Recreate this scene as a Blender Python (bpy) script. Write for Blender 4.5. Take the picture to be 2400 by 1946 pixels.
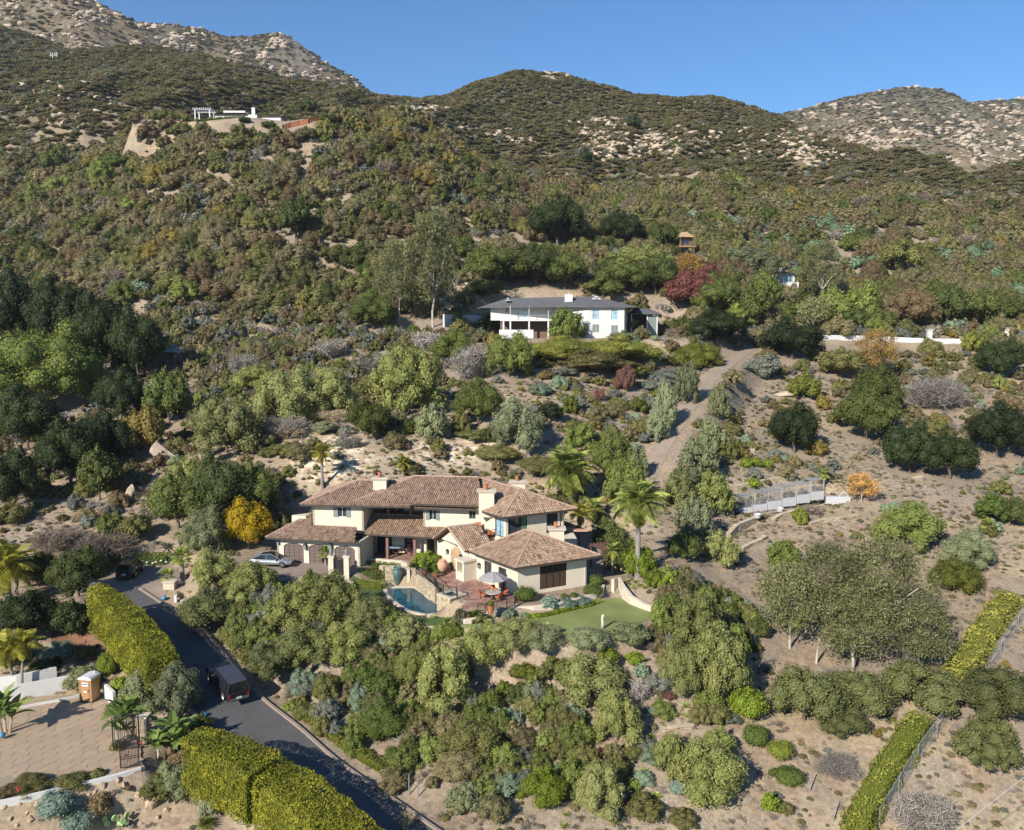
import bpy, bmesh, math, random
import numpy as np
from mathutils import Vector, Matrix
R = math.radians
scene = bpy.context.scene
C = scene.collection
for o in list(bpy.data.objects): bpy.data.objects.remove(o)

# ---------------------------------------------------------------- camera, sky, sun, exposure
FPX, PITCH, CH = 1950.0, R(6.0), 27.0
cam_d = bpy.data.cameras.new('camera'); cam = bpy.data.objects.new('camera', cam_d); C.objects.link(cam)
cam_d.sensor_width = 36.0; cam_d.lens = 36.0 * FPX / 2400.0
cam_d.clip_start = 0.5; cam_d.clip_end = 9000
cam.location = (0, 0, CH); cam.rotation_euler = (R(90) - PITCH, 0, 0)
scene.camera = cam
SUN_EL, SUN_AZ = R(30), R(35)
sx, sy, sz = -math.sin(SUN_AZ) * math.cos(SUN_EL), -math.cos(SUN_AZ) * math.cos(SUN_EL), math.sin(SUN_EL)
w = bpy.data.worlds.new("World"); scene.world = w; w.use_nodes = True
nt = w.node_tree; nt.nodes.clear()
sky = nt.nodes.new('ShaderNodeTexSky'); sky.sky_type = 'NISHITA'; sky.sun_disc = False
sky.sun_elevation = SUN_EL; sky.sun_rotation = R(215); sky.altitude = 400
sky.air_density = 1.0; sky.dust_density = 0.1; sky.ozone_density = 5.0
bg = nt.nodes.new('ShaderNodeBackground'); bg.inputs[1].default_value = 0.090
ow = nt.nodes.new('ShaderNodeOutputWorld')
hs = nt.nodes.new('ShaderNodeHueSaturation'); hs.inputs['Saturation'].default_value = 1.16
nt.links.new(sky.outputs[0], hs.inputs['Color']); nt.links.new(hs.outputs[0], bg.inputs[0]); nt.links.new(bg.outputs[0], ow.inputs[0])
ld = bpy.data.lights.new('sun', 'SUN'); ld.energy = 5.0; ld.angle = R(0.53); ld.color = (1.0, 0.93, 0.82)
sun = bpy.data.objects.new('sun', ld); C.objects.link(sun)
sun.rotation_euler = Vector((sx, sy, sz)).to_track_quat('Z', 'Y').to_euler(); sun.location = (-60, -60, 90)
scene.view_settings.view_transform = 'Standard'; scene.view_settings.look = 'None'
scene.view_settings.exposure = 0.75; scene.view_settings.gamma = 1.0
scene.view_settings.use_curve_mapping = False
scene.render.resolution_x = 1024; scene.render.resolution_y = 830
scene.cycles.max_bounces = 5; scene.cycles.diffuse_bounces = 2; scene.cycles.glossy_bounces = 2
scene.cycles.transparent_max_bounces = 4; scene.cycles.transmission_bounces = 2

# ---------------------------------------------------------------- pixel <-> world helpers (photograph is 2400 px wide)
def ray(px, py):
    x = (px - 1200) / FPX; v = -(py - 973) / FPX
    return x, math.cos(PITCH) + v * math.sin(PITCH), -math.sin(PITCH) + v * math.cos(PITCH)
def atz(px, py, z):
    dx, dy, dz = ray(px, py); t = (z - CH) / dz; return (dx * t, dy * t, z)
def aty(px, py, Y):
    dx, dy, dz = ray(px, py); t = Y / dy; return (dx * t, Y, CH + dz * t)
def pixel_of(X, Y, Z):
    d = Y * math.cos(PITCH) - (Z - CH) * math.sin(PITCH); u = Y * math.sin(PITCH) + (Z - CH) * math.cos(PITCH)
    return 1200 + FPX * X / d, 973 - FPX * u / d
# ---------------------------------------------------------------- noise
def _h(ix, iy, s):
    n = (ix.astype(np.int64) * 374761393 + iy.astype(np.int64) * 668265263 + s * 144665) & 0xffffffff
    n = ((n ^ (n >> 13)) * 1274126177) & 0xffffffff
    return ((n ^ (n >> 16)) & 0xffff) / 65535.0
def vnoise(x, y, s=0):
    ix, iy = np.floor(x), np.floor(y); fx, fy = x - ix, y - iy
    fx = fx * fx * (3 - 2 * fx); fy = fy * fy * (3 - 2 * fy)
    a, b, c, d = _h(ix, iy, s), _h(ix + 1, iy, s), _h(ix, iy + 1, s), _h(ix + 1, iy + 1, s)
    return (a * (1 - fx) + b * fx) * (1 - fy) + (c * (1 - fx) + d * fx) * fy
def fbm(x, y, s=0, o=4):
    r = 0; a = .5
    for i in range(o):
        r = r + a * vnoise(x * 2 ** i + 7.3 * i, y * 2 ** i - 3.1 * i, s + i); a *= .5
    return r / (1 - .5 ** o)
def ss(a, b, x):
    t = np.clip((x - a) / (b - a), 0, 1); return t * t * (3 - 2 * t)

# ---------------------------------------------------------------- terrain: height field over the whole valley
ctl = []
def cz(*p):
    for px, py, z in p: ctl.append(atz(px, py, z))
def cy(*p):
    for px, py, Y in p: ctl.append(aty(px, py, Y))
def cw(*p): ctl.extend(p)
cz((0,1946,-9.2),(250,1946,-9.5),(500,1946,-9.5),(900,1946,-9),(1200,1946,-9.5),(1600,1946,-10.2),(2000,1946,-11),(2400,1946,-11.2),
   (870,1900,-8.6),(700,1750,-7.6),(560,1640,-6.2),(470,1560,-5),(430,1480,-3.7),(380,1420,-2.8),(330,1370,-1.9),(290,1345,-1.5),
   (100,1700,-6.2),(0,1750,-6.2),(213,1640,-6.2),(280,1780,-6.4),(0,1640,-6.2),(50,1880,-8),(300,1880,-8.2),
   (100,1560,-5),(200,1500,-4),(100,1450,-3),(0,1400,-2),(150,1380,-1.8),
   (700,1620,-6),(850,1700,-7),(1000,1750,-7.2),(1000,1600,-5.2),(1200,1600,-5),(1200,1750,-7.3),(1400,1600,-4.6),(1400,1750,-7.3),
   (1600,1600,-4.3),(1600,1750,-7.3),(1250,1510,-2.6),(1000,1500,-3.2),(800,1500,-3),(650,1500,-3),(600,1400,-1.2),(700,1400,-1.2),(850,1440,-1.9),
   (1380,1475,-.8),(1530,1435,-.8),(1440,1408,-.8),(1600,1500,-2.6),(1600,1400,-.4),(1560,1330,1.0))
cw((-30,92,-.2),(-20,92,0),(-25,98,0),(-28,106,.5),(-15,105,.3),(0,104,.3),(10,92,0),(10,100,.6),(-35,90,-.8),(-42,96,-1.3),(5,88,0))
for X in (-45,-15,15,45): cw((X,30,-20))
cy((1510,1130,115),(1520,1250,102),(1700,1230,106),(1900,1200,111),(1750,1270,102),(1900,1290,101),(2100,1300,101),(2300,1300,100),(1800,1450,86),(2100,1450,86),(2390,1450,86),
   (1800,1600,75),(2200,1600,74),(1800,1750,66),(2200,1750,66),(1900,1060,135),(2200,1060,135),(2350,1000,150),(2000,930,165),(2200,930,168),(1750,950,160),
   (1770,830,190),(2100,805,205),(2300,805,205),(2390,720,230),(1000,1080,118),(750,1080,116),(1250,1060,122),(1000,950,142),(1300,980,135),(700,950,142),
   (1400,880,160),(1100,850,165),(850,850,165),(1300,820,178),(1400,795,184),(1200,780,190),(1000,765,192),(1560,775,197),
   (1300,690,218),(1100,690,212),(1600,700,222),(1500,600,255),(1300,560,262),(1100,600,240),(1650,640,245),(1850,665,258),(2100,690,262),(2350,650,275),
   (700,700,205),(850,650,215),(500,700,200),(350,650,205),(700,550,232),(900,500,245),(500,500,245),(700,420,258),(500,400,262),(900,400,268),
   (700,330,276),(500,310,283),(850,300,285),(700,290,290),(600,277,300),(800,274,305),(950,300,320),
   (300,420,290),(200,500,265),(100,600,240),(100,700,212),(0,800,182),(200,800,180),(100,900,160),(300,900,158),(450,850,168),(450,1000,136),(100,1000,142),
   (200,1130,117),(50,1130,120),(400,1130,115),(100,1230,105),(300,1230,104),(30,1300,98),
   (400,230,420),(300,250,400),(150,350,350),(50,450,310),(150,250,430),(350,120,575),(150,150,540),(0,200,480),
   (0,73,620),(84,92,620),(185,129,600),(314,109,600),(359,104,600),(426,129,595),(504,151,590),(589,179,585),(785,207,570),(874,221,560),(964,233,560),
   (600,225,460),(850,245,480),(1000,260,480),
   (1000,230,570),(1076,213,580),(1140,195,590),(1200,183,600),(1284,180,600),(1396,201,600),(1480,229,590),(1592,241,575),(1693,237,560),(1760,254,545),(1817,271,530),
   (1901,313,500),(1985,352,480),(2041,369,465),(2153,391,445),(2237,417,435),(2265,422,432),(2321,414,440),(2400,397,450),
   (1300,350,430),(1300,450,335),(1100,400,330),(1100,300,450),(1300,250,520),(1500,450,340),(1500,350,430),(1500,280,520),(1700,500,310),(1700,400,400),(1700,300,500),
   (1900,520,310),(1900,420,400),(2100,530,310),(2100,440,390),(2300,560,310),(2300,470,390))
for px in (-300,):
    cy((px,1946,58),(px,1500,80),(px,1200,108),(px,900,160),(px,700,210),(px,450,320),(px,200,480),(px,60,640))
for px in (2700,):
    cy((px,1946,58),(px,1500,84),(px,1250,104),(px,1000,150),(px,800,210),(px,600,300),(px,470,400),(px,380,470))
# ground falling away behind the near crests
cw((-95,345,94),(-70,345,94),(-45,350,97))
for px, Yb, zb in ((-300,800,150),(100,780,150),(400,760,140),(700,720,130),(950,700,120),(1250,760,130),(1500,740,120),(1750,690,100),(2000,620,70),(2200,570,55),(2450,580,60),(2750,600,60)):
    cw(((px - 1200) / FPX * Yb, Yb, zb))
for px in (-500, 0, 500, 1000, 1500, 2000, 2500, 2900):
    for Yb, zb in ((1000, 40), (1600, 20), (2500, 0)): cw(((px - 1200) / FPX * Yb, Yb, zb))
ctl = np.array(ctl)
def _uv(X, Y): return np.arctan2(X, Y) * 1.0, np.log(np.maximum(Y, 5)) * 0.9
cu, cv = _uv(ctl[:, 0], ctl[:, 1])
eps2 = .02 ** 2
def _phi(d2): return np.sqrt(d2 + eps2)
nc = len(ctl)
A = np.zeros((nc + 3, nc + 3)); A[:nc, :nc] = _phi((cu[:, None] - cu) ** 2 + (cv[:, None] - cv) ** 2) - np.eye(nc) * .004
A[:nc, nc] = 1; A[:nc, nc + 1] = cu; A[:nc, nc + 2] = cv; A[nc:, :nc] = A[:nc, nc:].T
# interpolate the elevation as seen in slope form: (z - CH) / Y varies gently
rhs = np.zeros(nc + 3); rhs[:nc] = (ctl[:, 2] - CH) / ctl[:, 1]
wt = np.linalg.solve(A, rhs)
def base_h(X, Y):
    u, v = _uv(X, Y); out = wt[nc] + wt[nc + 1] * u + wt[nc + 2] * v
    for i in range(nc): out = out + wt[i] * _phi((u - cu[i]) ** 2 + (v - cv[i]) ** 2)
    return CH + out * Y
def ridge(pts, Yr):
    P = np.array([aty(px, py, y) for (px, py), y in zip(pts, Yr)]); return P
RM = [(ridge([(-500,-260),(-250,-150),(0,-75),(150,-25),(213,0),(252,17),(325,53),(359,76),(387,107),(437,120),(560,190),(700,260),(900,340)], [1050,1030,1000,980,970,965,955,950,945,935,900,860,800]), .62, 11),
      (ridge([(200,60),(325,50),(360,53),(430,60),(488,71),(530,86),(560,84),(620,80),(650,77),(672,80),(700,100),(740,130),(780,155),(830,180),(872,222),(960,300),(1100,400)], [1330,1320,1310,1300,1290,1280,1280,1270,1270,1265,1260,1250,1240,1230,1220,1200,1150]), .55, 23),
      (ridge([(1500,400),(1700,330),(1817,268),(1957,235),(2041,215),(2097,204),(2142,201),(2209,209),(2254,232),(2300,262),(2400,330),(2600,420)], [1300,1350,1400,1440,1460,1480,1490,1480,1460,1430,1380,1300]), .55, 37),
      (ridge([(2100,300),(2200,250),(2276,238),(2321,235),(2400,231),(2550,225),(2800,240)], [1650,1650,1650,1640,1640,1640,1640]), .5, 41)]
def height_raw(X, Y):
    h = base_h(X, Y)
    # gullies and spurs on the hills
    g = 1 - np.abs(2 * fbm(X / 60, Y / 140, 5, 4) - 1)
    k = ss(210, 420, Y)
    h = h + k * (g - .75) * (9 + 26 * ss(520, 430, Y) * ss(230, 320, Y)) * ss(0, 60, h - 30)
    h = h + (fbm(X / 9, Y / 9, 3, 3) - .5) * np.clip(Y / 130, .25, 2.6) * ss(100, 130, Y)
    h = h + (fbm(X / 2.6, Y / 2.6, 8, 3) - .5) * .35
    for P, sl, sd in RM:
        xr = np.interp(X, P[:, 0], P[:, 2]); yr = np.interp(X, P[:, 0], P[:, 1])
        d = np.abs(Y - yr)
        g = 1 - np.abs(2 * fbm(X / 190 + sd, Y / 520, sd, 5) - 1)
        g2 = fbm(X / 40, Y / 60, sd + 3, 4)
        m = xr - sl * d + (g - .8) * np.minimum(d, 260) * .42 + (g2 - .5) * np.minimum(d + 12, 90) * .28
        m = m - 1e3 * (X < P[0, 0] - 5) - 1e3 * (X > P[-1, 0] + 5)
        h = np.maximum(h, m)
    return h
# paved strips, pads: (polyline or polygon, z) flatten the ground under them
def seg_dist(X, Y, pts):
    best = np.full(X.shape, 1e9); zz = np.zeros(X.shape)
    for (x0, y0, z0), (x1, y1, z1) in zip(pts[:-1], pts[1:]):
        L2 = (x1 - x0) ** 2 + (y1 - y0) ** 2; t = np.clip(((X - x0) * (x1 - x0) + (Y - y0) * (y1 - y0)) / L2, 0, 1)
        d = np.hypot(X - x0 - t * (x1 - x0), Y - y0 - t * (y1 - y0)); m = d < best
        best = np.where(m, d, best); zz = np.where(m, z0 + t * (z1 - z0), zz)
    return best, zz
def poly_sd(X, Y, poly):
    ins = np.zeros(X.shape, bool); d = np.full(X.shape, 1e9); n = len(poly)
    for i in range(n):
        x0, y0 = poly[i][:2]; x1, y1 = poly[(i + 1) % n][:2]
        c = ((y0 > Y) != (y1 > Y)) & (X < (x1 - x0) * (Y - y0) / (y1 - y0 + 1e-12) + x0); ins ^= c
        t = np.clip(((X - x0) * (x1 - x0) + (Y - y0) * (y1 - y0)) / ((x1 - x0) ** 2 + (y1 - y0) ** 2 + 1e-12), 0, 1)
        d = np.minimum(d, np.hypot(X - x0 - t * (x1 - x0), Y - y0 - t * (y1 - y0)))
    return np.where(ins, -d, d)
def smooth_path(pts, n=6):
    out = []
    P = [np.array(p, float) for p in pts]; P = [2 * P[0] - P[1]] + P + [2 * P[-1] - P[-2]]
    for i in range(1, len(P) - 2):
        for k in range(n):
            t = k / n
            out.append(tuple(.5 * ((2 * P[i]) + (-P[i-1] + P[i+1]) * t + (2*P[i-1] - 5*P[i] + 4*P[i+1] - P[i+2]) * t*t + (-P[i-1] + 3*P[i] - 3*P[i+1] + P[i+2]) * t**3)))
    out.append(tuple(P[-2])); return out
_re = [atz(x * 1.121, y * 1.121, z) for x, y, z in ((1010,1800,-9.9),(910,1736,-9),(800,1660,-8.3),(700,1590,-7.6),(620,1520,-6.8),(540,1455,-5.9),(480,1385,-4.8),(430,1325,-3.6),(380,1285,-2.8),(330,1258,-2.1),(290,1232,-1.6))]
_rc = []
for i_, p_ in enumerate(_re):
    q0_, q1_ = _re[max(0, i_ - 1)], _re[min(len(_re) - 1, i_ + 1)]; l_ = math.hypot(q1_[0] - q0_[0], q1_[1] - q0_[1]); _rc.append((p_[0] - (q1_[1] - q0_[1]) / l_ * 2.8, p_[1] + (q1_[0] - q0_[0]) / l_ * 2.8, p_[2]))
road_c = smooth_path(_rc, 5)
trail_c = smooth_path([aty(1480,1180,108.5), aty(1510,1130,115), aty(1545,1060,124), aty(1590,990,135), aty(1640,920,150), aty(1690,870,168), aty(1735,835,184), aty(1768,815,194)], 5)
lot_poly = [atz(px, py, -6.2)[:2] for px, py in ((-700,1930),(-700,1560),(40,1655),(115,1632),(240,1625),(285,1682),(330,1752),(330,1806),(150,1850),(0,1880))]
court_poly = [atz(x, y, -1.4)[:2] for x, y in ((215,1390),(225,1360),(280,1325),(392,1325),(428,1345),(375,1395),(330,1400),(285,1385))]
drive_poly = [(-31.5,95.6),(-17.0,94.0),(-17.6,90.3),(-24,88.6),(-31,89.2),(-35,92.5),(-35,96)]
house_pad = [(-31.0,94.5),(-20,93.4),(-18.9,94.8),(-12.6,94.3),(-11.0,92.0),(-7.6,88.2),(-5.5,82.7),(-6.6,79.6),(-3.2,78.4),(1.0,79.0),(9.0,83.0),(12.0,86.5),(13,106),(-31,110)]
pool_poly = [atz(px, py, -1.5)[:2] for px, py in ((905,1378),(970,1377),(1023,1414),(1044,1436),(1000,1440),(965,1433),(936,1417),(912,1397))]
lawn_poly = [atz(px, py, -.8)[:2] for px, py in ((1150,1462),(1250,1448),(1370,1426),(1418,1406),(1440,1401),(1500,1410),(1540,1426),(1545,1440),(1480,1470),(1400,1492),(1250,1490),(1120,1478),(1060,1462))]
lawn2_poly = [atz(px, py, -1.42)[:2] for px, py in ((815,1372),(905,1378),(914,1398),(938,1418),(968,1435),(1005,1444),(1060,1448),(1060,1468),(960,1462),(850,1425),(800,1390))]
hedge_bed = [atz(px, py, -1.2)[:2] for px, py in ((800,1348),(814,1330),(945,1330),(955,1345),(912,1374),(815,1378))]
wh_pad = [(2.5,186.5),(38,183.5),(46,196),(40,214),(0,214),(-12,200),(-8,190)]
top_pad = [(-132,303),(-95,303),(-84,306),(-84,330),(-132,330)]
terr_pad = [aty(1690,1205,109.5)[:2], aty(1790,1190,110.5)[:2], aty(1960,1160,115)[:2], (46,120), (30,117.5)]
TERR_Z = 2.2
def flatten(h, X, Y):
    def pad(h, poly, z, m, lo=0.0):
        sd = poly_sd(X, Y, poly); k = 1 - ss(lo, m, sd); return h * (1 - k) + z * k
    h = pad(h, wh_pad, 24.6, 6); h = pad(h, top_pad, 100.0, 9, 0)
    h = pad(h, house_pad, -.06, 3.0)
    h = pad(h, hedge_bed, -1.25, 1.0)
    h = pad(h, terr_pad, TERR_Z - .05, 2.0)
    h = pad(h, lot_poly, -6.32, 2.2); h = pad(h, lawn_poly, -.86, 1.6); h = pad(h, lawn2_poly, -1.5, 1.2)
    h = pad(h, court_poly, -1.46, 3)
    h = pad(h, drive_poly, -.06, 2.5)
    d, zz = seg_dist(X, Y, road_c); k = 1 - ss(3.2, 6.0, d); h = h * (1 - k) + (zz - .10) * k
    d, zz = seg_dist(X, Y, trail_c); k = 1 - ss(2.4, 7.0, d); h = h * (1 - k) + (zz - .04) * k
    sd = poly_sd(X, Y, pool_poly); h = np.where(sd < .35, np.minimum(h, -3.0), h)
    return h
NU, NV = 560, 600
UM, Y0, Y1 = .86, 26.0, 2500.0
gu = np.linspace(-UM, UM, NU); gv = np.linspace(math.log(Y0), math.log(Y1), NV)
GU, GV = np.meshgrid(gu, gv); GY = np.exp(GV); GX = GU * GY
GH = flatten(height_raw(GX, GY), GX, GY)
def ground(x, y):
    x = np.asarray(x, float); y = np.asarray(y, float)
    fu = np.clip((x / y + UM) / (2 * UM) * (NU - 1), 0, NU - 1.001); fv = np.clip((np.log(y) - gv[0]) / (gv[-1] - gv[0]) * (NV - 1), 0, NV - 1.001)
    i = fu.astype(int); j = fv.astype(int); a = fu - i; b = fv - j
    return (GH[j, i] * (1 - a) + GH[j, i + 1] * a) * (1 - b) + (GH[j + 1, i] * (1 - a) + GH[j + 1, i + 1] * a) * b
def gz(x, y): return float(ground(x, y))
_ty = np.exp(np.linspace(math.log(Y0 + 1), math.log(Y1 * .98), 2600))
def hit(px, py):                       # where the line of sight through a photograph pixel meets the ground
    dx, dy, dz = ray(px, py); k = dx / dy
    h = ground(k * _ty, _ty); z = CH + dz / dy * _ty
    i = np.argmax(z < h)
    if z[i] >= h[i]: i = len(_ty) - 1
    y = _ty[i]; return (k * y, y, float(h[i]))
# vectorised visibility of ground points: highest elevation slope so far along the column
SL = (GH - CH) / GY
MX = np.maximum.accumulate(SL, axis=0)
def visible(x, y, tol=.012):
    fu = np.clip(((x / y + UM) / (2 * UM) * (NU - 1)).astype(int), 0, NU - 1); fv = np.clip(((np.log(y) - gv[0]) / (gv[-1] - gv[0]) * (NV - 1)).astype(int), 0, NV - 1)
    return SL[fv, fu] > MX[fv, fu] - tol
# ---------------------------------------------------------------- materials
def new_mat(name):
    m = bpy.data.materials.new(name); m.use_nodes = True; n = m.node_tree; n.nodes.clear()
    out = n.nodes.new('ShaderNodeOutputMaterial'); return m, n, out
def N(n, t, **kw):
    x = n.nodes.new(t)
    for k, v in kw.items():
        if k.startswith('i_'):
            x.inputs[k[2:].replace('_', ' ')].default_value = v
        else: setattr(x, k, v)
    return x
def ramp(n, fac, stops):
    r = n.nodes.new('ShaderNodeValToRGB'); e = r.color_ramp.elements
    while len(e) < len(stops): e.new(.5)
    for el, (p, c) in zip(e, stops): el.position = p; el.color = (*c, 1) if len(c) == 3 else c
    n.links.new(fac, r.inputs[0]); return r.outputs[0]
def noise(n, scale, detail=3, vec=None, rough=.55):
    x = N(n, 'ShaderNodeTexNoise'); x.inputs['Scale'].default_value = scale; x.inputs['Detail'].default_value = detail; x.inputs['Roughness'].default_value = rough
    if vec is not None: n.links.new(vec, x.inputs['Vector'])
    return x.outputs[0]
def coords(n, scale=(1, 1, 1), kind='Object'):
    t = n.nodes.new('ShaderNodeTexCoord'); 
    if scale == (1, 1, 1): return t.outputs[kind]
    m = n.nodes.new('ShaderNodeMapping'); m.inputs['Scale'].default_value = scale
    n.links.new(t.outputs[kind], m.inputs[0]); return m.outputs[0]
def mixc(n, f, a, b, mode='MIX'):
    x = n.nodes.new('ShaderNodeMix'); x.data_type = 'RGBA'; x.blend_type = mode
    for s, v in ((0, f), (6, a), (7, b)):
        if isinstance(v, (int, float)): x.inputs[s].default_value = v
        elif isinstance(v, tuple): x.inputs[s].default_value = (*v, 1) if len(v) == 3 else v
        else: n.links.new(v, x.inputs[s])
    return x.outputs[2]
def scalec(c, k): return tuple(min(1, x * k) for x in c)
def surface(name, c, var=.18, scale=1.5, rough=.85, bump=0.0, bscale=12, spec=.3, metal=0, world=True):
    c = scalec(c, .70); m, n, out = new_mat(name); p = N(n, 'ShaderNodeBsdfPrincipled'); n.links.new(p.outputs[0], out.inputs[0])
    v = n.nodes.new('ShaderNodeNewGeometry').outputs['Position'] if world else coords(n)
    f = noise(n, scale, 4, v)
    n.links.new(ramp(n, f, [(.25, scalec(c, 1 - var)), (.75, scalec(c, 1 + var))]), p.inputs['Base Color'])
    p.inputs['Roughness'].default_value = rough; p.inputs['Specular IOR Level'].default_value = spec; p.inputs['Metallic'].default_value = metal
    if bump:
        b = N(n, 'ShaderNodeBump'); b.inputs['Strength'].default_value = min(1, bump); b.inputs['Distance'].default_value = .03
        n.links.new(noise(n, bscale, 4, v), b.inputs['Height']); n.links.new(b.outputs[0], p.inputs['Normal'])
    return m
def foliage(name, c1, c2, c3=None, trans=.38, var=.30):
    """leaf colour: per-leaf tint attribute picks between c1 and c2, each plant shifts towards c3"""
    m, n, out = new_mat(name)
    at = N(n, 'ShaderNodeAttribute', attribute_name='leafrand'); oi = n.nodes.new('ShaderNodeObjectInfo')
    col = ramp(n, at.outputs['Fac'], [(.0, scalec(c1, .75)), (.45, c1), (.85, c2), (1.0, scalec(c2, 1.25))])
    if c3: 
        r = N(n, 'ShaderNodeMath', operation='POWER'); n.links.new(oi.outputs['Random'], r.inputs[0]); r.inputs[1].default_value = 1.6
        col = mixc(n, r.outputs[0], col, mixc(n, .5, c3, col, 'MIX'))
    mr = N(n, 'ShaderNodeMapRange'); mr.inputs['To Min'].default_value = 1 - var; mr.inputs['To Max'].default_value = 1 + var
    m2 = N(n, 'ShaderNodeMath', operation='MULTIPLY'); m2.inputs[1].default_value = 7.31
    fr = N(n, 'ShaderNodeMath', operation='FRACT'); n.links.new(oi.outputs['Random'], m2.inputs[0]); n.links.new(m2.outputs[0], fr.inputs[0]); n.links.new(fr.outputs[0], mr.inputs[0])
    vm = N(n, 'ShaderNodeVectorMath', operation='SCALE'); n.links.new(col, vm.inputs[0]); n.links.new(mr.outputs[0], vm.inputs[3])
    p = N(n, 'ShaderNodeBsdfPrincipled'); n.links.new(vm.outputs[0], p.inputs['Base Color'])
    p.inputs['Roughness'].default_value = .6; p.inputs['Specular IOR Level'].default_value = .18
    if trans > 0:
        t = N(n, 'ShaderNodeBsdfTranslucent'); n.links.new(vm.outputs[0], t.inputs[0]); mx = N(n, 'ShaderNodeMixShader'); mx.inputs[0].default_value = trans
        n.links.new(p.outputs[0], mx.inputs[1]); n.links.new(t.outputs[0], mx.inputs[2]); n.links.new(mx.outputs[0], out.inputs[0])
    else: n.links.new(p.outputs[0], out.inputs[0])
    return m
F = {}
FG = {'willow': 1.72, 'pepper': 1.5, 'chap': 2.15, 'chapbrown': 1.85, 'chapgreen': 1.95, 'bright': 1.3, 'gum': 1.6, 'rosette': 1.0, 'straw': .85, 'deadgrey': .9, 'deadbrown': .95, 'sage': .9, 'yellow': .85, 'hedge': 1.05, 'bright': 1.1, 'palmyellow': .9, 'darkoak': 1.0, 'oak': 1.5, 'oliveoak': 1.65}
def fol(k, *a, **kw):
    g = FG.get(k, 1.62); a = tuple(scalec(c, g) if c else None for c in a); F[k] = foliage('foliage_' + k, *a, **kw)
fol('oak', (.066,.082,.019), (.132,.140,.033), (.045,.06,.024))
fol('oliveoak', (.084,.092,.032), (.152,.150,.054), (.07,.075,.03))
fol('darkoak', (.036,.052,.016), (.072,.090,.026), (.03,.043,.017))
fol('olive', (.120,.132,.060), (.205,.208,.110), (.14,.16,.10))
fol('pepper', (.112,.142,.030), (.205,.225,.056), (.14,.15,.05))
fol('willow', (.116,.127,.034), (.206,.206,.068), (.15,.15,.07))
fol('gum', (.108,.116,.046), (.185,.184,.084), (.15,.14,.07))
fol('bright', (.135,.150,.026), (.235,.235,.042), (.17,.21,.03))
fol('hedge', (.150,.165,.018), (.330,.315,.030), (.26,.25,.03), var=.06)
fol('vine', (.140,.150,.028), (.270,.250,.050), (.2,.19,.04), var=.06)
fol('boxhedge', (.060,.085,.018), (.120,.145,.032), None, var=.1)
fol('yellow', (.42,.29,.012), (.62,.43,.02), None, var=.08)
fol('chap', (.082,.077,.036), (.140,.124,.060), (.125,.092,.048), var=.28)
fol('chapgreen', (.076,.078,.024), (.134,.126,.038), (.11,.095,.04), var=.28)
fol('chapbrown', (.098,.070,.036), (.155,.108,.055), (.10,.085,.045), var=.25)
fol('ochre', (.150,.115,.030), (.235,.175,.042), (.16,.13,.04), var=.25)
fol('sage', (.190,.205,.160), (.330,.340,.285), (.22,.22,.19))
fol('sagegreen', (.125,.165,.105), (.215,.265,.175), (.16,.2,.14))
fol('bluegreen', (.110,.150,.115), (.195,.240,.195), None)
fol('teal', (.120,.175,.100), (.200,.275,.165), None)
fol('deadgrey', (.200,.175,.150), (.360,.325,.290), (.28,.25,.22), trans=0)
fol('deadbrown', (.150,.115,.088), (.270,.215,.165), (.2,.16,.13), trans=0)
fol('maroon', (.120,.045,.036), (.215,.085,.065), None)
fol('autumn', (.270,.155,.045), (.410,.250,.075), (.22,.17,.06))
fol('fountain', (.11,.055,.045), (.19,.095,.075), None)
fol('palm', (.105,.135,.030), (.215,.225,.060), None)
fol('palmyellow', (.22,.23,.03), (.40,.36,.06), None)
fol('cycad', (.060,.095,.018), (.150,.180,.040), None)
fol('rosette', (.330,.400,.085), (.560,.600,.210), None)
fol('banana', (.120,.165,.040), (.270,.310,.100), None)
fol('citrus', (.095,.130,.014), (.205,.230,.024), None)
fol('straw', (.340,.270,.170), (.480,.390,.270), None, trans=0)
fol('cactus', (.16,.23,.10), (.26,.33,.15), None, trans=0)
M = {}
M['bark'] = surface('bark_grey_brown', (.17,.13,.10), .3, 4, .95)
M['palebark'] = surface('pale_gum_bark', (.50,.44,.38), .3, 1.5, .8)
M['palmbark'] = surface('palm_bark_grey', (.30,.27,.25), .25, 6, .9)
M['stucco'] = surface('cream_stucco', (.76,.67,.53), .08, .6, .9, .3, 40)
M['whitewall'] = surface('white_stucco', (.74,.72,.69), .09, .5, .9, .3, 30)
M['whiteblue'] = surface('white_paint', (.72,.72,.72), .08, .5, .6)
M['woodtrim'] = surface('dark_plum_timber', (.13,.07,.06), .2, 5, .7)
M['post'] = surface('plum_timber_post', (.25,.135,.12), .15, 5, .7)
M['gutter'] = surface('dark_gutter', (.075,.058,.05), .1, 5, .5)
M['garagedoor'] = surface('taupe_garage_door', (.175,.125,.115), .10, 5, .6)
M['frame'] = surface('brown_window_frame', (.10,.062,.038), .15, 8, .6)
M['whiteframe'] = surface('white_frame', (.75,.75,.74), .03, 3, .5)
M['shutterglass'] = surface('shutter_grey_green', (.22,.27,.26), .1, 3, .5)
M['iron'] = surface('black_wrought_iron', (.035,.033,.035), .1, 10, .5)
M['terracotta'] = surface('terracotta', (.52,.18,.09), .12, 4, .8)
M['paleterra'] = surface('pale_terracotta_pot', (.60,.36,.25), .12, 3, .85)
M['stoneledge'] = surface('cream_limestone', (.68,.60,.47), .12, 2.5, .9, .4, 20)
M['darkroof'] = surface('charcoal_shingle', (.135,.135,.145), .2, 1.0, .85, .5, 5)
M['asphaltish'] = surface('driveway_concrete', (.33,.26,.21), .12, .7, .9, .3, 20)
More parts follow.
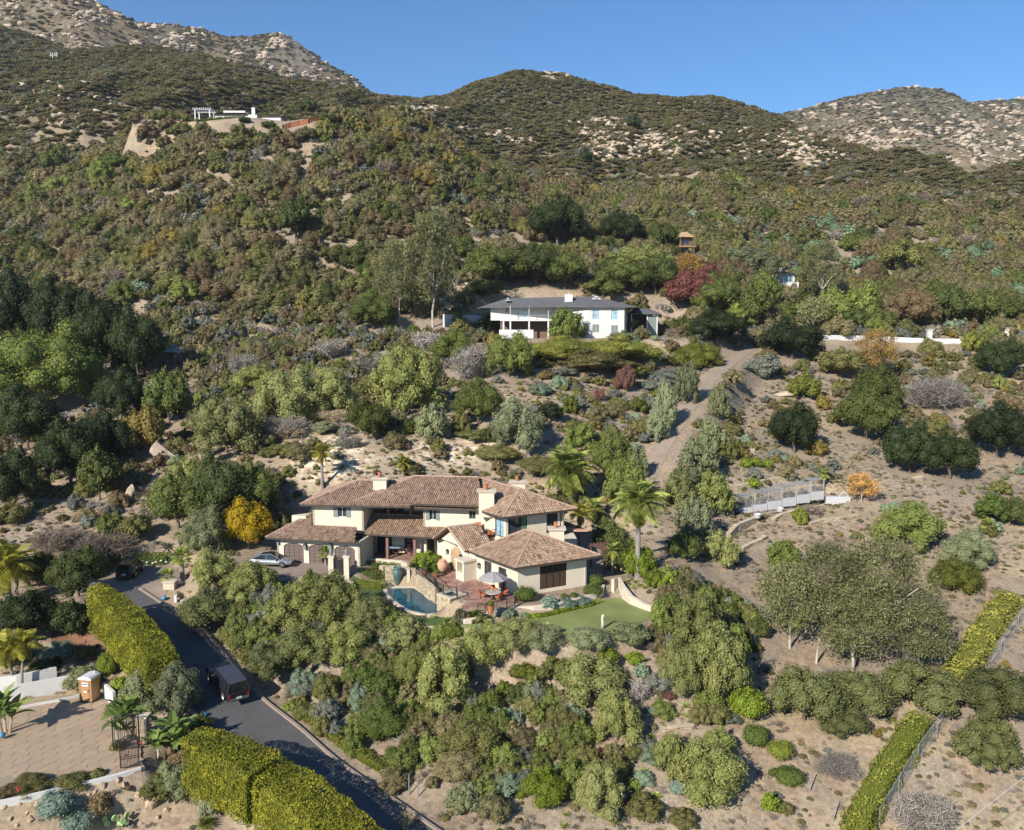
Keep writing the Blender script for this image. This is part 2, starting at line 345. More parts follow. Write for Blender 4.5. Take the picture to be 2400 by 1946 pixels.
M['dirt'] = surface('bare_soil', (.37,.295,.225), .18, .6, .95, .5, 6)
M['mulch'] = surface('bark_mulch', (.22,.115,.07), .35, 3, .95, .6, 14)
M['cushion'] = surface('rust_orange_cushion', (.58,.15,.06), .1, 6, .8)
M['umbrella'] = surface('grey_canvas', (.36,.34,.34), .06, 3, .85)
M['granite'] = surface('speckled_stone_top', (.50,.46,.42), .25, 14, .5)
M['rock'] = surface('sandstone_boulder', (.50,.39,.30), .28, .7, .9, .8, 3)
M['rockpale'] = surface('pale_sandstone', (.58,.47,.36), .2, 1.2, .9, .7, 5)
M['wood'] = surface('weathered_wood', (.20,.13,.09), .25, 6, .85)
M['tanwood'] = surface('tan_thatch', (.50,.34,.19), .2, 3, .9)
M['redfence'] = surface('rusty_red_fence', (.38,.13,.065), .2, 2, .85)
M['toilettan'] = surface('tan_plastic', (.46,.26,.12), .05, 1, .45, spec=.4)
M['toiletwhite'] = surface('white_plastic', (.78,.80,.82), .04, 2, .35, spec=.5)
M['silver'] = surface('silver_car_paint', (.50,.53,.56), .02, 1, .22, spec=.7, metal=.65)
M['carblack'] = surface('black_car_paint', (.012,.012,.016), .05, 1, .15, spec=.8)
M['truckgrey'] = surface('dark_grey_truck_paint', (.045,.045,.055), .06, 1, .25, spec=.7, metal=.6)
M['truckshell'] = surface('grey_truck_roof', (.11,.12,.14), .06, 1, .3, spec=.7, metal=.5)
M['rubber'] = surface('tyre_rubber', (.02,.02,.02), .1, 5, .8)
M['chrome'] = surface('wheel_alloy', (.60,.60,.62), .03, 4, .25, metal=.9)
M['redlight'] = surface('red_tail_lamp', (.45,.015,.012), .02, 4, .2)
M['plate'] = surface('number_plate_white', (.75,.76,.80), .02, 4, .5)
M['bluething'] = surface('blue_plastic', (.08,.30,.50), .05, 4, .5)
M['skin'] = surface('skin', (.45,.24,.15), .05, 8, .6)
M['green_curtain'] = surface('green_curtain', (.10,.22,.13), .1, 6, .8)
M['flowerwhite'] = surface('white_petals', (.80,.80,.76), .03, 6, .7)
M['flowerred'] = surface('red_petals', (.55,.03,.03), .1, 6, .7)
M['orangefruit'] = surface('orange_fruit', (.75,.33,.03), .1, 6, .6)
M['cable'] = surface('overhead_cable', (.35,.36,.38), .03, 6, .5)
M['galv'] = surface('galvanised_steel', (.38,.41,.43), .1, 6, .45, metal=.3)
M['palegrey'] = surface('pale_grey_stone_trough', (.60,.60,.61), .1, 3, .9)
def glass(name, c=(.02,.025,.03), rough=.06):
    m, n, out = new_mat(name); p = N(n, 'ShaderNodeBsdfPrincipled'); n.links.new(p.outputs[0], out.inputs[0])
    f = noise(n, 1.3, 3, n.nodes.new('ShaderNodeNewGeometry').outputs['Position'])
    n.links.new(ramp(n, f, [(.35, c), (.7, scalec(c, 2.2))]), p.inputs['Base Color']); p.inputs['Roughness'].default_value = rough
    p.inputs['Specular IOR Level'].default_value = .7; return m
M['glass'] = glass('window_glass'); M['blueglass'] = glass('sky_tinted_glass', (.16,.24,.30), .1); M['carglass'] = glass('car_glass', (.008,.01,.012), .03)  # blueglass: pale blue base colour paints the sky's reflection into the panes
M['dark'] = surface('dark_interior', (.02,.016,.013), .3, 2, .9)
def water_mat():
    m, n, out = new_mat('pool_water'); p = N(n, 'ShaderNodeBsdfPrincipled'); n.links.new(p.outputs[0], out.inputs[0])
    g = n.nodes.new('ShaderNodeNewGeometry').outputs['Position']
    n.links.new(ramp(n, noise(n, .9, 4, g), [(.3, (.006,.034,.058)), (.5, (.015,.070,.105)), (.75, (.035,.12,.15))]), p.inputs['Base Color'])
    p.inputs['Roughness'].default_value = .08; p.inputs['IOR'].default_value = 1.33
    b = N(n, 'ShaderNodeBump'); b.inputs['Strength'].default_value = .25; b.inputs['Distance'].default_value = .02
    n.links.new(noise(n, 5, 3, g), b.inputs['Height']); n.links.new(b.outputs[0], p.inputs['Normal']); return m
M['water'] = water_mat()
def asphalt_mat():
    m, n, out = new_mat('worn_asphalt'); p = N(n, 'ShaderNodeBsdfPrincipled'); n.links.new(p.outputs[0], out.inputs[0])
    g = n.nodes.new('ShaderNodeNewGeometry').outputs['Position']
    a = ramp(n, noise(n, .35, 5, g), [(.3, (.042,.042,.044)), (.7, (.080,.078,.078))])
    c = mixc(n, ramp(n, noise(n, 14, 3, g), [(.45, (0,0,0)), (.7, (1,1,1))]), a, (.12,.117,.112))
    v = N(n, 'ShaderNodeTexVoronoi', feature='DISTANCE_TO_EDGE'); v.inputs['Scale'].default_value = .22; n.links.new(g, v.inputs['Vector'])
    c = mixc(n, ramp(n, v.outputs['Distance'], [(0, (.35,.35,.35)), (.006, (0,0,0))]), c, (.06,.06,.062))
    n.links.new(c, p.inputs['Base Color']); p.inputs['Roughness'].default_value = .85
    b = N(n, 'ShaderNodeBump'); b.inputs['Strength'].default_value = .4; b.inputs['Distance'].default_value = .02
    n.links.new(noise(n, 30, 2, g), b.inputs['Height']); n.links.new(b.outputs[0], p.inputs['Normal']); return m
M['asphalt'] = asphalt_mat()
def attr_mat(name, stops, rough=.85, bumpscale=0, extra=None):
    m, n, out = new_mat(name); p = N(n, 'ShaderNodeBsdfPrincipled'); n.links.new(p.outputs[0], out.inputs[0])
    stops = [(a_, scalec(b_, .72)) for a_, b_ in stops]; at = N(n, 'ShaderNodeAttribute', attribute_name='leafrand'); g = n.nodes.new('ShaderNodeNewGeometry').outputs['Position']
    c = ramp(n, at.outputs['Fac'], stops)
    c = mixc(n, .35, c, ramp(n, noise(n, 1.1, 4, g), [(.3, (.25,.2,.18)), (.7, (.9,.8,.75))]), 'MULTIPLY') if extra is None else c
    n.links.new(c, p.inputs['Base Color']); p.inputs['Roughness'].default_value = rough
    if bumpscale:
        b = N(n, 'ShaderNodeBump'); b.inputs['Strength'].default_value = .5; b.inputs['Distance'].default_value = .03
        n.links.new(noise(n, bumpscale, 3, g), b.inputs['Height']); n.links.new(b.outputs[0], p.inputs['Normal'])
    return m
M['tile'] = attr_mat('clay_roof_tiles', [(0,(.15,.096,.068)),(.25,(.31,.205,.138)),(.5,(.43,.295,.20)),(.75,(.53,.385,.275)),(1,(.63,.50,.38))], .8)
M['tilebase'] = surface('tile_underlay', (.09,.05,.036), .3, 6, .95)
M['ridgetile'] = surface('mortared_ridge_tile', (.50,.34,.265), .15, 5, .9)
M['stonewall'] = attr_mat('honey_stone_blocks', [(0,(.40,.30,.18)),(.4,(.58,.48,.33)),(.8,(.70,.62,.47)),(1,(.50,.38,.22))], .9, 12)
M['mortar'] = surface('stone_mortar', (.38,.31,.22), .15, 5, .95)
M['brick'] = attr_mat('patio_flagstones', [(0,(.30,.16,.12)),(.5,(.42,.24,.18)),(1,(.52,.33,.25))], .85)
def object_tint(name, stops, rough=.85, bump=0):
    m, n, out = new_mat(name); p = N(n, 'ShaderNodeBsdfPrincipled'); n.links.new(p.outputs[0], out.inputs[0])
    stops = [(a_, scalec(b_, .72)) for a_, b_ in stops]; oi = n.nodes.new('ShaderNodeObjectInfo'); g = n.nodes.new('ShaderNodeNewGeometry').outputs['Position']
    c = ramp(n, oi.outputs['Random'], stops)
    c = mixc(n, .5, c, ramp(n, noise(n, .9, 5, g), [(.3, (.75,.70,.66)), (.7, (1,.97,.93))]), 'MULTIPLY')
    n.links.new(c, p.inputs['Base Color']); p.inputs['Roughness'].default_value = rough
    if bump:
        b = N(n, 'ShaderNodeBump'); b.inputs['Strength'].default_value = .4; b.inputs['Distance'].default_value = .03
        n.links.new(noise(n, bump, 4, g), b.inputs['Height']); n.links.new(b.outputs[0], p.inputs['Normal'])
    return m
M['paver'] = object_tint('stamped_stone', [(0,(.44,.335,.235)),(.5,(.50,.37,.26)),(1,(.47,.37,.255))], .85, 6)
M['fieldstone'] = object_tint('garden_stone', [(0,(.44,.33,.22)),(.5,(.58,.46,.33)),(1,(.52,.36,.24))], .9, 5)
def terrain_mat():
    m, n, out = new_mat('hillside_ground'); p = N(n, 'ShaderNodeBsdfPrincipled'); n.links.new(p.outputs[0], out.inputs[0])
    g = n.nodes.new('ShaderNodeNewGeometry'); pos = g.outputs['Position']
    zone = N(n, 'ShaderNodeAttribute', attribute_name='zone'); sep = N(n, 'ShaderNodeSeparateColor'); n.links.new(zone.outputs['Color'], sep.inputs[0])
    # dry soil with litter and straw
    soil = ramp(n, noise(n, .35, 6, pos), [(.3, (.215,.160,.115)), (.48, (.325,.250,.182)), (.7, (.430,.345,.255))])
    litter = ramp(n, noise(n, 1.7, 6, pos, .7), [(.38, (.145,.110,.085)), (.52, (.30,.24,.185)), (.72, (.50,.42,.32))])
    near = mixc(n, .55, soil, litter)
    near = mixc(n, ramp(n, noise(n, .11, 6, pos, .72), [(.44, (0,0,0)), (.60, (.75,.75,.75))]), near, ramp(n, noise(n, 4.0, 4, pos, .7), [(.35, (.17,.145,.12)), (.65, (.40,.35,.29))]))
    cream = ramp(n, noise(n, .5, 6, pos, .65), [(.45, (.40,.32,.23)), (.55, (.72,.64,.50))])
    near = mixc(n, sep.outputs['Green'], near, cream)
    near = mixc(n, ramp(n, noise(n, .045, 6, pos, .75), [(.50, (0,0,0)), (.62, (.6,.6,.6))]), near, ramp(n, noise(n, 2.6, 5, pos, .75), [(.35, (.26,.205,.13)), (.65, (.56,.47,.32))]))
    # chaparral cover as seen from afar
    ma = N(n, 'ShaderNodeMapping'); ma.inputs['Scale'].default_value = (.16, .10, .16); n.links.new(pos, ma.inputs[0])
    v = N(n, 'ShaderNodeTexVoronoi'); v.inputs['Scale'].default_value = 1.0; v.inputs['Randomness'].default_value = 1; n.links.new(ma.outputs[0], v.inputs['Vector'])
    bc = ramp(n, v.outputs['Color'], [(.15, (.115,.110,.065)), (.45, (.145,.130,.080)), (.7, (.175,.148,.100)), (.95, (.230,.200,.150))])
    brush = mixc(n, ramp(n, v.outputs['Distance'], [(.3, (0,0,0)), (.8, (1,1,1))]), bc, (.115,.098,.070))
    big = ramp(n, noise(n, .011, 4, pos), [(.35, (.8,.85,.8)), (.65, (1.15,1.0,.9))])
    brush = mixc(n, 1.0, brush, big, 'MULTIPLY')
    # bare sandstone: streaks that run down the slope, broken up
    mb = N(n, 'ShaderNodeMapping'); mb.inputs['Scale'].default_value = (.045, .012, .02); n.links.new(pos, mb.inputs[0])
    s1 = noise(n, 1.0, 8, mb.outputs[0], .68); s2 = noise(n, .07, 8, pos, .78)
    add = N(n, 'ShaderNodeMath', operation='ADD'); n.links.new(s1, add.inputs[0]); n.links.new(s2, add.inputs[1])
    a2 = N(n, 'ShaderNodeMath', operation='MULTIPLY_ADD'); n.links.new(sep.outputs['Red'], a2.inputs[0]); a2.inputs[1].default_value = .52; n.links.new(add.outputs[0], a2.inputs[2])
    rk = ramp(n, a2.outputs[0], [(0.0, (0,0,0)), (1.0, (1,1,1))])
    rmask = N(n, 'ShaderNodeMapRange'); n.links.new(a2.outputs[0], rmask.inputs[0]); rmask.inputs['From Min'].default_value = 1.31; rmask.inputs['From Max'].default_value = 1.40
    rockc = ramp(n, noise(n, .25, 5, pos, .7), [(.3, (.15,.118,.088)), (.55, (.27,.22,.165)), (.75, (.42,.35,.27))])
    sp_ = noise(n, .16, 5, pos, .8); spm = ramp(n, sp_, [(.44, (0,0,0)), (.50, (1,1,1))]); mm_ = N(n, 'ShaderNodeMath', operation='MULTIPLY'); n.links.new(rmask.outputs[0], mm_.inputs[0]); n.links.new(spm, mm_.inputs[1])
    far = mixc(n, mm_.outputs[0], brush, rockc)
    c = mixc(n, sep.outputs['Blue'], mixc(n, 1.0, near, (.86, .83, .78), 'MULTIPLY'), far)
    n.links.new(c, p.inputs['Base Color']); p.inputs['Roughness'].default_value = .95; p.inputs['Specular IOR Level'].default_value = .1
    b = N(n, 'ShaderNodeBump'); b.inputs['Strength'].default_value = .7; b.inputs['Distance'].default_value = .12
    n.links.new(noise(n, 2.2, 5, pos, .65), b.inputs['Height'])
    b2 = N(n, 'ShaderNodeBump'); b2.inputs['Strength'].default_value = .9
    mm = N(n, 'ShaderNodeMath', operation='MULTIPLY'); n.links.new(sep.outputs['Blue'], mm.inputs[0]); mm.inputs[1].default_value = 2.2; n.links.new(mm.outputs[0], b2.inputs['Distance'])
    n.links.new(noise(n, .25, 6, pos, .7), b2.inputs['Height']); n.links.new(b.outputs[0], b2.inputs['Normal'])
    n.links.new(b2.outputs[0], p.inputs['Normal']); return m
M['terrain'] = terrain_mat()
def grass_mat(name, a, b):
    return surface(name, a, b, .9, .9, .6, 25)
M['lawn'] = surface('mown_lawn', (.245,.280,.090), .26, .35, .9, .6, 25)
M['lawnshade'] = surface('shaded_lawn', (.085,.135,.040), .2, .5, .9, .6, 25)  # darker copy of the lawn green, shade put into its colour

# ---------------------------------------------------------------- mesh helpers
class MB:
    def __init__(s): s.v = []; s.f = []; s.a = []; s.m = []; s.cur = 0
    def add(s, vs, fs, a=None):
        o = len(s.v); s.v.extend([tuple(p) for p in vs]); 
        for f in fs: s.f.append(tuple(o + i for i in f)); s.m.append(s.cur)
        s.a.extend([a if a is not None else .5] * len(vs)); return s
    def box(s, x0, x1, y0, y1, z0, z1, fr=None, a=None):
        v = [(x, y, z) for z in (z0, z1) for y in (y0, y1) for x in (x0, x1)]
        if fr: v = [fr(p) for p in v]
        return s.add(v, [(0,2,3,1),(4,5,7,6),(0,1,5,4),(2,6,7,3),(0,4,6,2),(1,3,7,5)], a)
    def prism(s, poly, z0, z1, a=None, fr=None):
        n = len(poly)
        ar = sum(poly[i][0] * poly[(i+1) % n][1] - poly[(i+1) % n][0] * poly[i][1] for i in range(n))
        if ar < 0: poly = poly[::-1]
        v = [(p[0], p[1], z0) for p in poly] + [(p[0], p[1], z1) for p in poly]
        if fr: v = [fr(p) for p in v]
        return s.add(v, [tuple(range(n))[::-1], tuple(range(n, 2*n))] + [(i, (i+1) % n, n + (i+1) % n, n + i) for i in range(n)], a)
    def tube(s, pts, rad, seg=6, a=None, cap=True):
        pts = [Vector(p) for p in pts]
        if not hasattr(rad, '__len__'): rad = [rad] * len(pts)
        v = []; f = []
        for i, p in enumerate(pts):
            d = (pts[min(i+1, len(pts)-1)] - pts[max(i-1, 0)]); d = d.normalized() if d.length > 1e-9 else Vector((0, 0, 1))
            q = Vector((0, 0, 1)) if abs(d.z) < .9 else Vector((1, 0, 0)); u = d.cross(q).normalized(); w_ = d.cross(u)
            for k in range(seg):
                t = 2 * math.pi * k / seg; v.append(p + (u * math.cos(t) + w_ * math.sin(t)) * rad[i])
        for i in range(len(pts) - 1):
            for k in range(seg): f.append((i*seg + k, i*seg + (k+1) % seg, (i+1)*seg + (k+1) % seg, (i+1)*seg + k))
        if cap: f += [tuple(range(seg))[::-1], tuple(range((len(pts)-1)*seg, len(pts)*seg))]
        return s.add(v, f, a)
    def lathe(s, prof, seg=16, c=(0, 0, 0), a=None):
        v = []; f = []
        for r_, z in prof:
            for k in range(seg): t = 2*math.pi*k/seg; v.append((c[0] + r_*math.cos(t), c[1] + r_*math.sin(t), c[2] + z))
        for i in range(len(prof)-1):
            for k in range(seg): f.append((i*seg+k, i*seg+(k+1) % seg, (i+1)*seg+(k+1) % seg, (i+1)*seg+k))
        f += [tuple(range(seg))[::-1], tuple(range((len(prof)-1)*seg, len(prof)*seg))]
        return s.add(v, f, a)
    def mesh(s, name, mats, attr=False, smooth=False):
        me = bpy.data.meshes.new(name); me.from_pydata(s.v, [], s.f)
        for m_ in (mats if isinstance(mats, (list, tuple)) else [mats]): me.materials.append(m_)
        if any(s.m): me.polygons.foreach_set('material_index', s.m)
        if attr:
            at = me.attributes.new('leafrand', 'FLOAT', 'POINT'); at.data.foreach_set('value', s.a)
        if smooth: me.polygons.foreach_set('use_smooth', [True] * len(s.f))
        me.update(); return me
def link(name, me, parent=None, loc=None, label=None, cat=None, group=None, kind=None):
    o = bpy.data.objects.new(name, me); C.objects.link(o)
    if parent is not None: o.parent = parent
    if loc is not None: o.location = loc
    tag(o, label, cat, group, kind); return o
def tag(o, label=None, cat=None, group=None, kind=None):
    if label: o['label'] = label
    if cat: o['category'] = cat
    if group: o['group'] = group
    if kind: o['kind'] = kind
    return o
def thing(name, label, cat, loc=(0, 0, 0), rz=0, group=None):
    o = bpy.data.objects.new(name, None); C.objects.link(o); o.location = loc; o.rotation_euler = (0, 0, rz)
    o.empty_display_size = .3
    return tag(o, label, cat, group)
def part(name, mb, mat, parent, attr=False, smooth=False, label=None, kind=None, loc=None):
    """world-space mesh data is moved into the parent's frame so it stays where it was modelled"""
    o = link(name, mb.mesh(name, mat, attr, smooth), parent, loc, label=label, kind=kind); return o
def structure(name, mb, mat, attr=False, smooth=False): return link(name, mb.mesh(name, mat, attr, smooth), kind='structure')
def np_mesh(name, V, Fc, mats, rand=None, smooth=False):
    me = bpy.data.meshes.new(name); V = np.asarray(V, np.float32); Fc = np.asarray(Fc, np.int32); k = Fc.shape[1]
    me.vertices.add(len(V)); me.vertices.foreach_set('co', V.ravel())
    me.loops.add(Fc.size); me.loops.foreach_set('vertex_index', Fc.ravel())
    me.polygons.add(len(Fc)); me.polygons.foreach_set('loop_start', np.arange(0, Fc.size, k, dtype=np.int32)); me.polygons.foreach_set('loop_total', np.full(len(Fc), k, np.int32))
    if smooth: me.polygons.foreach_set('use_smooth', np.ones(len(Fc), bool))
    for m_ in (mats if isinstance(mats, (list, tuple)) else [mats]): me.materials.append(m_)
    if rand is not None:
        at = me.attributes.new('leafrand', 'FLOAT', 'POINT'); at.data.foreach_set('value', np.asarray(rand, np.float32))
    me.update(calc_edges=True); me.validate(); return me

# ---------------------------------------------------------------- ground object
idx = np.arange(NU * NV).reshape(NV, NU)
Fc = np.stack([idx[:-1, :-1], idx[:-1, 1:], idx[1:, 1:], idx[1:, :-1]], -1).reshape(-1, 4)
me = np_mesh('hillside', np.stack([GX, GY, GH], -1).reshape(-1, 3), Fc, M['terrain'], smooth=True)
BLOBS_ROCK = []    # filled by pixel ellipses: (px, py, rx, ry, strength)
def px_grid():
    d = GY * math.cos(PITCH) - (GH - CH) * math.sin(PITCH); u = GY * math.sin(PITCH) + (GH - CH) * math.cos(PITCH)
    return 1200 + FPX * GX / d, 973 - FPX * u / d
PXG, PYG = px_grid()
def blob(cx, cy, rx, ry): return np.exp(-(((PXG - cx) / rx) ** 2 + ((PYG - cy) / ry) ** 2) ** 1.5)
rock = np.zeros_like(GH)
rock = np.where(GY > 700, .42, rock)
rock = np.maximum(rock, np.where(GY > 700, .9 * blob(690, 130, 70, 80), 0))
rock = np.maximum(rock, np.where((GY > 700) & (PXG > 1700), .27 + .36 * ss(240, 400, PYG), 0))
rock = np.maximum(rock, np.where((GY > 700) & (PXG < 420), .60, 0))
rock = np.where((GY > 700) & (PXG > 420) & (PXG < 600), .25, rock)
for b in ((1420,300,60,40,.60),(1440,350,60,50,.6),(1560,345,90,35,.5),(1220,330,60,25,.5),(1860,330,50,40,.6),(1900,370,60,40,.5),(980,265,80,25,.65),(1060,300,70,20,.6),(1290,180,30,12,.5),(2200,490,80,30,.35),(120,190,100,45,.5),(400,200,60,20,.35),(1120,310,60,20,.45)):
    rock = np.maximum(rock, np.where(GY < 700, b[4] * blob(*b[:4]), 0))
cream = np.clip(1.3 * blob(780, 1075, 90, 60) + 1.0 * blob(1050, 1060, 130, 30) + blob(1180, 1040, 60, 25) + .8 * blob(1140, 960, 60, 40) + .7*blob(1100, 670, 40, 30), 0, 1)
farm = ss(330, 420, GY)
ca = me.color_attributes.new('zone', 'FLOAT_COLOR', 'POINT')
ca.data.foreach_set('color', np.stack([rock, cream, farm, np.ones_like(rock)], -1).astype(np.float32).ravel())
link('hillside', me, kind='structure')
# ---------------------------------------------------------------- plant meshes (canonical: x,y in [-1,1], z in [0,1], leaves as small faces)
def ico():
    t = (1 + 5 ** .5) / 2
    V = np.array([(-1,t,0),(1,t,0),(-1,-t,0),(1,-t,0),(0,-1,t),(0,1,t),(0,-1,-t),(0,1,-t),(t,0,-1),(t,0,1),(-t,0,-1),(-t,0,1)], float)
    V /= np.linalg.norm(V[0])
    Fi = np.array([(0,11,5),(0,5,1),(0,1,7),(0,7,10),(0,10,11),(1,5,9),(5,11,4),(11,10,2),(10,7,6),(7,1,8),(3,9,4),(3,4,2),(3,2,6),(3,6,8),(3,8,9),(4,9,5),(2,4,11),(6,2,10),(8,6,7),(9,8,1)])
    return V, Fi
ICV, ICF = ico()
def unit(v): return v / np.maximum(np.linalg.norm(v, axis=-1, keepdims=True), 1e-9)
def make_lobes(kind, rg):
    L = []
    if kind == 'oak':
        n = 15
        for i in range(n):
            a = 2.4 * i + rg.uniform(-.4, .4); q = (i + .5) / n; r = .66 * math.sqrt(1 - (q * .9) ** 2) if i else 0
            L.append((r * math.cos(a), r * math.sin(a), .36 + .36 * q + rg.uniform(-.05, .05), rg.uniform(.28, .42), rg.uniform(.17, .25)))
    elif kind == 'feather':
        for i in range(20):
            a = 2.4 * i + rg.uniform(-.6, .6); q = (i + .5) / 20; r = .70 * math.sqrt(1 - (q * .93) ** 2) * rg.uniform(.75, 1.12)
            L.append((r * math.cos(a), r * math.sin(a), .20 + .52 * q + rg.uniform(-.09, .09), rg.uniform(.20, .38), rg.uniform(.16, .30)))
    elif kind == 'dome':
        for i in range(15):
            a = 2.4 * i + rg.uniform(-.6, .6); q = i / 14; r = .62 * math.sqrt(1 - (q * .95) ** 2) * rg.uniform(.8, 1.1)
            L.append((r * math.cos(a), r * math.sin(a), .22 + .42 * q + rg.uniform(-.06, .06), rg.uniform(.22, .45), rg.uniform(.18, .34)))
    elif kind == 'ball':
        L.append((0, 0, .48, .94, .50))
        for i in range(8):
            a = i * .785 + rg.uniform(-.3, .3); L.append((.45 * math.cos(a), .45 * math.sin(a), .45 + rg.uniform(-.1, .15), .5, .36))
    elif kind == 'gum':
        for i in range(26):
            a = 2.4 * i + rg.uniform(-.5, .5); q = (i + .5) / 26; r = rg.uniform(.25, .80) * math.sqrt(max(.1, 1 - (2 * abs(q - .45)) ** 2 * .8))
            L.append((r * math.cos(a), r * math.sin(a), .30 + .62 * q, rg.uniform(.17, .32), rg.uniform(.09, .17)))
    if kind in ('oak', 'feather', 'dome'):      # stray side branches that break the outline
        for i in range(6):
            a = rg.uniform(0, 6.28); r = rg.uniform(.62, .86); L.append((r * math.cos(a), r * math.sin(a), rg.uniform(.18, .62), rg.uniform(.13, .22), rg.uniform(.09, .16)))
        L.append((rg.uniform(-.3, .3), rg.uniform(-.3, .3), .86, rg.uniform(.16, .26), .16))
    return L
LODS = {'xhi': (11000, .017), 'hi': (6000, .024), 'mid': (1700, .042), 'low': (430, .085), 'tiny': (46, .25)}
def crown_mesh(kind, lod, mat, seed, name='crown'):
    rg = random.Random(seed); nr = np.random.default_rng(seed); n, s = LODS[lod]
    if kind == 'gum': n = int(n * 1.8)
    lob = np.array(make_lobes(kind, rg)); wgt = lob[:, 3] * (lob[:, 3] + lob[:, 4]); wgt /= wgt.sum()
    k = nr.choice(len(lob), int(n * 2.2), p=wgt); d = unit(nr.normal(size=(len(k), 3)))
    rr = nr.uniform(.80, 1.06, (len(k), 1)) if kind != 'gum' else nr.uniform(.2, 1.25, (len(k), 1))
    # clumps: push the surface in and out with a bumpy function of direction
    bump = 1 + .16 * np.sin(d[:, :1] * 7 + k[:, None]) * np.sin(d[:, 1:2] * 6 + 2 * k[:, None]) * np.sin(d[:, 2:] * 5 + 1)
    e = np.stack([lob[k, 3], lob[k, 3], lob[k, 4]], 1)
    P = lob[k, :3] + d * e * rr * bump
    keep = P[:, 2] > .01
    for j, l in enumerate(lob):
        q = ((P[:, 0] - l[0]) / l[3]) ** 2 + ((P[:, 1] - l[1]) / l[3]) ** 2 + ((P[:, 2] - l[2]) / l[4]) ** 2
        keep &= ~((q < .62) & (k != j)) if kind != 'gum' else True
    keep &= ~((d[:, 2] < -.35) & (nr.random(len(k)) < .6))
    P, d, k = P[keep][:n], d[keep][:n], k[keep][:n]; m = len(P)
    out = unit(d / np.stack([lob[k, 3], lob[k, 3], lob[k, 4]], 1))
    nrm = unit(out * 1.0 + np.array([0, 0, .25]) + nr.normal(size=(m, 3)) * .5)
    up = np.array([0, 0, 1.0])
    if kind == 'feather': t = unit(np.cross(nrm, np.cross(up + nr.normal(size=(m, 3)) * 1.0, nrm))); ls, ws = 1.6, .70
    elif kind == 'gum': t = unit(nr.normal(size=(m, 3))); ls, ws = 1.5, .65
    else: t = unit(np.cross(nrm, nr.normal(size=(m, 3)))); ls, ws = 1.15, .85
    b = np.cross(nrm, t); sz = s * nr.uniform(.6, 1.35, (m, 1))
    zs = np.array([1, 1, .62 if kind != 'gum' else .5])
    a1, b1 = t * sz * ls * zs, b * sz * ws * zs
    V = np.stack([P - a1, P + b1 * .9 - a1 * .1, P + a1, P - b1 * .9 + a1 * .1], 1).reshape(-1, 3)
    lr = nr.random(len(lob)) * .3
    col = np.clip(nr.random(m) * .75 + lr[k] - .02, 0, 1)
    Fq = np.arange(4 * m).reshape(-1, 4); T = np.concatenate([Fq[:, :3], Fq[:, [0, 2, 3]]])
    rand = np.repeat(col, 4)
    if kind != 'gum':
        cs = .80 if kind != 'feather' else .74
        cv_ = np.concatenate([l[:3] + ICV * np.array([l[3], l[3], l[4]]) * cs for l in lob]); cv_[:, 2] = np.maximum(cv_[:, 2], .02)
        cf = np.concatenate([ICF + 12 * i + len(V) for i in range(len(lob))]); V = np.concatenate([V, cv_]); T = np.concatenate([T, cf])
        rand = np.concatenate([rand, np.full(len(cv_), .18)])
    return np_mesh(name, V, T, mat, rand)
def twig_mesh(lod, mat, seed, spread=1.0, n=None):
    """bare shrub: thin forked stems fanning out of the base"""
    nr = np.random.default_rng(seed); n = n or {'xhi': 7000, 'hi': 3800, 'mid': 1300, 'low': 320, 'tiny': 44}[lod]; wd = {'xhi': .0035, 'hi': .0055, 'mid': .011, 'low': .026, 'tiny': .085}[lod]
    cl = 14; ca_ = nr.uniform(0, 2 * math.pi, cl); cr = np.sqrt(nr.random(cl)) * .72; cc_ = np.stack([np.cos(ca_) * cr, np.sin(ca_) * cr, .62 * np.sqrt(1 - cr ** 2) * nr.uniform(.5, 1, cl)], 1); k = nr.integers(0, cl, n)
    mid = cc_[k] + unit(nr.normal(size=(n, 3))) * nr.random((n, 1)) ** .5 * np.array([.36, .36, .30]); dirv = unit(mid * np.array([1, 1, .7]) + nr.normal(size=(n, 3)) * .55); ln = nr.uniform(.05, .17, (n, 1))
    m0 = int(n * .06); st = mid - dirv * ln; tip = mid + dirv * ln; st[:m0] = mid[:m0] * .06; tip[:m0] = mid[:m0]
    dr = unit(tip - st); sd = unit(np.cross(dr, nr.normal(size=(n, 3)))) * wd
    V = np.stack([st - sd, st + sd, tip + sd * .5, tip - sd * .5], 1).reshape(-1, 3); V[:, 2] = np.maximum(V[:, 2], 0)
    Fq = np.arange(4 * n).reshape(-1, 4)
    return np_mesh('twigs', V, Fq, mat, np.repeat(nr.random(n), 4))
_pc = {}
SHAPE = {'oak': 'oak', 'darkoak': 'oak', 'olive': 'feather', 'pepper': 'feather', 'willow': 'feather', 'gum': 'gum', 'bright': 'dome', 'boxhedge': 'ball', 'yellow': 'oak',
         'citrus': 'ball', 'autumn': 'gum', 'maroon': 'oak'}
def proto(shape, mat, lod, var):
    key = (shape, mat, lod, var)
    if key not in _pc:
        sd = 11 + 97 * var + sum(map(ord, shape)) * 3
        if shape == 'twig': me_ = twig_mesh(lod, F[mat], sd)
        else:
            k0 = (shape, lod, var)
            if k0 in _pc: me_ = _pc[k0].copy(); me_.materials.clear(); me_.materials.append(F[mat])
            else: me_ = crown_mesh(shape, lod, F[mat], sd); _pc[k0] = me_
        _pc[key] = me_
    return _pc[key]
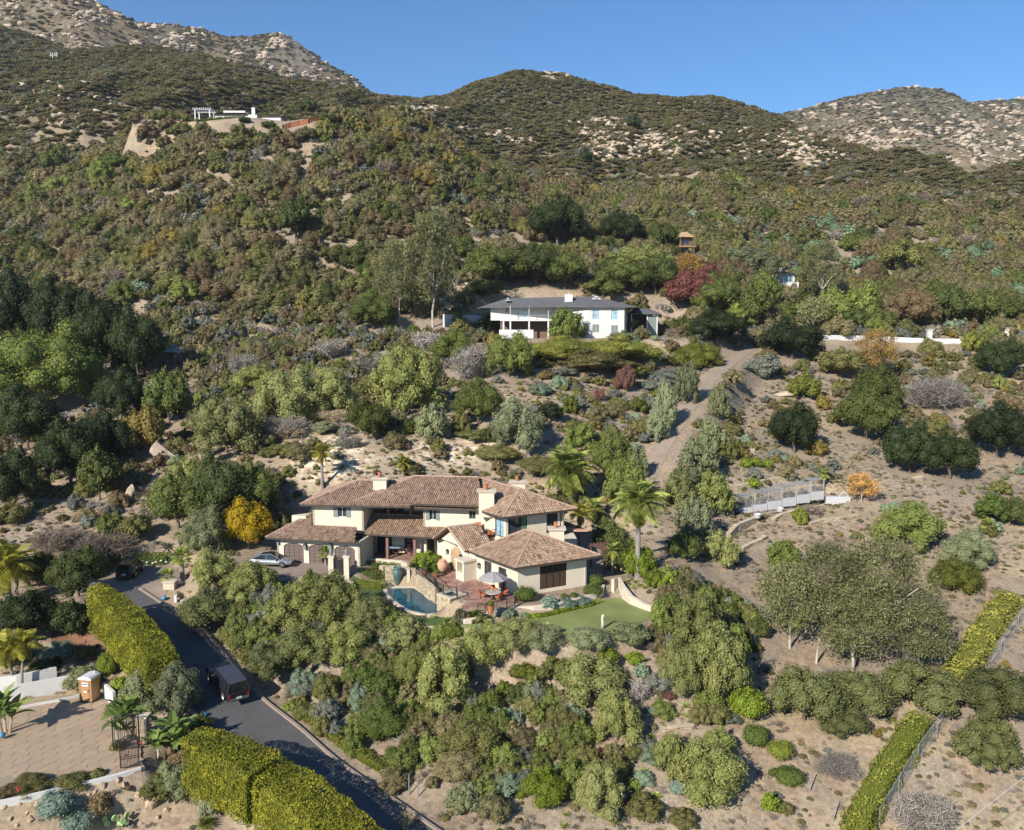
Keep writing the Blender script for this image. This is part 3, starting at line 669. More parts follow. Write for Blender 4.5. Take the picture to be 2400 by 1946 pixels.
# to keep the file light, one geometry per (shape, lod, variant); the colour sits on the object slot
def crown_obj(name, shape, mat, lod, var, parent=None):
    base = ('m', shape, lod, var)
    if base not in _pc:
        sd = 11 + 97 * var + sum(map(ord, shape)) * 3
        _pc[base] = twig_mesh(lod, F[mat], sd) if shape == 'twig' else crown_mesh(shape, lod, F[mat], sd)
    o = link(name, _pc[base], parent); o.material_slots[0].link = 'OBJECT'; o.material_slots[0].material = F[mat]; return o
def lod_for(rpx): return 'xhi' if rpx > 110 else 'hi' if rpx > 58 else 'mid' if rpx > 27 else 'low' if rpx > 9 else 'tiny'

# trunk with limbs reaching into the crown (canonical height 1, thickness in the same units)
def trunk_mesh(kind, seed):
    key = ('trunk', kind, seed)
    if key in _pc: return _pc[key]
    rg = random.Random(seed * 7 + 1); mb = MB()
    th = {'oak': .05, 'gum': .030, 'feather': .035}[kind]; fork = {'oak': .22, 'gum': .30, 'feather': .2}[kind]
    p = Vector((rg.uniform(-.06, .06), rg.uniform(-.06, .06), fork))
    mb.tube([(0, 0, -.04), (0.01, 0, fork * .5), p], [th * 1.3, th, th * .85], 6)
    for i in range(6 if kind != 'gum' else 9):
        a = i * 2.3 + rg.uniform(-.5, .5); l = rg.uniform(.25, .65); h = rg.uniform(.5, .85)
        q1 = p + Vector((math.cos(a) * l * .4, math.sin(a) * l * .4, (h - fork) * .5)); q2 = Vector((math.cos(a) * l, math.sin(a) * l, h))
        mb.tube([p, q1, q2], [th * .6, th * .4, th * .12], 5)
    _pc[key] = mb.mesh('trunk', M['palebark'] if kind == 'gum' else M['bark']); return _pc[key]
used_pts = []
_cnt = [0]
NAMES = {'oak': 'oak_tree', 'oliveoak': 'oak_tree', 'darkoak': 'oak_tree', 'olive': 'olive_tree', 'pepper': 'pepper_tree', 'willow': 'feathery_tree', 'gum': 'eucalyptus_tree', 'yellow': 'yellow_tree', 'maroon': 'red_leaved_tree', 'autumn': 'autumn_tree', 'pine': 'pine_tree', 'bright': 'leafy_tree', 'citrus': 'citrus_tree', 'chapgreen': 'broad_tree', 'bluegreen': 'blue_green_tree'}
K = 2400 / 2141
def spot(cx, ytop, ybase, wpx):
    """ground point under the plant: the crown's near edge meets the ground at ybase, the stem stands behind it"""
    X, Y, Z = hit(cx, ybase); wm = wpx / FPX * Y / math.cos(PITCH)
    for k in (.30, .2, .1, 0):
        Y2 = Y + wm * k; X2 = X * Y2 / Y; Z2 = gz(X2, Y2); h = aty(cx, ytop, Y2)[2] - Z2
        if h > wm * .42: break
    return X2, Y2, Z2, wm, max(.25, h)
def tree(mat, cx, yt, yb, wpx, label, shape=None, group=None, name=None):
    cx, yt, yb, wpx = cx * K, yt * K, yb * K, wpx * K
    X, Y, Z, wm, h = spot(cx, yt, yb, wpx); _cnt[0] += 1; v = _cnt[0]
    shape = shape or SHAPE.get(mat, 'oak')
    h = max(h, wm * .42)
    t = thing(name or NAMES.get(mat, 'tree'), label, 'tree', (X, Y, Z - .1), (v * 1.7) % 6.28, group)
    c = crown_obj('crown', shape, mat, lod_for(wpx / 2), v % 5, t); c.scale = (wm / 2, wm / 2, h * 1.04)
    tk = {'gum': 'gum', 'feather': 'feather'}.get(shape, 'oak')
    k = link('trunk', trunk_mesh(tk, v % 3), t); k.scale = (wm / 2 * .9, wm / 2 * .9, h * (.9 if shape == 'gum' else 1))
    used_pts.append((X, Y, wm * .42)); return t
def shrub(mat, cx, yt, yb, wpx, label, shape='dome', group=None, name='shrub', cat='shrub', K_=None):
    k_ = K if K_ is None else K_
    cx, yt, yb, wpx = cx * k_, yt * k_, yb * k_, wpx * k_
    X, Y, Z, wm, h = spot(cx, yt, yb, wpx); _cnt[0] += 1
    o = crown_obj(name, shape, mat, lod_for(wpx / 2), _cnt[0] % 5); o.location = (X, Y, Z - .08); o.rotation_euler = (0, 0, (_cnt[0] * 1.7) % 6.28)
    h = max(h, wm * .25)
    o.scale = (wm / 2, wm / 2, h * 1.05); tag(o, label, cat, group); used_pts.append((X, Y, wm * .45)); return o
# ================================================================ THE VILLA
def on_plane(px, py, P0, nrm):
    d = Vector(ray(px, py)); o = Vector((0, 0, CH)); P0 = Vector(P0); nrm = Vector(nrm)
    t = (P0 - o).dot(nrm) / d.dot(nrm); return o + d * t
def slope_plane(A, B, s):
    """plane through the eave A-B rising by s per metre away from the viewer side"""
    A, B = Vector(A), Vector(B); e = (B - A); e.z = 0; e.normalize(); up = Vector((-e.y, e.x, s)); n = e.cross(up).normalized(); return A, n
rng = random.Random(5)
def tile_face(mt, poly, pitch=.245, row=.40):
    """barrel tiles over a planar roof polygon; its first edge is the eave"""
    P = [Vector(p) for p in poly]; e = (P[1] - P[0]).normalized(); n = e.cross(P[2] - P[1]).normalized()
    if n.z < 0: n = -n
    v = n.cross(e).normalized()
    if v.z < 0: v = -v
    uv = [((p - P[0]).dot(e), (p - P[0]).dot(v)) for p in P]
    u0, u1 = min(a for a, b in uv), max(a for a, b in uv); nu = max(1, int((u1 - u0) / pitch))
    for i in range(nu + 1):
        u = u0 + (i + .5) * (u1 - u0) / (nu + 1); xs = []
        for (a, b), (c, d) in zip(uv, uv[1:] + uv[:1]):
            if (a > u) != (c > u): xs.append(b + (d - b) * (u - a) / (c - a))
        xs.sort()
        for lo, hi in zip(xs[::2], xs[1::2]):
            k = 0; q = lo - .06; off = rng.uniform(0, .06)
            while q < hi - .05:
                q1 = min(q + row + .04, hi); r0, r1 = .118, .098; vs = []
                jw = rng.uniform(-.012, .012)
                for vv, rr, lift in ((q, r0, .045), (q1, r1, .015)):
                    for s_ in range(5):
                        t = math.pi * s_ / 4; vs.append(P[0] + e * (u + jw + math.cos(t) * rr) + v * vv + n * (.02 + lift + math.sin(t) * rr * .85))
                mt.add(vs, [(s_, s_ + 1, s_ + 6, s_ + 5) for s_ in range(4)] + [(0, 1, 2, 3, 4)], min(1, max(0, rng.gauss(.5, .18)))); q += row
def cap_line(mb, a, b, r=.13):
    a, b = Vector(a), Vector(b); L = (b - a).length; n = max(1, int(L / .42)); d = (b - a) / n; side = d.cross(Vector((0, 0, 1))).normalized(); up = side.cross(d).normalized()
    if up.z < 0: up = -up
    for i in range(n):
        vs = []
        for t_, rr, lf in ((a + d * i - d * .05, r * 1.08, .07), (a + d * (i + 1), r * .92, .04)):
            for s_ in range(5): th = math.pi * s_ / 4; vs.append(t_ + side * math.cos(th) * rr + up * (math.sin(th) * rr + lf))
        mb.add(vs, [(s_, s_ + 1, s_ + 6, s_ + 5) for s_ in range(4)] + [(0, 1, 2, 3, 4)], rng.uniform(.3, .9))
def hip_roof(parent, faces, caps, eave_pts=None, label=None, thick=.16):
    base = MB(); mt = MB(); mr = MB()
    for f in faces:
        P = [Vector(p) for p in f]; n = (P[1] - P[0]).cross(P[2] - P[1]).normalized(); 
        if n.z < 0: n = -n
        k = len(P); top = [p + n * .03 for p in P]; bot = [p - Vector((0, 0, thick)) for p in P]
        base.add(top + bot, [tuple(range(k)), tuple(range(k, 2 * k))[::-1]] + [(i, k + i, k + (i + 1) % k, (i + 1) % k) for i in range(k)])
        tile_face(mt, f)
    rf = part('roof', base, M['tilebase'], parent, label=label)
    t_ = part('roof_tiles', mt, M['tile'], rf, attr=True); t_['kind'] = 'stuff'
    for a, b in caps: cap_line(mr, a, b)
    if caps: rt_ = part('ridge_tiles', mr, M['ridgetile'], rf); rt_['kind'] = 'stuff'
    if eave_pts:
        for a, b in eave_pts:
            a, b = Vector(a), Vector(b); g = MB(); dz_ = Vector((0, 0, .11)); e = (b - a).normalized(); nn = Vector((e.y, -e.x, 0)) * .07
            g.add([a - dz_ * 1.6 + nn, b - dz_ * 1.6 + nn, b + nn + dz_ * .1, a + nn + dz_ * .1, a - dz_ * 1.6 - nn, b - dz_ * 1.6 - nn, b - nn + dz_ * .1, a - nn + dz_ * .1], [(0,1,2,3),(7,6,5,4),(0,4,5,1),(3,2,6,7),(0,3,7,4),(1,5,6,2)])
            part('gutter', g, M['gutter'], rf)
    return rf
class Wall:
    """vertical wall plane from A to B (xy), outward normal on the viewer side; w>0 goes inwards"""
    def __init__(s, A, B):
        s.A = Vector((A[0], A[1], 0)); s.B = Vector((B[0], B[1], 0)); s.e = (s.B - s.A).normalized(); s.L = (s.B - s.A).length
        s.n = Vector((-s.e.y, s.e.x, 0))          # inwards when A is left of B seen from outside
    def P(s, u, w_, z): return s.A + s.e * u + s.n * w_ + Vector((0, 0, z))
    def fr(s): return lambda p: s.P(*p)
    def uz(s, px, py):
        q = on_plane(px, py, s.A, s.n); return (q - s.A).dot(s.e), q.z
    def facade(s, parent, z0, z1, holes=(), th=.25, mat='stucco', name='wall', label=None, u0=0, u1=None):
        mb = MB(); u1 = s.L if u1 is None else u1; us = sorted({u0, u1, *[min(max(x, u0), u1) for h in holes for x in h[:2]]})
        for a, b in zip(us[:-1], us[1:]):
            if b - a < 1e-4: continue
            zz = z0
            for h in sorted([h for h in holes if h[0] < (a + b) / 2 < h[1]], key=lambda h: h[2]):
                if h[2] > zz + 1e-3: mb.box(a, b, 0, th, zz, h[2], s.fr())
                zz = h[3]
            if z1 > zz + 1e-3: mb.box(a, b, 0, th, zz, z1, s.fr())
        return part(name, mb, M[mat], parent, label=label)
    def window(s, parent, u0, u1, z0, z1, cols=2, shutters=False, frame='whiteframe', glassm='glass', name='window', rows=1, depth=.13, fw=.07, curtain=None, label=None):
        m = MB(); f = s.fr(); ft = fw
        for a, b, c, d in ((u0, u1, z0, z0 + ft), (u0, u1, z1 - ft, z1), (u0, u0 + ft, z0 + ft, z1 - ft), (u1 - ft, u1, z0 + ft, z1 - ft)): m.box(a, b, depth - .06, depth + .04, c, d, f)
        wd = part(name, m, M[frame], parent, label=label); mm = MB()
        for i in range(1, cols): x = u0 + (u1 - u0) * i / cols; mm.box(x - .03, x + .03, depth - .04, depth + .02, z0 + ft, z1 - ft, f)
        for i in range(1, rows): x = z0 + (z1 - z0) * i / rows; mm.box(u0 + ft, u1 - ft, depth - .035, depth + .015, x - .02, x + .02, f)
        if cols > 1 or rows > 1: part('mullions', mm, M[frame], wd)
        for i in range(cols):
            a, b = u0 + (u1 - u0) * i / cols + .03, u0 + (u1 - u0) * (i + 1) / cols - .03
            part('pane', MB().box(a, b, depth + .025, depth + .04, z0 + ft, z1 - ft, f), M[glassm], wd)
        if curtain: part('curtain', MB().box(u0 + .05, u0 + (u1 - u0) * .35, depth + .0, depth + .02, z0 + ft, z1 - ft, f), M[curtain], wd)
        if shutters:
            for a, b in ((u0 + .02, u0 + (u1 - u0) * .27), (u1 - (u1 - u0) * .27, u1 - .02)):
                sm = MB(); sm.box(a, b, -.03, .01, z0, z1, f); sh = part('shutter', sm, M['shutterglass'], wd)
                for j in range(6):
                    zz = z0 + (z1 - z0) * (j + .5) / 6; part('slat', MB().box(a + .05, b - .05, -.06, -.03, zz - .06, zz + .05, f), M['shutterglass'], sh) if False else None
        return wd
V3 = lambda p: Vector(p)
villa = thing('villa', 'large cream stucco villa with clay tile roofs, three garage doors and four chimneys', 'house')
# --- left upper storey
LUa, LUb = V3(atz(704, 1183, 6.5)), V3(atz(850, 1186, 6.5)); dLU = (LUb - LUa).normalized(); LUb = LUa + dLU * 13.0
pl, pn = slope_plane(LUa, LUb, .36)
LUp = on_plane(840, 1127, pl, pn); LUq = LUp + dLU * 9.0; nLU = Vector((-dLU.y, dLU.x, 0)); hw = (LUp - LUa).dot(nLU)
LUc, LUd = LUa + nLU * 2 * hw, LUb + nLU * 2 * hw
hip_roof(villa, [(LUa, LUb, LUq, LUp), (LUc, LUa, LUp), (LUd, LUc, LUp, LUq)], [(LUa, LUp), (LUp, LUq), (LUc, LUp)], [(LUa, LUb), (LUc, LUa)], 'tiled hip roof over the left upper storey')
wLU = Wall(LUa + nLU * .85 + dLU * 1.15, LUb + nLU * .85 + dLU * 1.15); wLU.A.z = 0; uR = wLU.uz(853, 1220)[0]
wu0, wz1 = wLU.uz(781, 1188); wu1, wz0 = wLU.uz(823, 1213)
wLU.facade(villa, 3.3, 6.42, [(wu0, wu1, wz0, min(wz1, 6.3))], u1=uR); wLU.window(villa, wu0, wu1, wz0, min(wz1, 6.3), 2, True, label='shuttered window of the left upper storey')
Wall(wLU.P(0, 9.5, 0), wLU.P(0, 0, 0)).facade(villa, 3.3, 6.42); Wall(wLU.P(uR, 0, 0), wLU.P(uR, 9.5, 0)).facade(villa, 0, 6.42)
# --- main roof over the balcony
MAa, MAb = V3(atz(829, 1176, 6.8)), V3(atz(970, 1181, 6.8)); dM = (MAb - MAa).normalized(); nM = Vector((-dM.y, dM.x, 0)); MAb = MAa + dM * 15.5
pl, pn = slope_plane(MAa, MAb, .36); MAp, MAq = on_plane(974, 1117, pl, pn), on_plane(1121, 1120, pl, pn); hw = (MAp - MAa).dot(nM)
MAc, MAd = MAa + nM * 2 * hw, MAb + nM * 2 * hw
hip_roof(villa, [(MAa, MAb, MAq, MAp), (MAc, MAa, MAp), (MAd, MAc, MAp, MAq)], [(MAa, MAp), (MAp, MAq), (MAc, MAp)], [(MAa, MAb), (MAc, MAa)], 'largest tiled hip roof, over the balcony')
# --- centre right block
CRa, CRb = V3(atz(966, 1190, 6.25)), V3(atz(1116, 1195, 6.25)); dC = (CRb - CRa).normalized(); nC = Vector((-dC.y, dC.x, 0))
pl, pn = slope_plane(CRa, CRb, .44); CRp = on_plane(1083, 1140, pl, pn); CRq = CRp + nC * 5; CRe = CRb + dC * 2.2
hip_roof(villa, [(CRa, CRe, CRp), (CRa + nC * 8, CRa, CRp, CRq), (CRe, CRe + nC * 8, CRq, CRp)], [(CRa, CRp), (CRp, CRe), (CRp, CRq)], [(CRa, CRe)], 'tiled hip roof over the centre')
wCR = Wall(CRa + nC * .85, CRb + nC * .85 + dC * 1.5); uL = wCR.uz(992, 1220)[0]
a0, b1 = wCR.uz(998, 1194); a1, b0 = wCR.uz(1031, 1220); c0, d1 = wCR.uz(1099, 1197); c1, d0 = wCR.uz(1115, 1217)
wCR.facade(villa, 2.9, 6.2, [(a0, a1, b0, min(b1, 6.1)), (c0, c1, d0, min(d1, 6.1))], u0=uL); wCR.window(villa, a0, a1, b0, min(b1, 6.1), 2, True, label='white framed window of the centre block'); wCR.window(villa, c0, c1, d0, min(d1, 6.1), 2, False, 'shutterglass', label='small upper window near the deck')
Wall(wCR.P(uL, 6, 0), wCR.P(uL, 0, 0)).facade(villa, 3.2, 6.2)
# --- right block, turned towards the view
RTc, RTr, RTl = V3(atz(1179, 1213, 6.3)), V3(atz(1353, 1193, 6.3)), V3(atz(1114, 1193.5, 6.3))
RTp, RTq = V3(atz(1219, 1148, 8.5)), V3(atz(1121, 1120, 8.6)); dR = RTq - RTp; dR.z = 0
RTl2, RTr2 = RTc + (RTl - RTc).normalized() * (dR.length + 3.5), RTr + dR
hip_roof(villa, [(RTl2, RTc, RTp, RTq), (RTc, RTr, RTp), (RTr, RTr2, RTq, RTp)], [(RTc, RTp), (RTp, RTr), (RTp, RTq)], [(RTl2, RTc), (RTc, RTr), (RTr, RTr2)], 'tiled hip roof over the right upper storey')
eR = (RTr - RTc).normalized(); eL = (RTl - RTc).normalized()
RW0 = RTc + eR * 1.0 + eL * 1.0; wRR = Wall(RW0, RW0 + eR * ((RTr - RTc).length - 2.0)); wRL = Wall(RW0 + eL * 9, RW0)
FZ = 3.55
def rng_u(w_, pxl, pxr, py): return w_.uz(pxl, py)[0], w_.uz(pxr, py)[0]
h1 = rng_u(wRR, 1191, 1236, 1225); h2 = rng_u(wRR, 1281, 1307, 1220); h3 = rng_u(wRR, 1313, 1326, 1220); h3 = (h3[0], min(h3[1], wRR.L - .15))
wRR.facade(villa, 0, 6.2, [(h1[0], h1[1], FZ + .05, 5.9), (h2[0], h2[1], FZ + .05, 5.9), (h3[0], h3[1], FZ + .05, 5.9)])
wRR.window(villa, h1[0], h1[1], FZ + .05, 5.9, 3, False, 'gutter', label='sliding glass door of the upper right room'); wRR.window(villa, h2[0], h2[1], FZ + .05, 5.9, 2, False, 'gutter'); wRR.window(villa, h3[0], h3[1], FZ + .05, 5.9, 1, False, 'gutter')
part('curtain', MB().box(h1[1] - .75, h1[1] - .1, .05, .09, FZ + .1, 5.8, wRR.fr()), M['green_curtain'], villa)
g0 = rng_u(wRL, 1160, 1181, 1225); g0 = (max(.2, g0[0]), min(wRL.L - .15, g0[1]))
wRL.facade(villa, 0, 6.2, [(g0[0], g0[1], FZ + .05, 5.9)]); wRL.window(villa, g0[0], g0[1], FZ + .05, 5.9, 2, False, 'gutter', 'blueglass')
Wall(wRR.B, wRR.B + eL * 9).facade(villa, 0, 6.2)
# --- garage wing
GAa, GAb = V3(atz(623, 1260, 2.95)), V3(atz(831, 1272, 2.95)); dG = (GAb - GAa).normalized(); nG = Vector((-dG.y, dG.x, 0))
pl, pn = slope_plane(GAa, GAb, .36); GAh = on_plane(729, 1205, pl, pn); gtr, gtl = on_plane(836, 1237, pl, pn), on_plane(731, 1232, pl, pn)
GAk = GAa + nG * ((GAh - GAa).dot(nG) * 2)
hip_roof(villa, [(GAa, GAb, gtr, gtl, GAh), (GAk, GAa, GAh)], [(GAa, GAh)], [(GAa, GAb), (GAk, GAa)], 'low tiled roof over the garage')
wG = Wall(GAa + nG * .8 + dG * .95, GAb + nG * .8 + dG * .3)
doors = []
for a, b in ((665.5, 712), (724, 771), (784, 832)):
    u0_, _ = wG.uz(a, 1296); u1_, _ = wG.uz(b, 1296); doors.append((u0_, u1_))
wG.facade(villa, -.1, 2.85, [(u0_, u1_, -.1, 2.3) for u0_, u1_ in doors]); Wall(wG.P(0, 9, 0), wG.P(0, 0, 0)).facade(villa, -.1, 2.85)
Wall(wG.P(wG.L, 0, 0), wG.P(wG.L, 4, 0)).facade(villa, -.1, 2.85)
for u0_, u1_ in doors:
    arch = MB(); n_ = 12
    for i in range(n_):
        t0, t1 = i / n_, (i + 1) / n_; za, zb = [1.82 + .44 * math.sqrt(max(0, 1 - (2 * t - 1) ** 2)) for t in (t0, t1)]
        x0_, x1_ = u0_ + (u1_ - u0_) * t0, u0_ + (u1_ - u0_) * t1; f = wG.fr()
        v = [f(p) for p in ((x0_, .002, za), (x1_, .002, zb), (x1_, .002, 2.3), (x0_, .002, 2.3), (x0_, .24, za), (x1_, .24, zb), (x1_, .24, 2.3), (x0_, .24, 2.3))]
        arch.add(v, [(0,1,2,3),(7,6,5,4),(0,4,5,1)])
    part('arch', arch, M['stucco'], villa)
    dm = MB().box(u0_, u1_, .16, .20, -.1, 2.3, wG.fr()); gd = part('garage_door', dm, M['gutter'], villa)
    for r_ in range(6):
        for c_ in range(4):
            uu = (u1_ - u0_) / 4; zz = 2.28 / 6
            part('door_panel', MB().box(u0_ + uu * c_ + .02, u0_ + uu * (c_ + 1) - .02, .12, .16, -.06 + zz * r_ + .015, -.06 + zz * (r_ + 1) - .015, wG.fr()), M['garagedoor'], gd)
def lantern(parent, w_, u, z, s=1.0):
    m = MB(); f = w_.fr(); m.box(u - .05, u + .05, -.06, 0, z - .15 * s, z + .2 * s, f); b_ = part('lantern', m, M['iron'], parent)
    m = MB(); v = [f((u + a * .15 * s, -.2 * s + b * .13 * s, z + h_ * s)) for h_ in (-.22, .18) for b in (-1, 1) for a in (-1, 1)]
    m.add(v, [(0,2,3,1),(4,5,7,6),(0,1,5,4),(2,6,7,3),(0,4,6,2),(1,3,7,5)]); part('lantern_glass', m, M['shutterglass'], b_)
    m = MB(); v = [f((u + a * .19 * s, -.2 * s + b * .17 * s, z + .18 * s)) for b in (-1, 1) for a in (-1, 1)] + [f((u, -.2 * s, z + .42 * s))]
    m.add(v, [(0,1,4),(1,3,4),(3,2,4),(2,0,4),(0,2,3,1)]); part('lantern_cap', m, M['iron'], b_)
for x_ in (716.5, 776): lantern(villa, wG, wG.uz(x_, 1280)[0], wG.uz(x_, 1281)[1], 1.2)
lantern(villa, wG, .22, 2.2, .8)
# scalloped parapet beyond the garage roof
part('parapet', MB().prism([(GAh - nG * 1.2 - dG * 1.9)[:2], (GAh - nG * 1.2 - dG * .1)[:2], (GAh + nG * .8 - dG * .1)[:2], (GAh - nG * .9 - dG * 1.9)[:2]], 3.4, 4.75), M['stucco'], villa)
# --- porch roof, balcony and porch
PRa, PRb = V3(atz(823, 1250, 3.05)), V3(atz(1016, 1260, 3.05)); pl, pn = slope_plane(PRa, PRb, .42); dP = (PRb - PRa).normalized(); nP = Vector((-dP.y, dP.x, 0))
pt = [on_plane(x, y, pl, pn) for x, y in ((1052, 1237), (1000, 1234), (992, 1211), (850, 1204.5))]
hip_roof(villa, [(PRa, PRb, pt[0], pt[1], pt[2], pt[3])], [(PRa, pt[3])], [(PRa, PRb)], 'long tiled porch roof')
BZ = pt[3].z
bw = Wall(pt[3], pt[2]); part('balcony_ledge', MB().box(-.1, bw.L, -.05, .35, BZ - .4, BZ + .12, bw.fr()), M['stoneledge'], villa)
part('balcony_floor', MB().box(-.3, bw.L + .2, .35, 3.0, BZ - .35, BZ - .02, bw.fr()), M['paleterra'], villa)
bk = Wall(bw.P(-.2, 2.6, 0), bw.P(bw.L + 3, 2.6, 0)); q1 = rng_u(bk, 900, 927, 1195); q2 = rng_u(bk, 932, 946, 1195)
bk.facade(villa, BZ - .1, 6.95, [(q1[0], q1[1], BZ, 6.75), (q2[0], q2[1], BZ, 6.75)]); bk.window(villa, q1[0], q1[1], BZ, 6.75, 2, False, 'frame', 'glass', 'balcony_door'); bk.window(villa, q2[0], q2[1], BZ, 6.75, 1, False, 'frame', 'glass', 'balcony_door')
for x_ in (859, 909, 961.5):
    u_ = bw.uz(x_, 1195)[0]; part('balcony_post', MB().box(u_ - .16, u_ + .16, .02, .32, BZ + .12, 6.9, bw.fr()), M['post'], villa)
part('balcony_beam', MB().box(-.4, bw.L + .3, .04, .3, 6.55, 6.85, bw.fr()), M['woodtrim'], villa)
pb = Wall(V3(atz(850, 1291, 0)), V3(atz(850, 1291, 0)) + dP * 14); k1 = rng_u(pb, 884, 919, 1275); k2 = rng_u(pb, 948, 974, 1275); k3 = rng_u(pb, 989, 1018, 1275)
pb.facade(villa, 0, 4.4, [(k1[0], k1[1], .02, 2.5), (k2[0], k2[1], .02, 2.5), (k3[0], k3[1], .02, 2.5)])
for k_ in (k1, k2, k3): pb.window(villa, k_[0], k_[1], .02, 2.5, 2, False, 'frame', 'glass', 'glass_door')
pf = Wall(PRa + nP * .55, PRb + nP * .55)
for x_, yb in ((845.5, 1297), (908, 1306), (972, 1300)):
    u_ = pf.uz(x_, 1270)[0]; part('porch_post', MB().box(u_ - .15, u_ + .15, -.15, .15, -.25, 3.15, pf.fr()), M['post'], villa)
for x_ in (981, 988.5, 1025):
    u_ = pf.uz(x_, 1275)[0]; part('column', MB().box(u_ - .17, u_ + .17, 1.2, 1.54, 0, 3.4, pf.fr()), M['stucco'], villa)
part('porch_beam', MB().box(0, pf.L, -.11, .11, 2.72, 2.98, pf.fr()), M['woodtrim'], villa)
part('pier', MB().box(-.1, .5, .6, 1.2, -.1, 3.2, pf.fr()), M['stucco'], villa)
# --- single storey wing with the louvred window
WC0, WC1, WC2 = V3(atz(1208, 1332, 3.2)), V3(atz(1409, 1303, 3.2)), V3(atz(1101, 1293, 3.2))
WP1, WP2 = V3(atz(1250, 1248, 5.2)), V3(atz(1231, 1243, 5.2)); e1 = (WC1 - WC0).normalized(); e2 = (WC2 - WC0).normalized()
WC3 = WC2 + (WC1 - WC0)
hip_roof(villa, [(WC0, WC1, WP1), (WC2, WC0, WP1, WP2), (WC3, WC2, WP2), (WC1, WC3, WP2, WP1)], [(WC0, WP1), (WP1, WC1), (WC2, WP2), (WP1, WP2)], [(WC0, WC1), (WC2, WC0), (WC1, WC3)], 'tiled pyramid roof over the front wing')
W0 = WC0 + e1 * .85 + e2 * .85; WR_end = V3(atz(1379, 1374, 0)); wWR = Wall(W0, W0 + e1 * ((WR_end - W0).dot(e1))); Ww = rng_u(wWR, 1265.5, 1328, 1365)
wWR.facade(villa, -.6, 3.1, [(Ww[0], Ww[1], .28, 2.75)]); lw = wWR.window(villa, Ww[0], Ww[1], .28, 2.75, 4, False, 'frame', 'glass', 'louvred_window', fw=.08, label='big window with four columns of brown louvres')
for c_ in range(4):
    a = Ww[0] + (Ww[1] - Ww[0]) * c_ / 4 + .09; b = Ww[0] + (Ww[1] - Ww[0]) * (c_ + 1) / 4 - .06
    for r_ in range(17):
        z_ = .42 + 2.24 * r_ / 17
        v = [wWR.P(u, w_, zz) for zz, w_ in ((z_, .02), (z_ + .07, .09)) for u in (a, b)] + [wWR.P(u, w_, zz) for zz, w_ in ((z_ - .015, .03), (z_ + .055, .10)) for u in (a, b)]
        part('louvre', MB().add(v, [(0,1,3,2),(4,6,7,5),(0,4,5,1),(2,3,7,6),(0,2,6,4),(1,5,7,3)]), M['frame'], lw)
wWL = Wall(W0 + e2 * 10.6, W0)
n1 = rng_u(wWL, 1135, 1152, 1345); n2 = rng_u(wWL, 1168, 1186.5, 1352); nb = rng_u(wWL, 1162, 1190, 1385)
wWL.facade(villa, -.1, 3.1, [(n1[0], n1[1], .9, 2.45), (n2[0], n2[1], 0.05, 2.35)])
wWL.window(villa, n1[0], n1[1], .9, 2.45, 2, False, 'frame'); wWL.window(villa, n2[0], n2[1], .05, 2.35, 2, False, 'frame', 'glass', 'glass_door')
for x_, y_ in ((1052, 1294), (1083, 1306), (1125.5, 1326), (1187, 1352)): u_, z_ = wWL.uz(x_, y_); lantern(villa, wWL, u_, z_, 1.0)
Wall(wWR.B, wWR.B + e2 * 6.5).facade(villa, -.6, 3.1)
part('wall_core', MB().prism([(W0 + e2 * 6.4 + e1 * .3)[:2], (wWR.B + e2 * 6.4)[:2], (wWR.B + e2 * 6.7)[:2], (W0 + e2 * 6.7 + e1 * .3)[:2]], -.1, 3.1), M['stucco'], villa)
# --- gabled passage with the stone arch
nf = Vector((e1.x, e1.y, 0)); gw = Wall(wWL.P(0, -.55, 0), wWL.P(wWL.L, -.55, 0))
GF = on_plane(1050, 1237, gw.A, gw.n); GL = on_plane(1016, 1264, gw.A, gw.n); GR = on_plane(1090, 1292, gw.A, gw.n); gd_ = e1 * 3.6
hip_roof(villa, [(GR, GR + gd_, GF + gd_, GF), (GL + gd_, GL, GF, GF + gd_)], [(GF, GF + gd_), (GR, GF), (GL, GF)], [(GR, GR + gd_ * .5)], 'small gabled tile roof over the arched doorway', .2)
uA = (GL - wWL.A).dot(wWL.e), (GF - wWL.A).dot(wWL.e), (GR - wWL.A).dot(wWL.e)
gm = MB(); f = wWL.fr(); tri = [(uA[0] + .5, 3.1), (uA[2] - .1, 3.1), (uA[2] - .1, GR.z), (uA[1], GF.z - .2), (uA[0] + .5, GL.z + .1)]
vs = [f((u, w_, z)) for w_ in (0.001, .25) for u, z in tri]; k = len(tri); gm.add(vs, [tuple(range(k)), tuple(range(k, 2*k))[::-1]] + [(i, (i+1) % k, k + (i+1) % k, k + i) for i in range(k)]); part('gable_wall', gm, M['stucco'], villa)
ua, za = wWL.uz(1061, 1345); ub, zb = wWL.uz(1081, 1345); uc = (ua + ub) / 2; hw_ = (ub - ua) / 2; ztop = wWL.uz(1070, 1281)[1]
dr = part('arched_door', MB().prism([(uc - hw_, .0), (uc + hw_, .0)] + [(uc + hw_ * math.cos(t), ztop - hw_ - .35 + (hw_ + .05) * math.sin(t)) for t in [math.pi * i / 10 for i in range(11)]], -.05, .03, fr=lambda p: wWL.P(p[0], p[2], p[1])), M['tanwood'], villa)
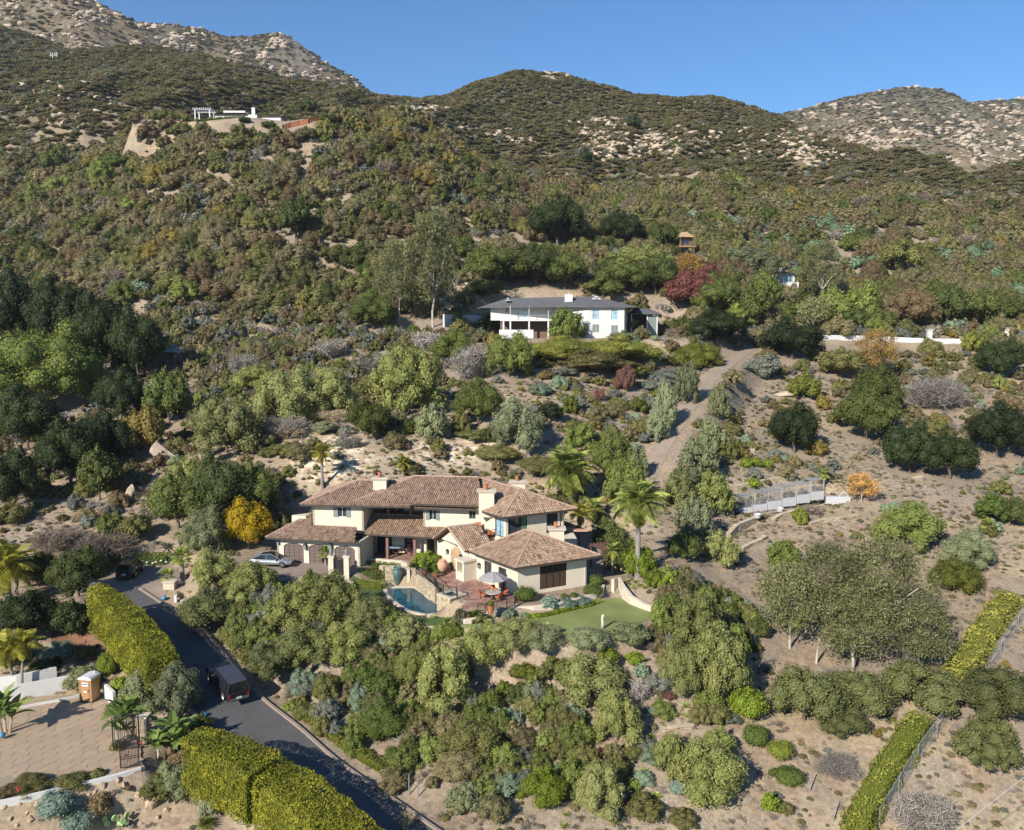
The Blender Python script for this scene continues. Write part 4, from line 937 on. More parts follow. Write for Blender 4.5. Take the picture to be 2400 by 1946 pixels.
for i in range(17):
    if i < 4 or i > 12:
        z_ = (i if i < 4 else 16 - i) * .42 + .05; uu = uc + (hw_ + .14) * (1 if i < 4 else -1); v = MB().box(uu - .16, uu + .16, -.10, .0, z_, z_ + .38, wWL.fr())
    else:
        t0, t1 = math.pi * (i - 4) / 9, math.pi * (i - 3) / 9; r0, r1 = hw_ + .0, hw_ + .32; zc = ztop - hw_ - .35
        v = MB().prism([(uc + r * math.cos(t), zc + r * math.sin(t)) for r, t in ((r0, t0), (r1, t0), (r1, t1 - .03), (r0, t1 - .03))], -.10, 0.0, fr=lambda p: wWL.P(p[0], p[2], p[1]))
    part('arch_stone', v, M['fieldstone'], villa)
# stucco niche block in front of the wall
us, _ = wWL.uz(1066, 1350); nx = wWL.uz(1076, 1350)[0] + 1.55
nb_ = MB(); f = wWL.fr(); nb_.box(nx + .3, nx + .55, -1.7, 0, 0, 2.1, f); nb_.box(nx + 1.55, nx + 1.8, -1.7, 0, 0, 2.1, f); nb_.box(nx + .55, nx + 1.55, -1.7, 0, 0, .95, f); nb_.box(nx + .55, nx + 1.55, -.3, 0, .95, 2.1, f); nb_.box(nx + .2, nx + 1.9, -1.8, 0, 2.1, 2.3, f)
part('niche', nb_, M['stucco'], villa)
# --- upper deck between the blocks
deckz = 3.35
dk = [atz(1100, 1243, deckz)[:2], atz(1128, 1269, deckz)[:2], atz(1178, 1254, deckz)[:2], atz(1230, 1252, deckz)[:2], atz(1330, 1236, deckz)[:2], (9, 96), (-7, 96)]
part('deck', MB().prism(dk, deckz - .25, deckz), M['paleterra'], villa)
part('ground_storey', MB().prism([(-8.6, 93.8), (-5.6, 91.8), (-2.2, 89.6), (-.6, 88.4), (7.4, 92.6), (7.0, 98), (-8.6, 99)], 0, deckz - .25), M['stucco'], villa)
def railing(parent, pts, h=1.0, step=.16, rise=(0, 0), mat='iron', name='railing'):
    m = MB(); P = [Vector(p) for p in pts]
    for a, b in zip(P[:-1], P[1:]):
        L = (b - a).length; m.tube([a + Vector((0, 0, h)), b + Vector((0, 0, h))], .03, 4); m.tube([a + Vector((0, 0, .1)), b + Vector((0, 0, .1))], .018, 4)
        for i in range(int(L / step) + 1): q = a + (b - a) * min(1, i * step / L); m.tube([q, q + Vector((0, 0, h))], .011 if i % 10 else .028, 4)
    return part(name, m, M[mat], parent)
railing(villa, [(*p, deckz) for p in dk[:5]], .95)
# --- chimneys
def chimney(px0, px1, pyt, Yc, zb, pot=True, dep=1.1, potr=.19):
    x0_, _ , _ = aty(px0, pyt, Yc); x1_, _, zt = aty(px1, pyt, Yc)
    c = part('chimney', MB().box(x0_, x1_, Yc, Yc + dep, zb, zt), M['stucco'], villa); part('chimney_cap', MB().box(x0_ - .22, x1_ + .22, Yc - .22, Yc + dep + .22, zt, zt + .12).box(x0_ - .12, x1_ + .12, Yc - .12, Yc + dep + .12, zt - .14, zt - .002), M['stoneledge'], c)
    if pot: part('chimney_pot', MB().lathe([(potr, 0), (potr * 1.1, .1), (potr * .95, .12), (potr * .95, .5), (potr * 1.15, .55), (potr * 1.05, .62)], 12, ((x0_ + x1_) / 2 - .1, Yc + dep / 2, zt + .12)), M['terracotta'], c)
chimney(874, 905, 1123, 97.6, 6.2); chimney(1122, 1158, 1152, 92.6, 5.6, potr=.24); chimney(1197, 1231, 1131, 101, 5.5); chimney(1288, 1322, 1242, 88.2, 2.5)
m_ = MB(); P_ = on_plane(1111, 1137, RTl2, (RTc - RTl2).cross(RTp - RTc)); m_.box(P_.x - .45, P_.x + .45, P_.y - .4, P_.y + .4, P_.z - .1, P_.z + .25); part('skylight', m_, M['blueglass'], villa)
P_ = V3(atz(849, 1136, 8.1)); part('skylight', MB().box(P_.x - .35, P_.x + .35, P_.y - .2, P_.y + .5, P_.z - .3, P_.z + .08), M['whiteblue'], villa)
# ================================================================ GARDEN, POOL, ROAD
def sheet(name, poly, z, mat, th=.03, kind='structure', **kw):
    mb = MB().prism([p[:2] for p in poly], z - th, z); o = link(name, mb.mesh(name, M[mat]), kind=kind); return tag(o, **kw)
def strip_mesh(path, half0, half1, dz, cross=1, drape=False):
    """ribbon between two offsets from a centre line"""
    mb = MB(); P = [Vector(p) for p in path]; L = []
    for i, p in enumerate(P):
        d = P[min(i+1, len(P)-1)] - P[max(i-1, 0)]; d.z = 0; d.normalize(); nrm = Vector((-d.y, d.x, 0))
        row = []
        for k in range(cross + 1):
            q = p + nrm * (half0 + (half1 - half0) * k / cross); z = (gz(q.x, q.y) if drape else p.z) + dz; row.append((q.x, q.y, z))
        L.append(row)
    v = [q for r in L for q in r]; c = cross + 1
    return mb.add(v, [(i*c + k, i*c + k + 1, (i+1)*c + k + 1, (i+1)*c + k) for i in range(len(L)-1) for k in range(cross)])
def poly_drape(name, poly, dz, mat, step=.9, kind='structure', tri=True):
    """fills a polygon with a fine sheet that follows the ground"""
    bm = bmesh.new(); vs = [bm.verts.new((p[0], p[1], 0)) for p in poly]; f = bm.faces.new(vs)
    bmesh.ops.triangulate(bm, faces=[f])
    for _ in range(7):
        es = [e for e in bm.edges if e.calc_length() > step]
        if not es: break
        bmesh.ops.subdivide_edges(bm, edges=es, cuts=1, use_grid_fill=False); bmesh.ops.triangulate(bm, faces=bm.faces[:])
    for v in bm.verts: v.co.z = gz(v.co.x, v.co.y) + dz
    me = bpy.data.meshes.new(name); bm.normal_update()
    for f_ in bm.faces:
        if f_.normal.z < 0: f_.normal_flip()
    bm.to_mesh(me); bm.free(); me.materials.append(M[mat]); return link(name, me, kind=kind)
# road, kerb, verge
structure('road', strip_mesh(road_c, -2.75, 2.75, .02, 4), M['asphalt'])
kb = MB(); Pk = [Vector(p) for p in road_c]
for side, name in ((-1, 'kerb'), (1, 'kerb')):
    kb = MB(); prev = None
    for i, p in enumerate(Pk):
        d = Pk[min(i+1, len(Pk)-1)] - Pk[max(i-1, 0)]; d.z = 0; d.normalize(); nn = Vector((-d.y, d.x, 0)) * side
        row = [p + nn * 2.72 + Vector((0, 0, -.05)), p + nn * 2.76 + Vector((0, 0, .14)), p + nn * 3.0 + Vector((0, 0, .16)), p + nn * 3.05 + Vector((0, 0, -.3))]
        if prev: kb.add(prev + row, [(0,1,5,4),(1,2,6,5),(2,3,7,6)])
        prev = row
    structure('kerb', kb, M['asphaltish'])
structure('trail', strip_mesh(trail_c, -1.3, 1.3, .06, 6, True), M['dirt'])
poly_drape('driveway', drive_poly, .05, 'asphaltish'); poly_drape('entrance_court', court_poly, .05, 'asphaltish')
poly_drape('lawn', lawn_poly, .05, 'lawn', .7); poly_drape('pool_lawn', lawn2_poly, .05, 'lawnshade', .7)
# stone blocks laid in courses along a wall line (xy path), coursed and uneven
def stone_wall(name, path, z0, z1, th, label, mat='stonewall', bl=.34, bh=.17, parent=None, cap=True, batter=0):
    t = thing(name, label, 'wall', (path[0][0], path[0][1], min(z0) if hasattr(z0, '__len__') else z0)) if parent is None else parent
    off = Vector(t.location) if parent is None else Vector((0, 0, 0))
    core = MB(); st = MB(); P = [Vector((p[0], p[1], 0)) - Vector((off.x, off.y, 0)) for p in path]
    Z0 = z0 if hasattr(z0, '__len__') else [z0] * len(P); Z1 = z1 if hasattr(z1, '__len__') else [z1] * len(P); rg = random.Random(len(path) * 7 + int(abs(path[0][0]) * 10)); caps = MB()
    for i in range(len(P) - 1):
        a, b = P[i], P[i+1]; L = (b - a).length; e = (b - a).normalized(); n = Vector((-e.y, e.x, 0)); za0, zb0, za1, zb1 = Z0[i] - off.z, Z0[i+1] - off.z, Z1[i] - off.z, Z1[i+1] - off.z
        v = [a + n*th/2 + Vector((0,0,za0)), b + n*th/2 + Vector((0,0,zb0)), b + n*th/2 + Vector((0,0,zb1)), a + n*th/2 + Vector((0,0,za1)), a - n*th/2 + Vector((0,0,za0)), b - n*th/2 + Vector((0,0,zb0)), b - n*th/2 + Vector((0,0,zb1)), a - n*th/2 + Vector((0,0,za1))]
        core.add(v, [(3,2,1,0),(4,5,6,7),(0,1,5,4),(2,3,7,6),(0,4,7,3),(1,2,6,5)])
        for sgn in (-1, 1):
            z = min(za0, zb0)
            while z < max(za1, zb1) - .04:
                u = -rg.uniform(0, bl)
                while u < L:
                    l = bl * rg.uniform(.6, 1.4); u0, u1 = max(0, u), min(L, u + l - .02); um = (u0 + u1) / 2 / L; zt = za1 + (zb1 - za1) * um; zl = za0 + (zb0 - za0) * um
                    if u1 > u0 + .05 and z + bh * .5 < zt and z + bh > zl:
                        pr = th / 2 + rg.uniform(.015, .05); q0, q1 = z + .01, min(z + bh - .01, zt + .03)
                        c_ = [a + e * u0, a + e * u1]; vs = [c + n * sgn * w_ + Vector((0, 0, zz)) for w_ in (th / 2 - .02, pr) for zz in (q0, q1) for c in c_]
                        st.add(vs, [(4,5,7,6),(0,1,5,4),(2,6,7,3),(0,4,6,2),(1,3,7,5)], rg.random())
                    u += l
                z += bh
        if cap:
            k = max(1, int(L / .45))
            for j in range(k):
                a_, b_ = a + e * (L * j / k + .008), a + e * (L * (j + 1) / k - .008); z_ = za1 + (zb1 - za1) * (j + .5) / k
                vs = [c + n * s_ * (th / 2 + .05) + Vector((0, 0, z_ + hh)) for hh in (0.001, .07) for s_ in (-1, 1) for c in (a_, b_)]
                caps.add(vs, [(0,1,3,2),(4,6,7,5),(0,4,5,1),(2,3,7,6),(0,2,6,4),(1,5,7,3)], rg.uniform(.5, .85))
    part('core', core, M['mortar'], t); s_ = part('stones', st, M[mat], t, attr=True); s_['kind'] = 'stuff'
    if cap: c_ = part('coping', caps, M['stonewall'], t, attr=True); c_['kind'] = 'stuff'
    return t
# ---- pool
WZ = -1.5
wsurf = link('pool_water', MB().prism(pool_poly, -2.9, WZ - .05).mesh('pool_water', M['water']), kind='structure')
pp = [Vector((*p, 0)) for p in pool_poly]; cpm = MB(); cen = sum(pp, Vector()) / len(pp)
pool_edge = thing('pool', 'blue swimming pool with a curved pale stone edge below the stone wall', 'pool', (cen.x, cen.y, WZ))
shell = MB(); n_ = len(pp)
for i in range(n_):
    a, b = pp[i], pp[(i+1) % n_]; e = (b - a).normalized(); out = Vector((e.y, -e.x, 0)); 
    if out.dot((a + b) / 2 - cen) < 0: out = -out
    k = max(1, int((b - a).length / .5))
    for j in range(k):
        a_, b_ = a + (b - a) * (j / k) + e * .006, a + (b - a) * ((j + 1) / k) - e * .006; vs = []
        for hh in (-.35, .04):
            for s_ in (-.02, .38):
                for c in (a_, b_): vs.append(c + out * s_ + Vector((0, 0, WZ + hh)) - pool_edge.location)
        part('coping_stone', MB().add(vs, [(0,1,3,2),(4,6,7,5),(0,4,5,1),(2,3,7,6),(0,2,6,4),(1,5,7,3)]), M['stoneledge'], pool_edge)
    vs = [a + out * .4, b + out * .4, b + out * .05, a + out * .05]
    shell.add([v + Vector((0, 0, WZ - .3)) - pool_edge.location for v in vs] + [v + Vector((0, 0, WZ - 1.6)) - pool_edge.location for v in vs], [(0,1,2,3),(4,5,6,7),(0,1,5,4),(2,3,7,6)])
part('pool_shell', shell, M['stoneledge'], pool_edge)
# curved stone wall above the pool
sw = [atz(x, y, WZ)[:2] for x, y in ((893,1360),(903,1363),(925,1363),(966,1367),(985,1382),(1000,1396),(1012,1405),(1024,1413))]
topz = [.15, .2, .2, .2, .12, .05, 0, 0]
stone_wall('stone_retaining_wall', sw, -2.2, topz, .45, 'curved honey stone retaining wall rising behind the swimming pool')
# spa with a tiled weir
sp = thing('spa', 'raised square stone spa overflowing into the pool', 'hot tub', (-6.6, 81.6, -1.6))
spc = [Vector((*atz(1025, 1430, WZ)[:2], 0)), Vector((*atz(1050, 1440, WZ)[:2], 0))]; e_ = (spc[1] - spc[0]).normalized(); n__ = Vector((-e_.y, e_.x, 0)); S_ = 2.1; w0_ = spc[0]
fr_ = lambda p: w0_ + e_ * p[0] + n__ * p[1] + Vector((0, 0, p[2])) - sp.location
part('spa_wall', MB().box(0, .35, 0, S_, -2.4, .12, fr_).box(S_-.35, S_, 0, S_, -2.4, .12, fr_).box(.35, S_-.35, 0, .35, -2.4, .12, fr_).box(.35, S_-.35, S_-.35, S_, -2.4, .12, fr_), M['mortar'], sp)
stm = MB(); rg_ = random.Random(3)
for r_ in range(11):
    for c_ in range(6):
        for fc in (0, 1):
            u0, u1 = c_ * .35 + .01 + (r_ % 2) * .0, c_ * .35 + .34; z0_, z1_ = -1.9 + r_ * .19, -1.9 + r_ * .19 + .17
            if fc == 0: stm.box(u0, u1, -.05, .0, z0_, z1_, fr_, rg_.random())
            elif r_ > 9 or c_ in (0, 5): stm.box(-.05, 0, u0, u1, z0_, z1_, fr_, rg_.random())
o_ = part('stones', stm, M['stonewall'], sp, attr=True); o_['kind'] = 'stuff'
part('spa_coping', MB().box(-.08, .40, -.08, S_+.08, .121, .2, fr_).box(S_-.40, S_+.08, -.08, S_+.08, .121, .2, fr_).box(.4, S_-.4, -.08, .40, .121, .2, fr_).box(.4, S_-.4, S_-.4, S_+.08, .121, .2, fr_), M['stoneledge'], sp)
part('spa_water', MB().box(.35, S_-.35, .35, S_-.35, -.3, .02, fr_), M['water'], sp)
part('weir_panel', MB().box(-.07, -.002, .35, S_-.35, -1.9, .0, fr_), M['fieldstone'], sp)
# ---- terraces in front of the porch and the patio
def flag_pave(name, poly, z, mat='brick', cell=.55, th=.2):
    """flagstones laid with open joints over a bed"""
    s = link(name, MB().prism([p[:2] for p in poly], z - th, z - .02).mesh(name, M['mortar']), kind='structure'); mb = MB(); rg = random.Random(9)
    xs = [p[0] for p in poly]; ys = [p[1] for p in poly]; P = np.array([p[:2] for p in poly]); j = 0; y = min(ys)
    while y < max(ys):
        h = cell * rg.uniform(.8, 1.1); x = min(xs) - rg.uniform(0, cell)
        while x < max(xs):
            w_ = cell * rg.uniform(.7, 1.5)
            if poly_sd(np.array([x + w_/2]), np.array([y + h/2]), [tuple(q) for q in P])[0] < -.22: mb.box(x + .012, x + w_ - .012, y + .012, y + h - .012, z - .03, z + rg.uniform(0, .008), a=rg.random())
            x += w_
        y += h
    f = part('flagstones', mb, M[mat], s, attr=True); f['kind'] = 'stuff'; return s
porch_poly = [atz(818,1309,0), atz(880,1313,0), atz(945,1316,0), atz(960,1322,0), atz(1000,1345,0), atz(1024,1370,0), atz(1068,1385,0), atz(1075,1400,0), atz(1092,1412,0), atz(1075,1433,0), atz(1150,1425,0), atz(1212,1415,0), atz(1213,1399,0), (W0+e2*10.6)[:2], (-10, 99), (-18.2, 99.2)]
flag_pave('patio_paving', porch_poly, .06)
def low_wall(name, pts, z0, z1, th, mat, label, cat='wall'):
    t = MB(); P = [Vector((p[0], p[1], 0)) for p in pts]; pv = None; n = len(P); L = []
    for i, p in enumerate(P):
        d = (P[min(i+1, n-1)] - P[max(i-1, 0)]).normalized(); nn = Vector((-d.y, d.x, 0)) * th / 2; L.append((p + nn, p - nn))
    Z0 = z0 if hasattr(z0, '__len__') else [z0] * n; Z1 = z1 if hasattr(z1, '__len__') else [z1] * n
    v = []
    for (a, b), za, zb in zip(L, Z0, Z1): v += [(a.x, a.y, za), (b.x, b.y, za), (a.x, a.y, zb), (b.x, b.y, zb)]
    f = []
    for i in range(n - 1):
        q = 4 * i; f += [(q, q+4, q+6, q+2), (q+1, q+3, q+7, q+5), (q+2, q+6, q+7, q+3), (q, q+1, q+5, q+4)]
    f += [(0, 2, 3, 1), (4*n-4, 4*n-3, 4*n-1, 4*n-2)]; t.add(v, f)
    return tag(link(name, t.mesh(name, M[mat])), label, cat)
low_wall('terrace_edge', [atz(x, y, .2) for x, y in ((817,1308),(880,1311),(940,1316),(958,1325),(957,1338))], -1.6, .3, .35, 'stoneledge', 'pale stone ledge along the front of the porch terrace')
low_wall('planter_wall', [atz(x, y, -.9) for x, y in ((1068,1455),(1090,1462),(1118,1459),(1145,1449),(1190,1441),(1250,1440),(1300,1434),(1350,1423),(1395,1412),(1412,1402),(1414,1392))], -1.6, [-.5,-.45,-.4,-.3,-.12,-.05,-.02,0,.05,.08,.1], .3, 'stucco', 'cream curved planter wall between the front wing and the lawn')
low_wall('driveway_wall', [atz(x, y, 0) for x, y in ((778,1342),(790,1348),(800,1350),(818,1352),(828,1354))], -2, [-.2,-.2,-.1,-.3,-.6], .3, 'stoneledge', 'cream wall beside the iron garden gate by the driveway')
low_wall('porch_side_wall', [atz(x, y, 0) for x, y in ((812,1312),(822,1302),(832,1296),(841,1291))], -.8, [.5, .9, 1.3, 1.6], .25, 'stucco', 'sloping cream side wall at the left end of the porch')
gt = thing('garden_gate', 'dark arched iron gate between cream piers by the driveway', 'gate', atz(795, 1345, 0))
part('gate_leaf', MB().box(-.5, .5, -.04, .04, 0, 1.6), M['iron'], gt); part('finial', MB().tube([(-.5, 0, 1.6), (0, 0, 1.9), (.5, 0, 1.6)], .05, 5), M['iron'], gt)
for sgn in (-1, 1):
    part('pier', MB().box(sgn * .85 - .28, sgn * .85 + .28, -.28, .28, -1.6, 1.9).box(sgn * .85 - .36, sgn * .85 + .36, -.36, .36, 1.9, 2.05), M['stucco'], gt)
    part('pier_lamp', MB().lathe([(.1, 0), (.16, .08), (.2, .5), (.24, .52), (.05, .75)], 8, (sgn * .85, 0, 2.05)), M['shutterglass'], gt)
def fence_rail(name, pts, label, h=1.0, mat='iron', step=.13):
    t = thing(name, label, 'railing', pts[0]); P = [Vector(p) - Vector(pts[0]) for p in pts]
    top = MB(); bars = MB(); posts = MB()
    for a, b in zip(P[:-1], P[1:]):
        L = (b - a).length; top.tube([a + Vector((0,0,h)), b + Vector((0,0,h))], .035, 4); top.tube([a + Vector((0,0,.12)), b + Vector((0,0,.12))], .02, 4)
        for i in range(1, int(L / step) + 1): q = a + (b - a) * (i * step / L); bars.tube([q + Vector((0,0,.1)), q + Vector((0,0,h))], .014, 4)
        posts.tube([a, a + Vector((0,0,h + .08))], .04, 5)
    part('rail', top, M[mat], t); part('baluster', bars, M[mat], t); part('posts', posts, M[mat], t); return t
fence_rail('pool_railing', [atz(x, y, .1) for x, y in ((975,1347),(990,1354),(1005,1364),(1018,1374),(1027,1388),(1040,1396),(1070,1399),(1073,1412))], 'dark iron railing curving along the top of the stone pool wall')
fence_rail('patio_railing', [atz(x, y, .1) for x, y in ((1120,1440),(1138,1438),(1165,1432),(1188,1427),(1206,1421),(1212,1412))], 'black iron railing at the front edge of the umbrella patio', .95)
fence_rail('spa_railing', [atz(x, y, -.6) for x, y in ((1069,1462),(1076,1459),(1084,1455))], 'short iron railing between the spa and the spiky cycad', 1.2)
# steps right of the front wing
stp = thing('brick_steps', 'pink brick steps descending to the lawn right of the front wing', 'steps', atz(1430, 1398, -.8)); 
for i in range(6): part('step', MB().box(-1.1, 1.1, i * .42, i * .42 + .6, -.4, i * .17 + .05), M['terracotta'] if False else M['brick'], stp, attr=True)
stp.rotation_euler = (0, 0, R(-18))
low_wall('step_wall', [atz(x, y, 0) for x, y in ((1436,1378),(1450,1372),(1462,1385),(1480,1398),(1510,1409),(1545,1420))], -1.6, [.9,.9,.5,.1,-.2,-.3], .35, 'stoneledge', 'cream stone wall curving from the brick steps round the lawn')
# pergola behind the wing
pg = thing('pergola', 'dark brown slatted pergola behind the front wing under the palms', 'pergola', (11.2, 91.5, 0))
for i in range(9): part('rafter', MB().box(-1.9 + i * .45, -1.82 + i * .45, -1.6, 1.6, 2.55, 2.75), M['woodtrim'], pg)
for i in (-1.5, 1.5): part('beam', MB().box(-2.1, 2.1, i - .08, i + .08, 2.35, 2.55), M['woodtrim'], pg)
for x_ in (-1.8, 1.8):
    for y_ in (-1.5, 1.5): part('leg', MB().box(x_ - .09, x_ + .09, y_ - .09, y_ + .09, 0, 2.35), M['woodtrim'], pg)
pg.rotation_euler = (0, 0, R(25))
# ---- stamped driveway, bottom left: hexagon-ish stones with open joints
bed = sheet('driveway_paving', lot_poly, -6.215, 'mulch', .25); bed.data.materials[0] = M['mortar']
rg_ = random.Random(21); vis_lot = [atz(px, py, -6.2)[:2] for px, py in ((-40,1905),(-40,1655),(60,1655),(115,1632),(240,1625),(285,1682),(330,1752),(332,1800),(150,1848),(0,1880))]
cs = 1.28
def jv(ix, iy, k):
    h = random.Random(ix * 7919 + iy * 104729 + k * 31); return h.uniform(-.17, .17), h.uniform(-.17, .17)
cells = 0
for iy in range(-3, 26):
    for ix in range(-26, 14):
        cx_, cy_ = -34 + ix * cs * .87 , 62.0 + iy * cs * .75 + 0
        cx_ = -34 + (ix + .5 * (iy % 2)) * cs * .866
        if poly_sd(np.array([cx_]), np.array([cy_]), vis_lot)[0] > -.25: continue
        vsn = []
        for k in range(6):
            a = math.pi / 3 * k + math.pi / 6; x_, y_ = cx_ + cs / 2 * math.cos(a), cy_ + cs / 2 * math.sin(a)
            kx, ky = round(x_ / .2), round(y_ / .2); j = jv(kx, ky, 0); x2, y2 = x_ + j[0], y_ + j[1]; vsn.append((cx_ + (x2 - cx_) * .965, cy_ + (y2 - cy_) * .965))
        # edges bowed a little, as stamped concrete is
        pl_ = []
        for k in range(6):
            a, b = vsn[k], vsn[(k+1) % 6]; pl_.append(a)
        mb = MB().prism(pl_, -6.22, -6.19); part('paving_stone', mb, M['paver'], bed); cells += 1
print('pavers', cells)
low_wall('lot_edge_wall', [atz(x, y, -6.1) for x, y in ((-120,1896),(0,1879),(130,1851),(260,1820),(330,1800))], -8.2, -6.05, .3, 'whitewall', 'long white wall along the lower edge of the stamped driveway')
low_wall('upper_white_wall', [atz(x, y, -6.2) for x, y in ((10,1645),(60,1636),(120,1625),(180,1614),(232,1606))], -7, -4.85, .3, 'whitewall', 'white garden wall behind the tan portable toilet')
low_wall('garden_white_wall', [atz(x, y, -5.4) for x, y in ((-20,1612),(40,1606),(90,1597),(133,1588))], -7, [-4.5,-4.45,-4.4,-4.35], .3, 'whitewall', 'white wall at the left beyond the two small palms')
low_wall('short_white_wall', [atz(x, y, -5.6) for x, y in ((245,1618),(258,1630),(268,1640))], -7, -4.9, .25, 'whitewall', 'short white wall end right of the portable toilet')
low_wall('bed_kerb', [atz(x, y, -6.1) for x, y in ((40,1660),(90,1650),(140,1641),(188,1630))], -6.4, -6.02, .2, 'whitewall', 'low white kerb of the flower bed at the back of the driveway', 'kerb')
poly_drape('mulch_bed', [atz(x, y, z_)[:2] for x, y, z_ in ((120,1530,-5),(230,1555,-5.4),(300,1570,-5.4),(275,1500,-4.4),(250,1460,-3.6),(190,1455,-3.2),(120,1480,-3.5))], .06, 'mulch', .8)
# ---- terraced kitchen garden on the right: dry stone walls
def px_path(pts, Ys): return [aty(px, py, Y)[:2] for (px, py), Y in zip(pts, Ys)]
stone_wall('terrace_wall', [atz(x, y, 1.2)[:2] for x, y in ((1707,1254),(1725,1245),(1755,1234),(1790,1222),(1822,1214))], .2, [1.4,2.0,2.1,2.15,2.1], .5, 'front pale dry stone terrace wall below the cages', bl=.4, bh=.22)
stone_wall('terrace_wall', [atz(x, y, 1.6)[:2] for x, y in ((1812,1221),(1830,1214),(1862,1208),(1900,1201),(1950,1191))], .6, [1.9,2.1,2.3,2.3,2.3], .5, 'pale dry stone wall behind the round yellow green tree', bl=.4, bh=.22)
stone_wall('terrace_wall', [aty(x, y, Y)[:2] for x, y, Y in ((1725,1122,118),(1770,1116,119.5),(1820,1108,121),(1868,1102,122))], 3.0, [4.4,4.7,5.0,5.2], .5, 'upper dry stone wall behind the wire cages', bl=.45, bh=.25)
stone_wall('stone_edging', [hit(x, y)[:2] for x, y in ((1738,1292),(1760,1280),(1780,1272),(1795,1262))], [hit(x, y)[2] - .4 for x, y in ((1738,1292),(1760,1280),(1780,1272),(1795,1262))], [hit(x, y)[2] + .35 for x, y in ((1738,1292),(1760,1280),(1780,1272),(1795,1262))], .45, 'curved low stone edging round the patch of green grass', bl=.4, bh=.22)
stone_wall('stone_edging', [hit(x, y)[:2] for x, y in ((1895,1232),(1930,1222),(1965,1218),(2010,1213))], [hit(x, y)[2] - .3 for x, y in ((1895,1232),(1930,1222),(1965,1218),(2010,1213))], [hit(x, y)[2] + .25 for x, y in ((1895,1232),(1930,1222),(1965,1218),(2010,1213))], .4, 'thin stone edging right of the round yellow green tree', bl=.4, bh=.22)
stone_wall('stone_steps_wall', [hit(x, y)[:2] for x, y in ((1722,970),(1735,1000),(1750,1030),(1765,1062))], [hit(x, y)[2] - .3 for x, y in ((1722,970),(1735,1000),(1750,1030),(1765,1062))], [hit(x, y)[2] + .3 for x, y in ((1722,970),(1735,1000),(1750,1030),(1765,1062))], .6, 'line of pale stones running up the bare slope left of the oaks', bl=.6, bh=.3)
stone_wall('stone_wall', [hit(x, y)[:2] for x, y in ((1500,812),(1530,817),(1565,822))], [hit(x, y)[2] - .4 for x, y in ((1500,812),(1530,817),(1565,822))], [hit(x, y)[2] + .9 for x, y in ((1500,812),(1530,817),(1565,822))], .5, 'low pale stone wall below the yellow bush by the white house', bl=.6, bh=.3)
stone_wall('garden_path_edge', [hit(x, y)[:2] for x, y in ((1222,1716),(1260,1724),(1310,1735),(1385,1741))], [hit(x, y)[2] - .3 for x, y in ((1222,1716),(1260,1724),(1310,1735),(1385,1741))], [hit(x, y)[2] + .18 for x, y in ((1222,1716),(1260,1724),(1310,1735),(1385,1741))], .3, 'low pinkish path edging on the slope below the lawn', bl=.5, bh=.2)
stone_wall('garden_path_edge', [hit(x, y)[:2] for x, y in ((1548,1712),(1590,1708),(1625,1703))], [hit(x, y)[2] - .3 for x, y in ((1548,1712),(1590,1708),(1625,1703))], [hit(x, y)[2] + .18 for x, y in ((1548,1712),(1590,1708),(1625,1703))], .3, 'short pale path edging under the cluster of rosettes', bl=.5, bh=.2)
# ================================================================ OTHER BUILDINGS
def simple_roof(parent, faces, mat='darkroof', th=.2, label=None):
    o = None
    for f in faces:
        P = [Vector(p) for p in f]; k = len(P); mb = MB().add(P + [p - Vector((0, 0, th)) for p in P], [tuple(range(k)), tuple(range(k, 2*k))[::-1]] + [(i, k+i, k+(i+1) % k, (i+1) % k) for i in range(k)]); o = part('roof', mb, M[mat], parent, label=label)
    return o
wh = thing('white_house', 'white two storey hillside house with charcoal hip roof and square white chimney', 'house')
YW = 186.0
def wp(px, py, Y): return V3(aty(px, py, Y))
# right block (two storeys) and left wing (upper floor on a deck)
RA, RB = wp(1375, 716, YW), wp(1484, 722, YW + .5); zE = (RA.z + RB.z) / 2; RA.z = RB.z = zE
LA = wp(1128, 722, YW + 5); LA.z = zE; KA = wp(1205, 718, YW + 2); KA.z = zE
zr = wp(1240, 693, YW + 8).z; zr2 = wp(1390, 694, YW + 8).z
PA, PB = Vector((wp(1190, 697, YW+8).x, YW + 9, zE + 2.2)), Vector((wp(1395, 693, YW+8).x, YW + 8, zE + 2.5))
simple_roof(wh, [[LA, wp(1330, 718, YW + 1.5) * 1 , PB, PA], [wp(1330, 718, YW + 1.5), RA, PB], [RA, RB + Vector((.8, 0, 0)), PB], [RB + Vector((.8, 0, 0)), RB + Vector((3.5, 14, 0)), PB], [LA + Vector((-2, 12, 0)), LA, PA], [RB + Vector((3.5, 14, 0)), LA + Vector((-2, 12, 0)), PA, PB]])
w1 = Wall(wp(1378, 760, YW + .9), wp(1463, 760, YW + 1.2)); gb = 23.5
def hole(w_, a, b, t, bt): u0_, z1_ = w_.uz(a, t); u1_, z0_ = w_.uz(b, bt); return (u0_, u1_, z0_, z1_)
hs = [hole(w1, 1389, 1405, 724, 749), hole(w1, 1433, 1448, 726, 750), hole(w1, 1389, 1405, 761, 780), hole(w1, 1433, 1449, 763, 781)]
w1.facade(wh, gb - 2, zE - .05, hs, mat='whitewall')
for i, h_ in enumerate(hs): w1.window(wh, *h_, 2 if i > 1 else 1, False, 'whiteframe', 'blueglass' if i < 2 else 'shutterglass', fw=.06)
Wall(wp(1463, 760, YW + 1.2), wp(1470, 760, YW + 13)).facade(wh, gb - 2, zE - .05, mat='whitewall')
w2 = Wall(wp(1300, 760, YW + 5), wp(1378, 760, YW + .9)); w2.facade(wh, gb - 2, zE - .05, mat='whitewall')
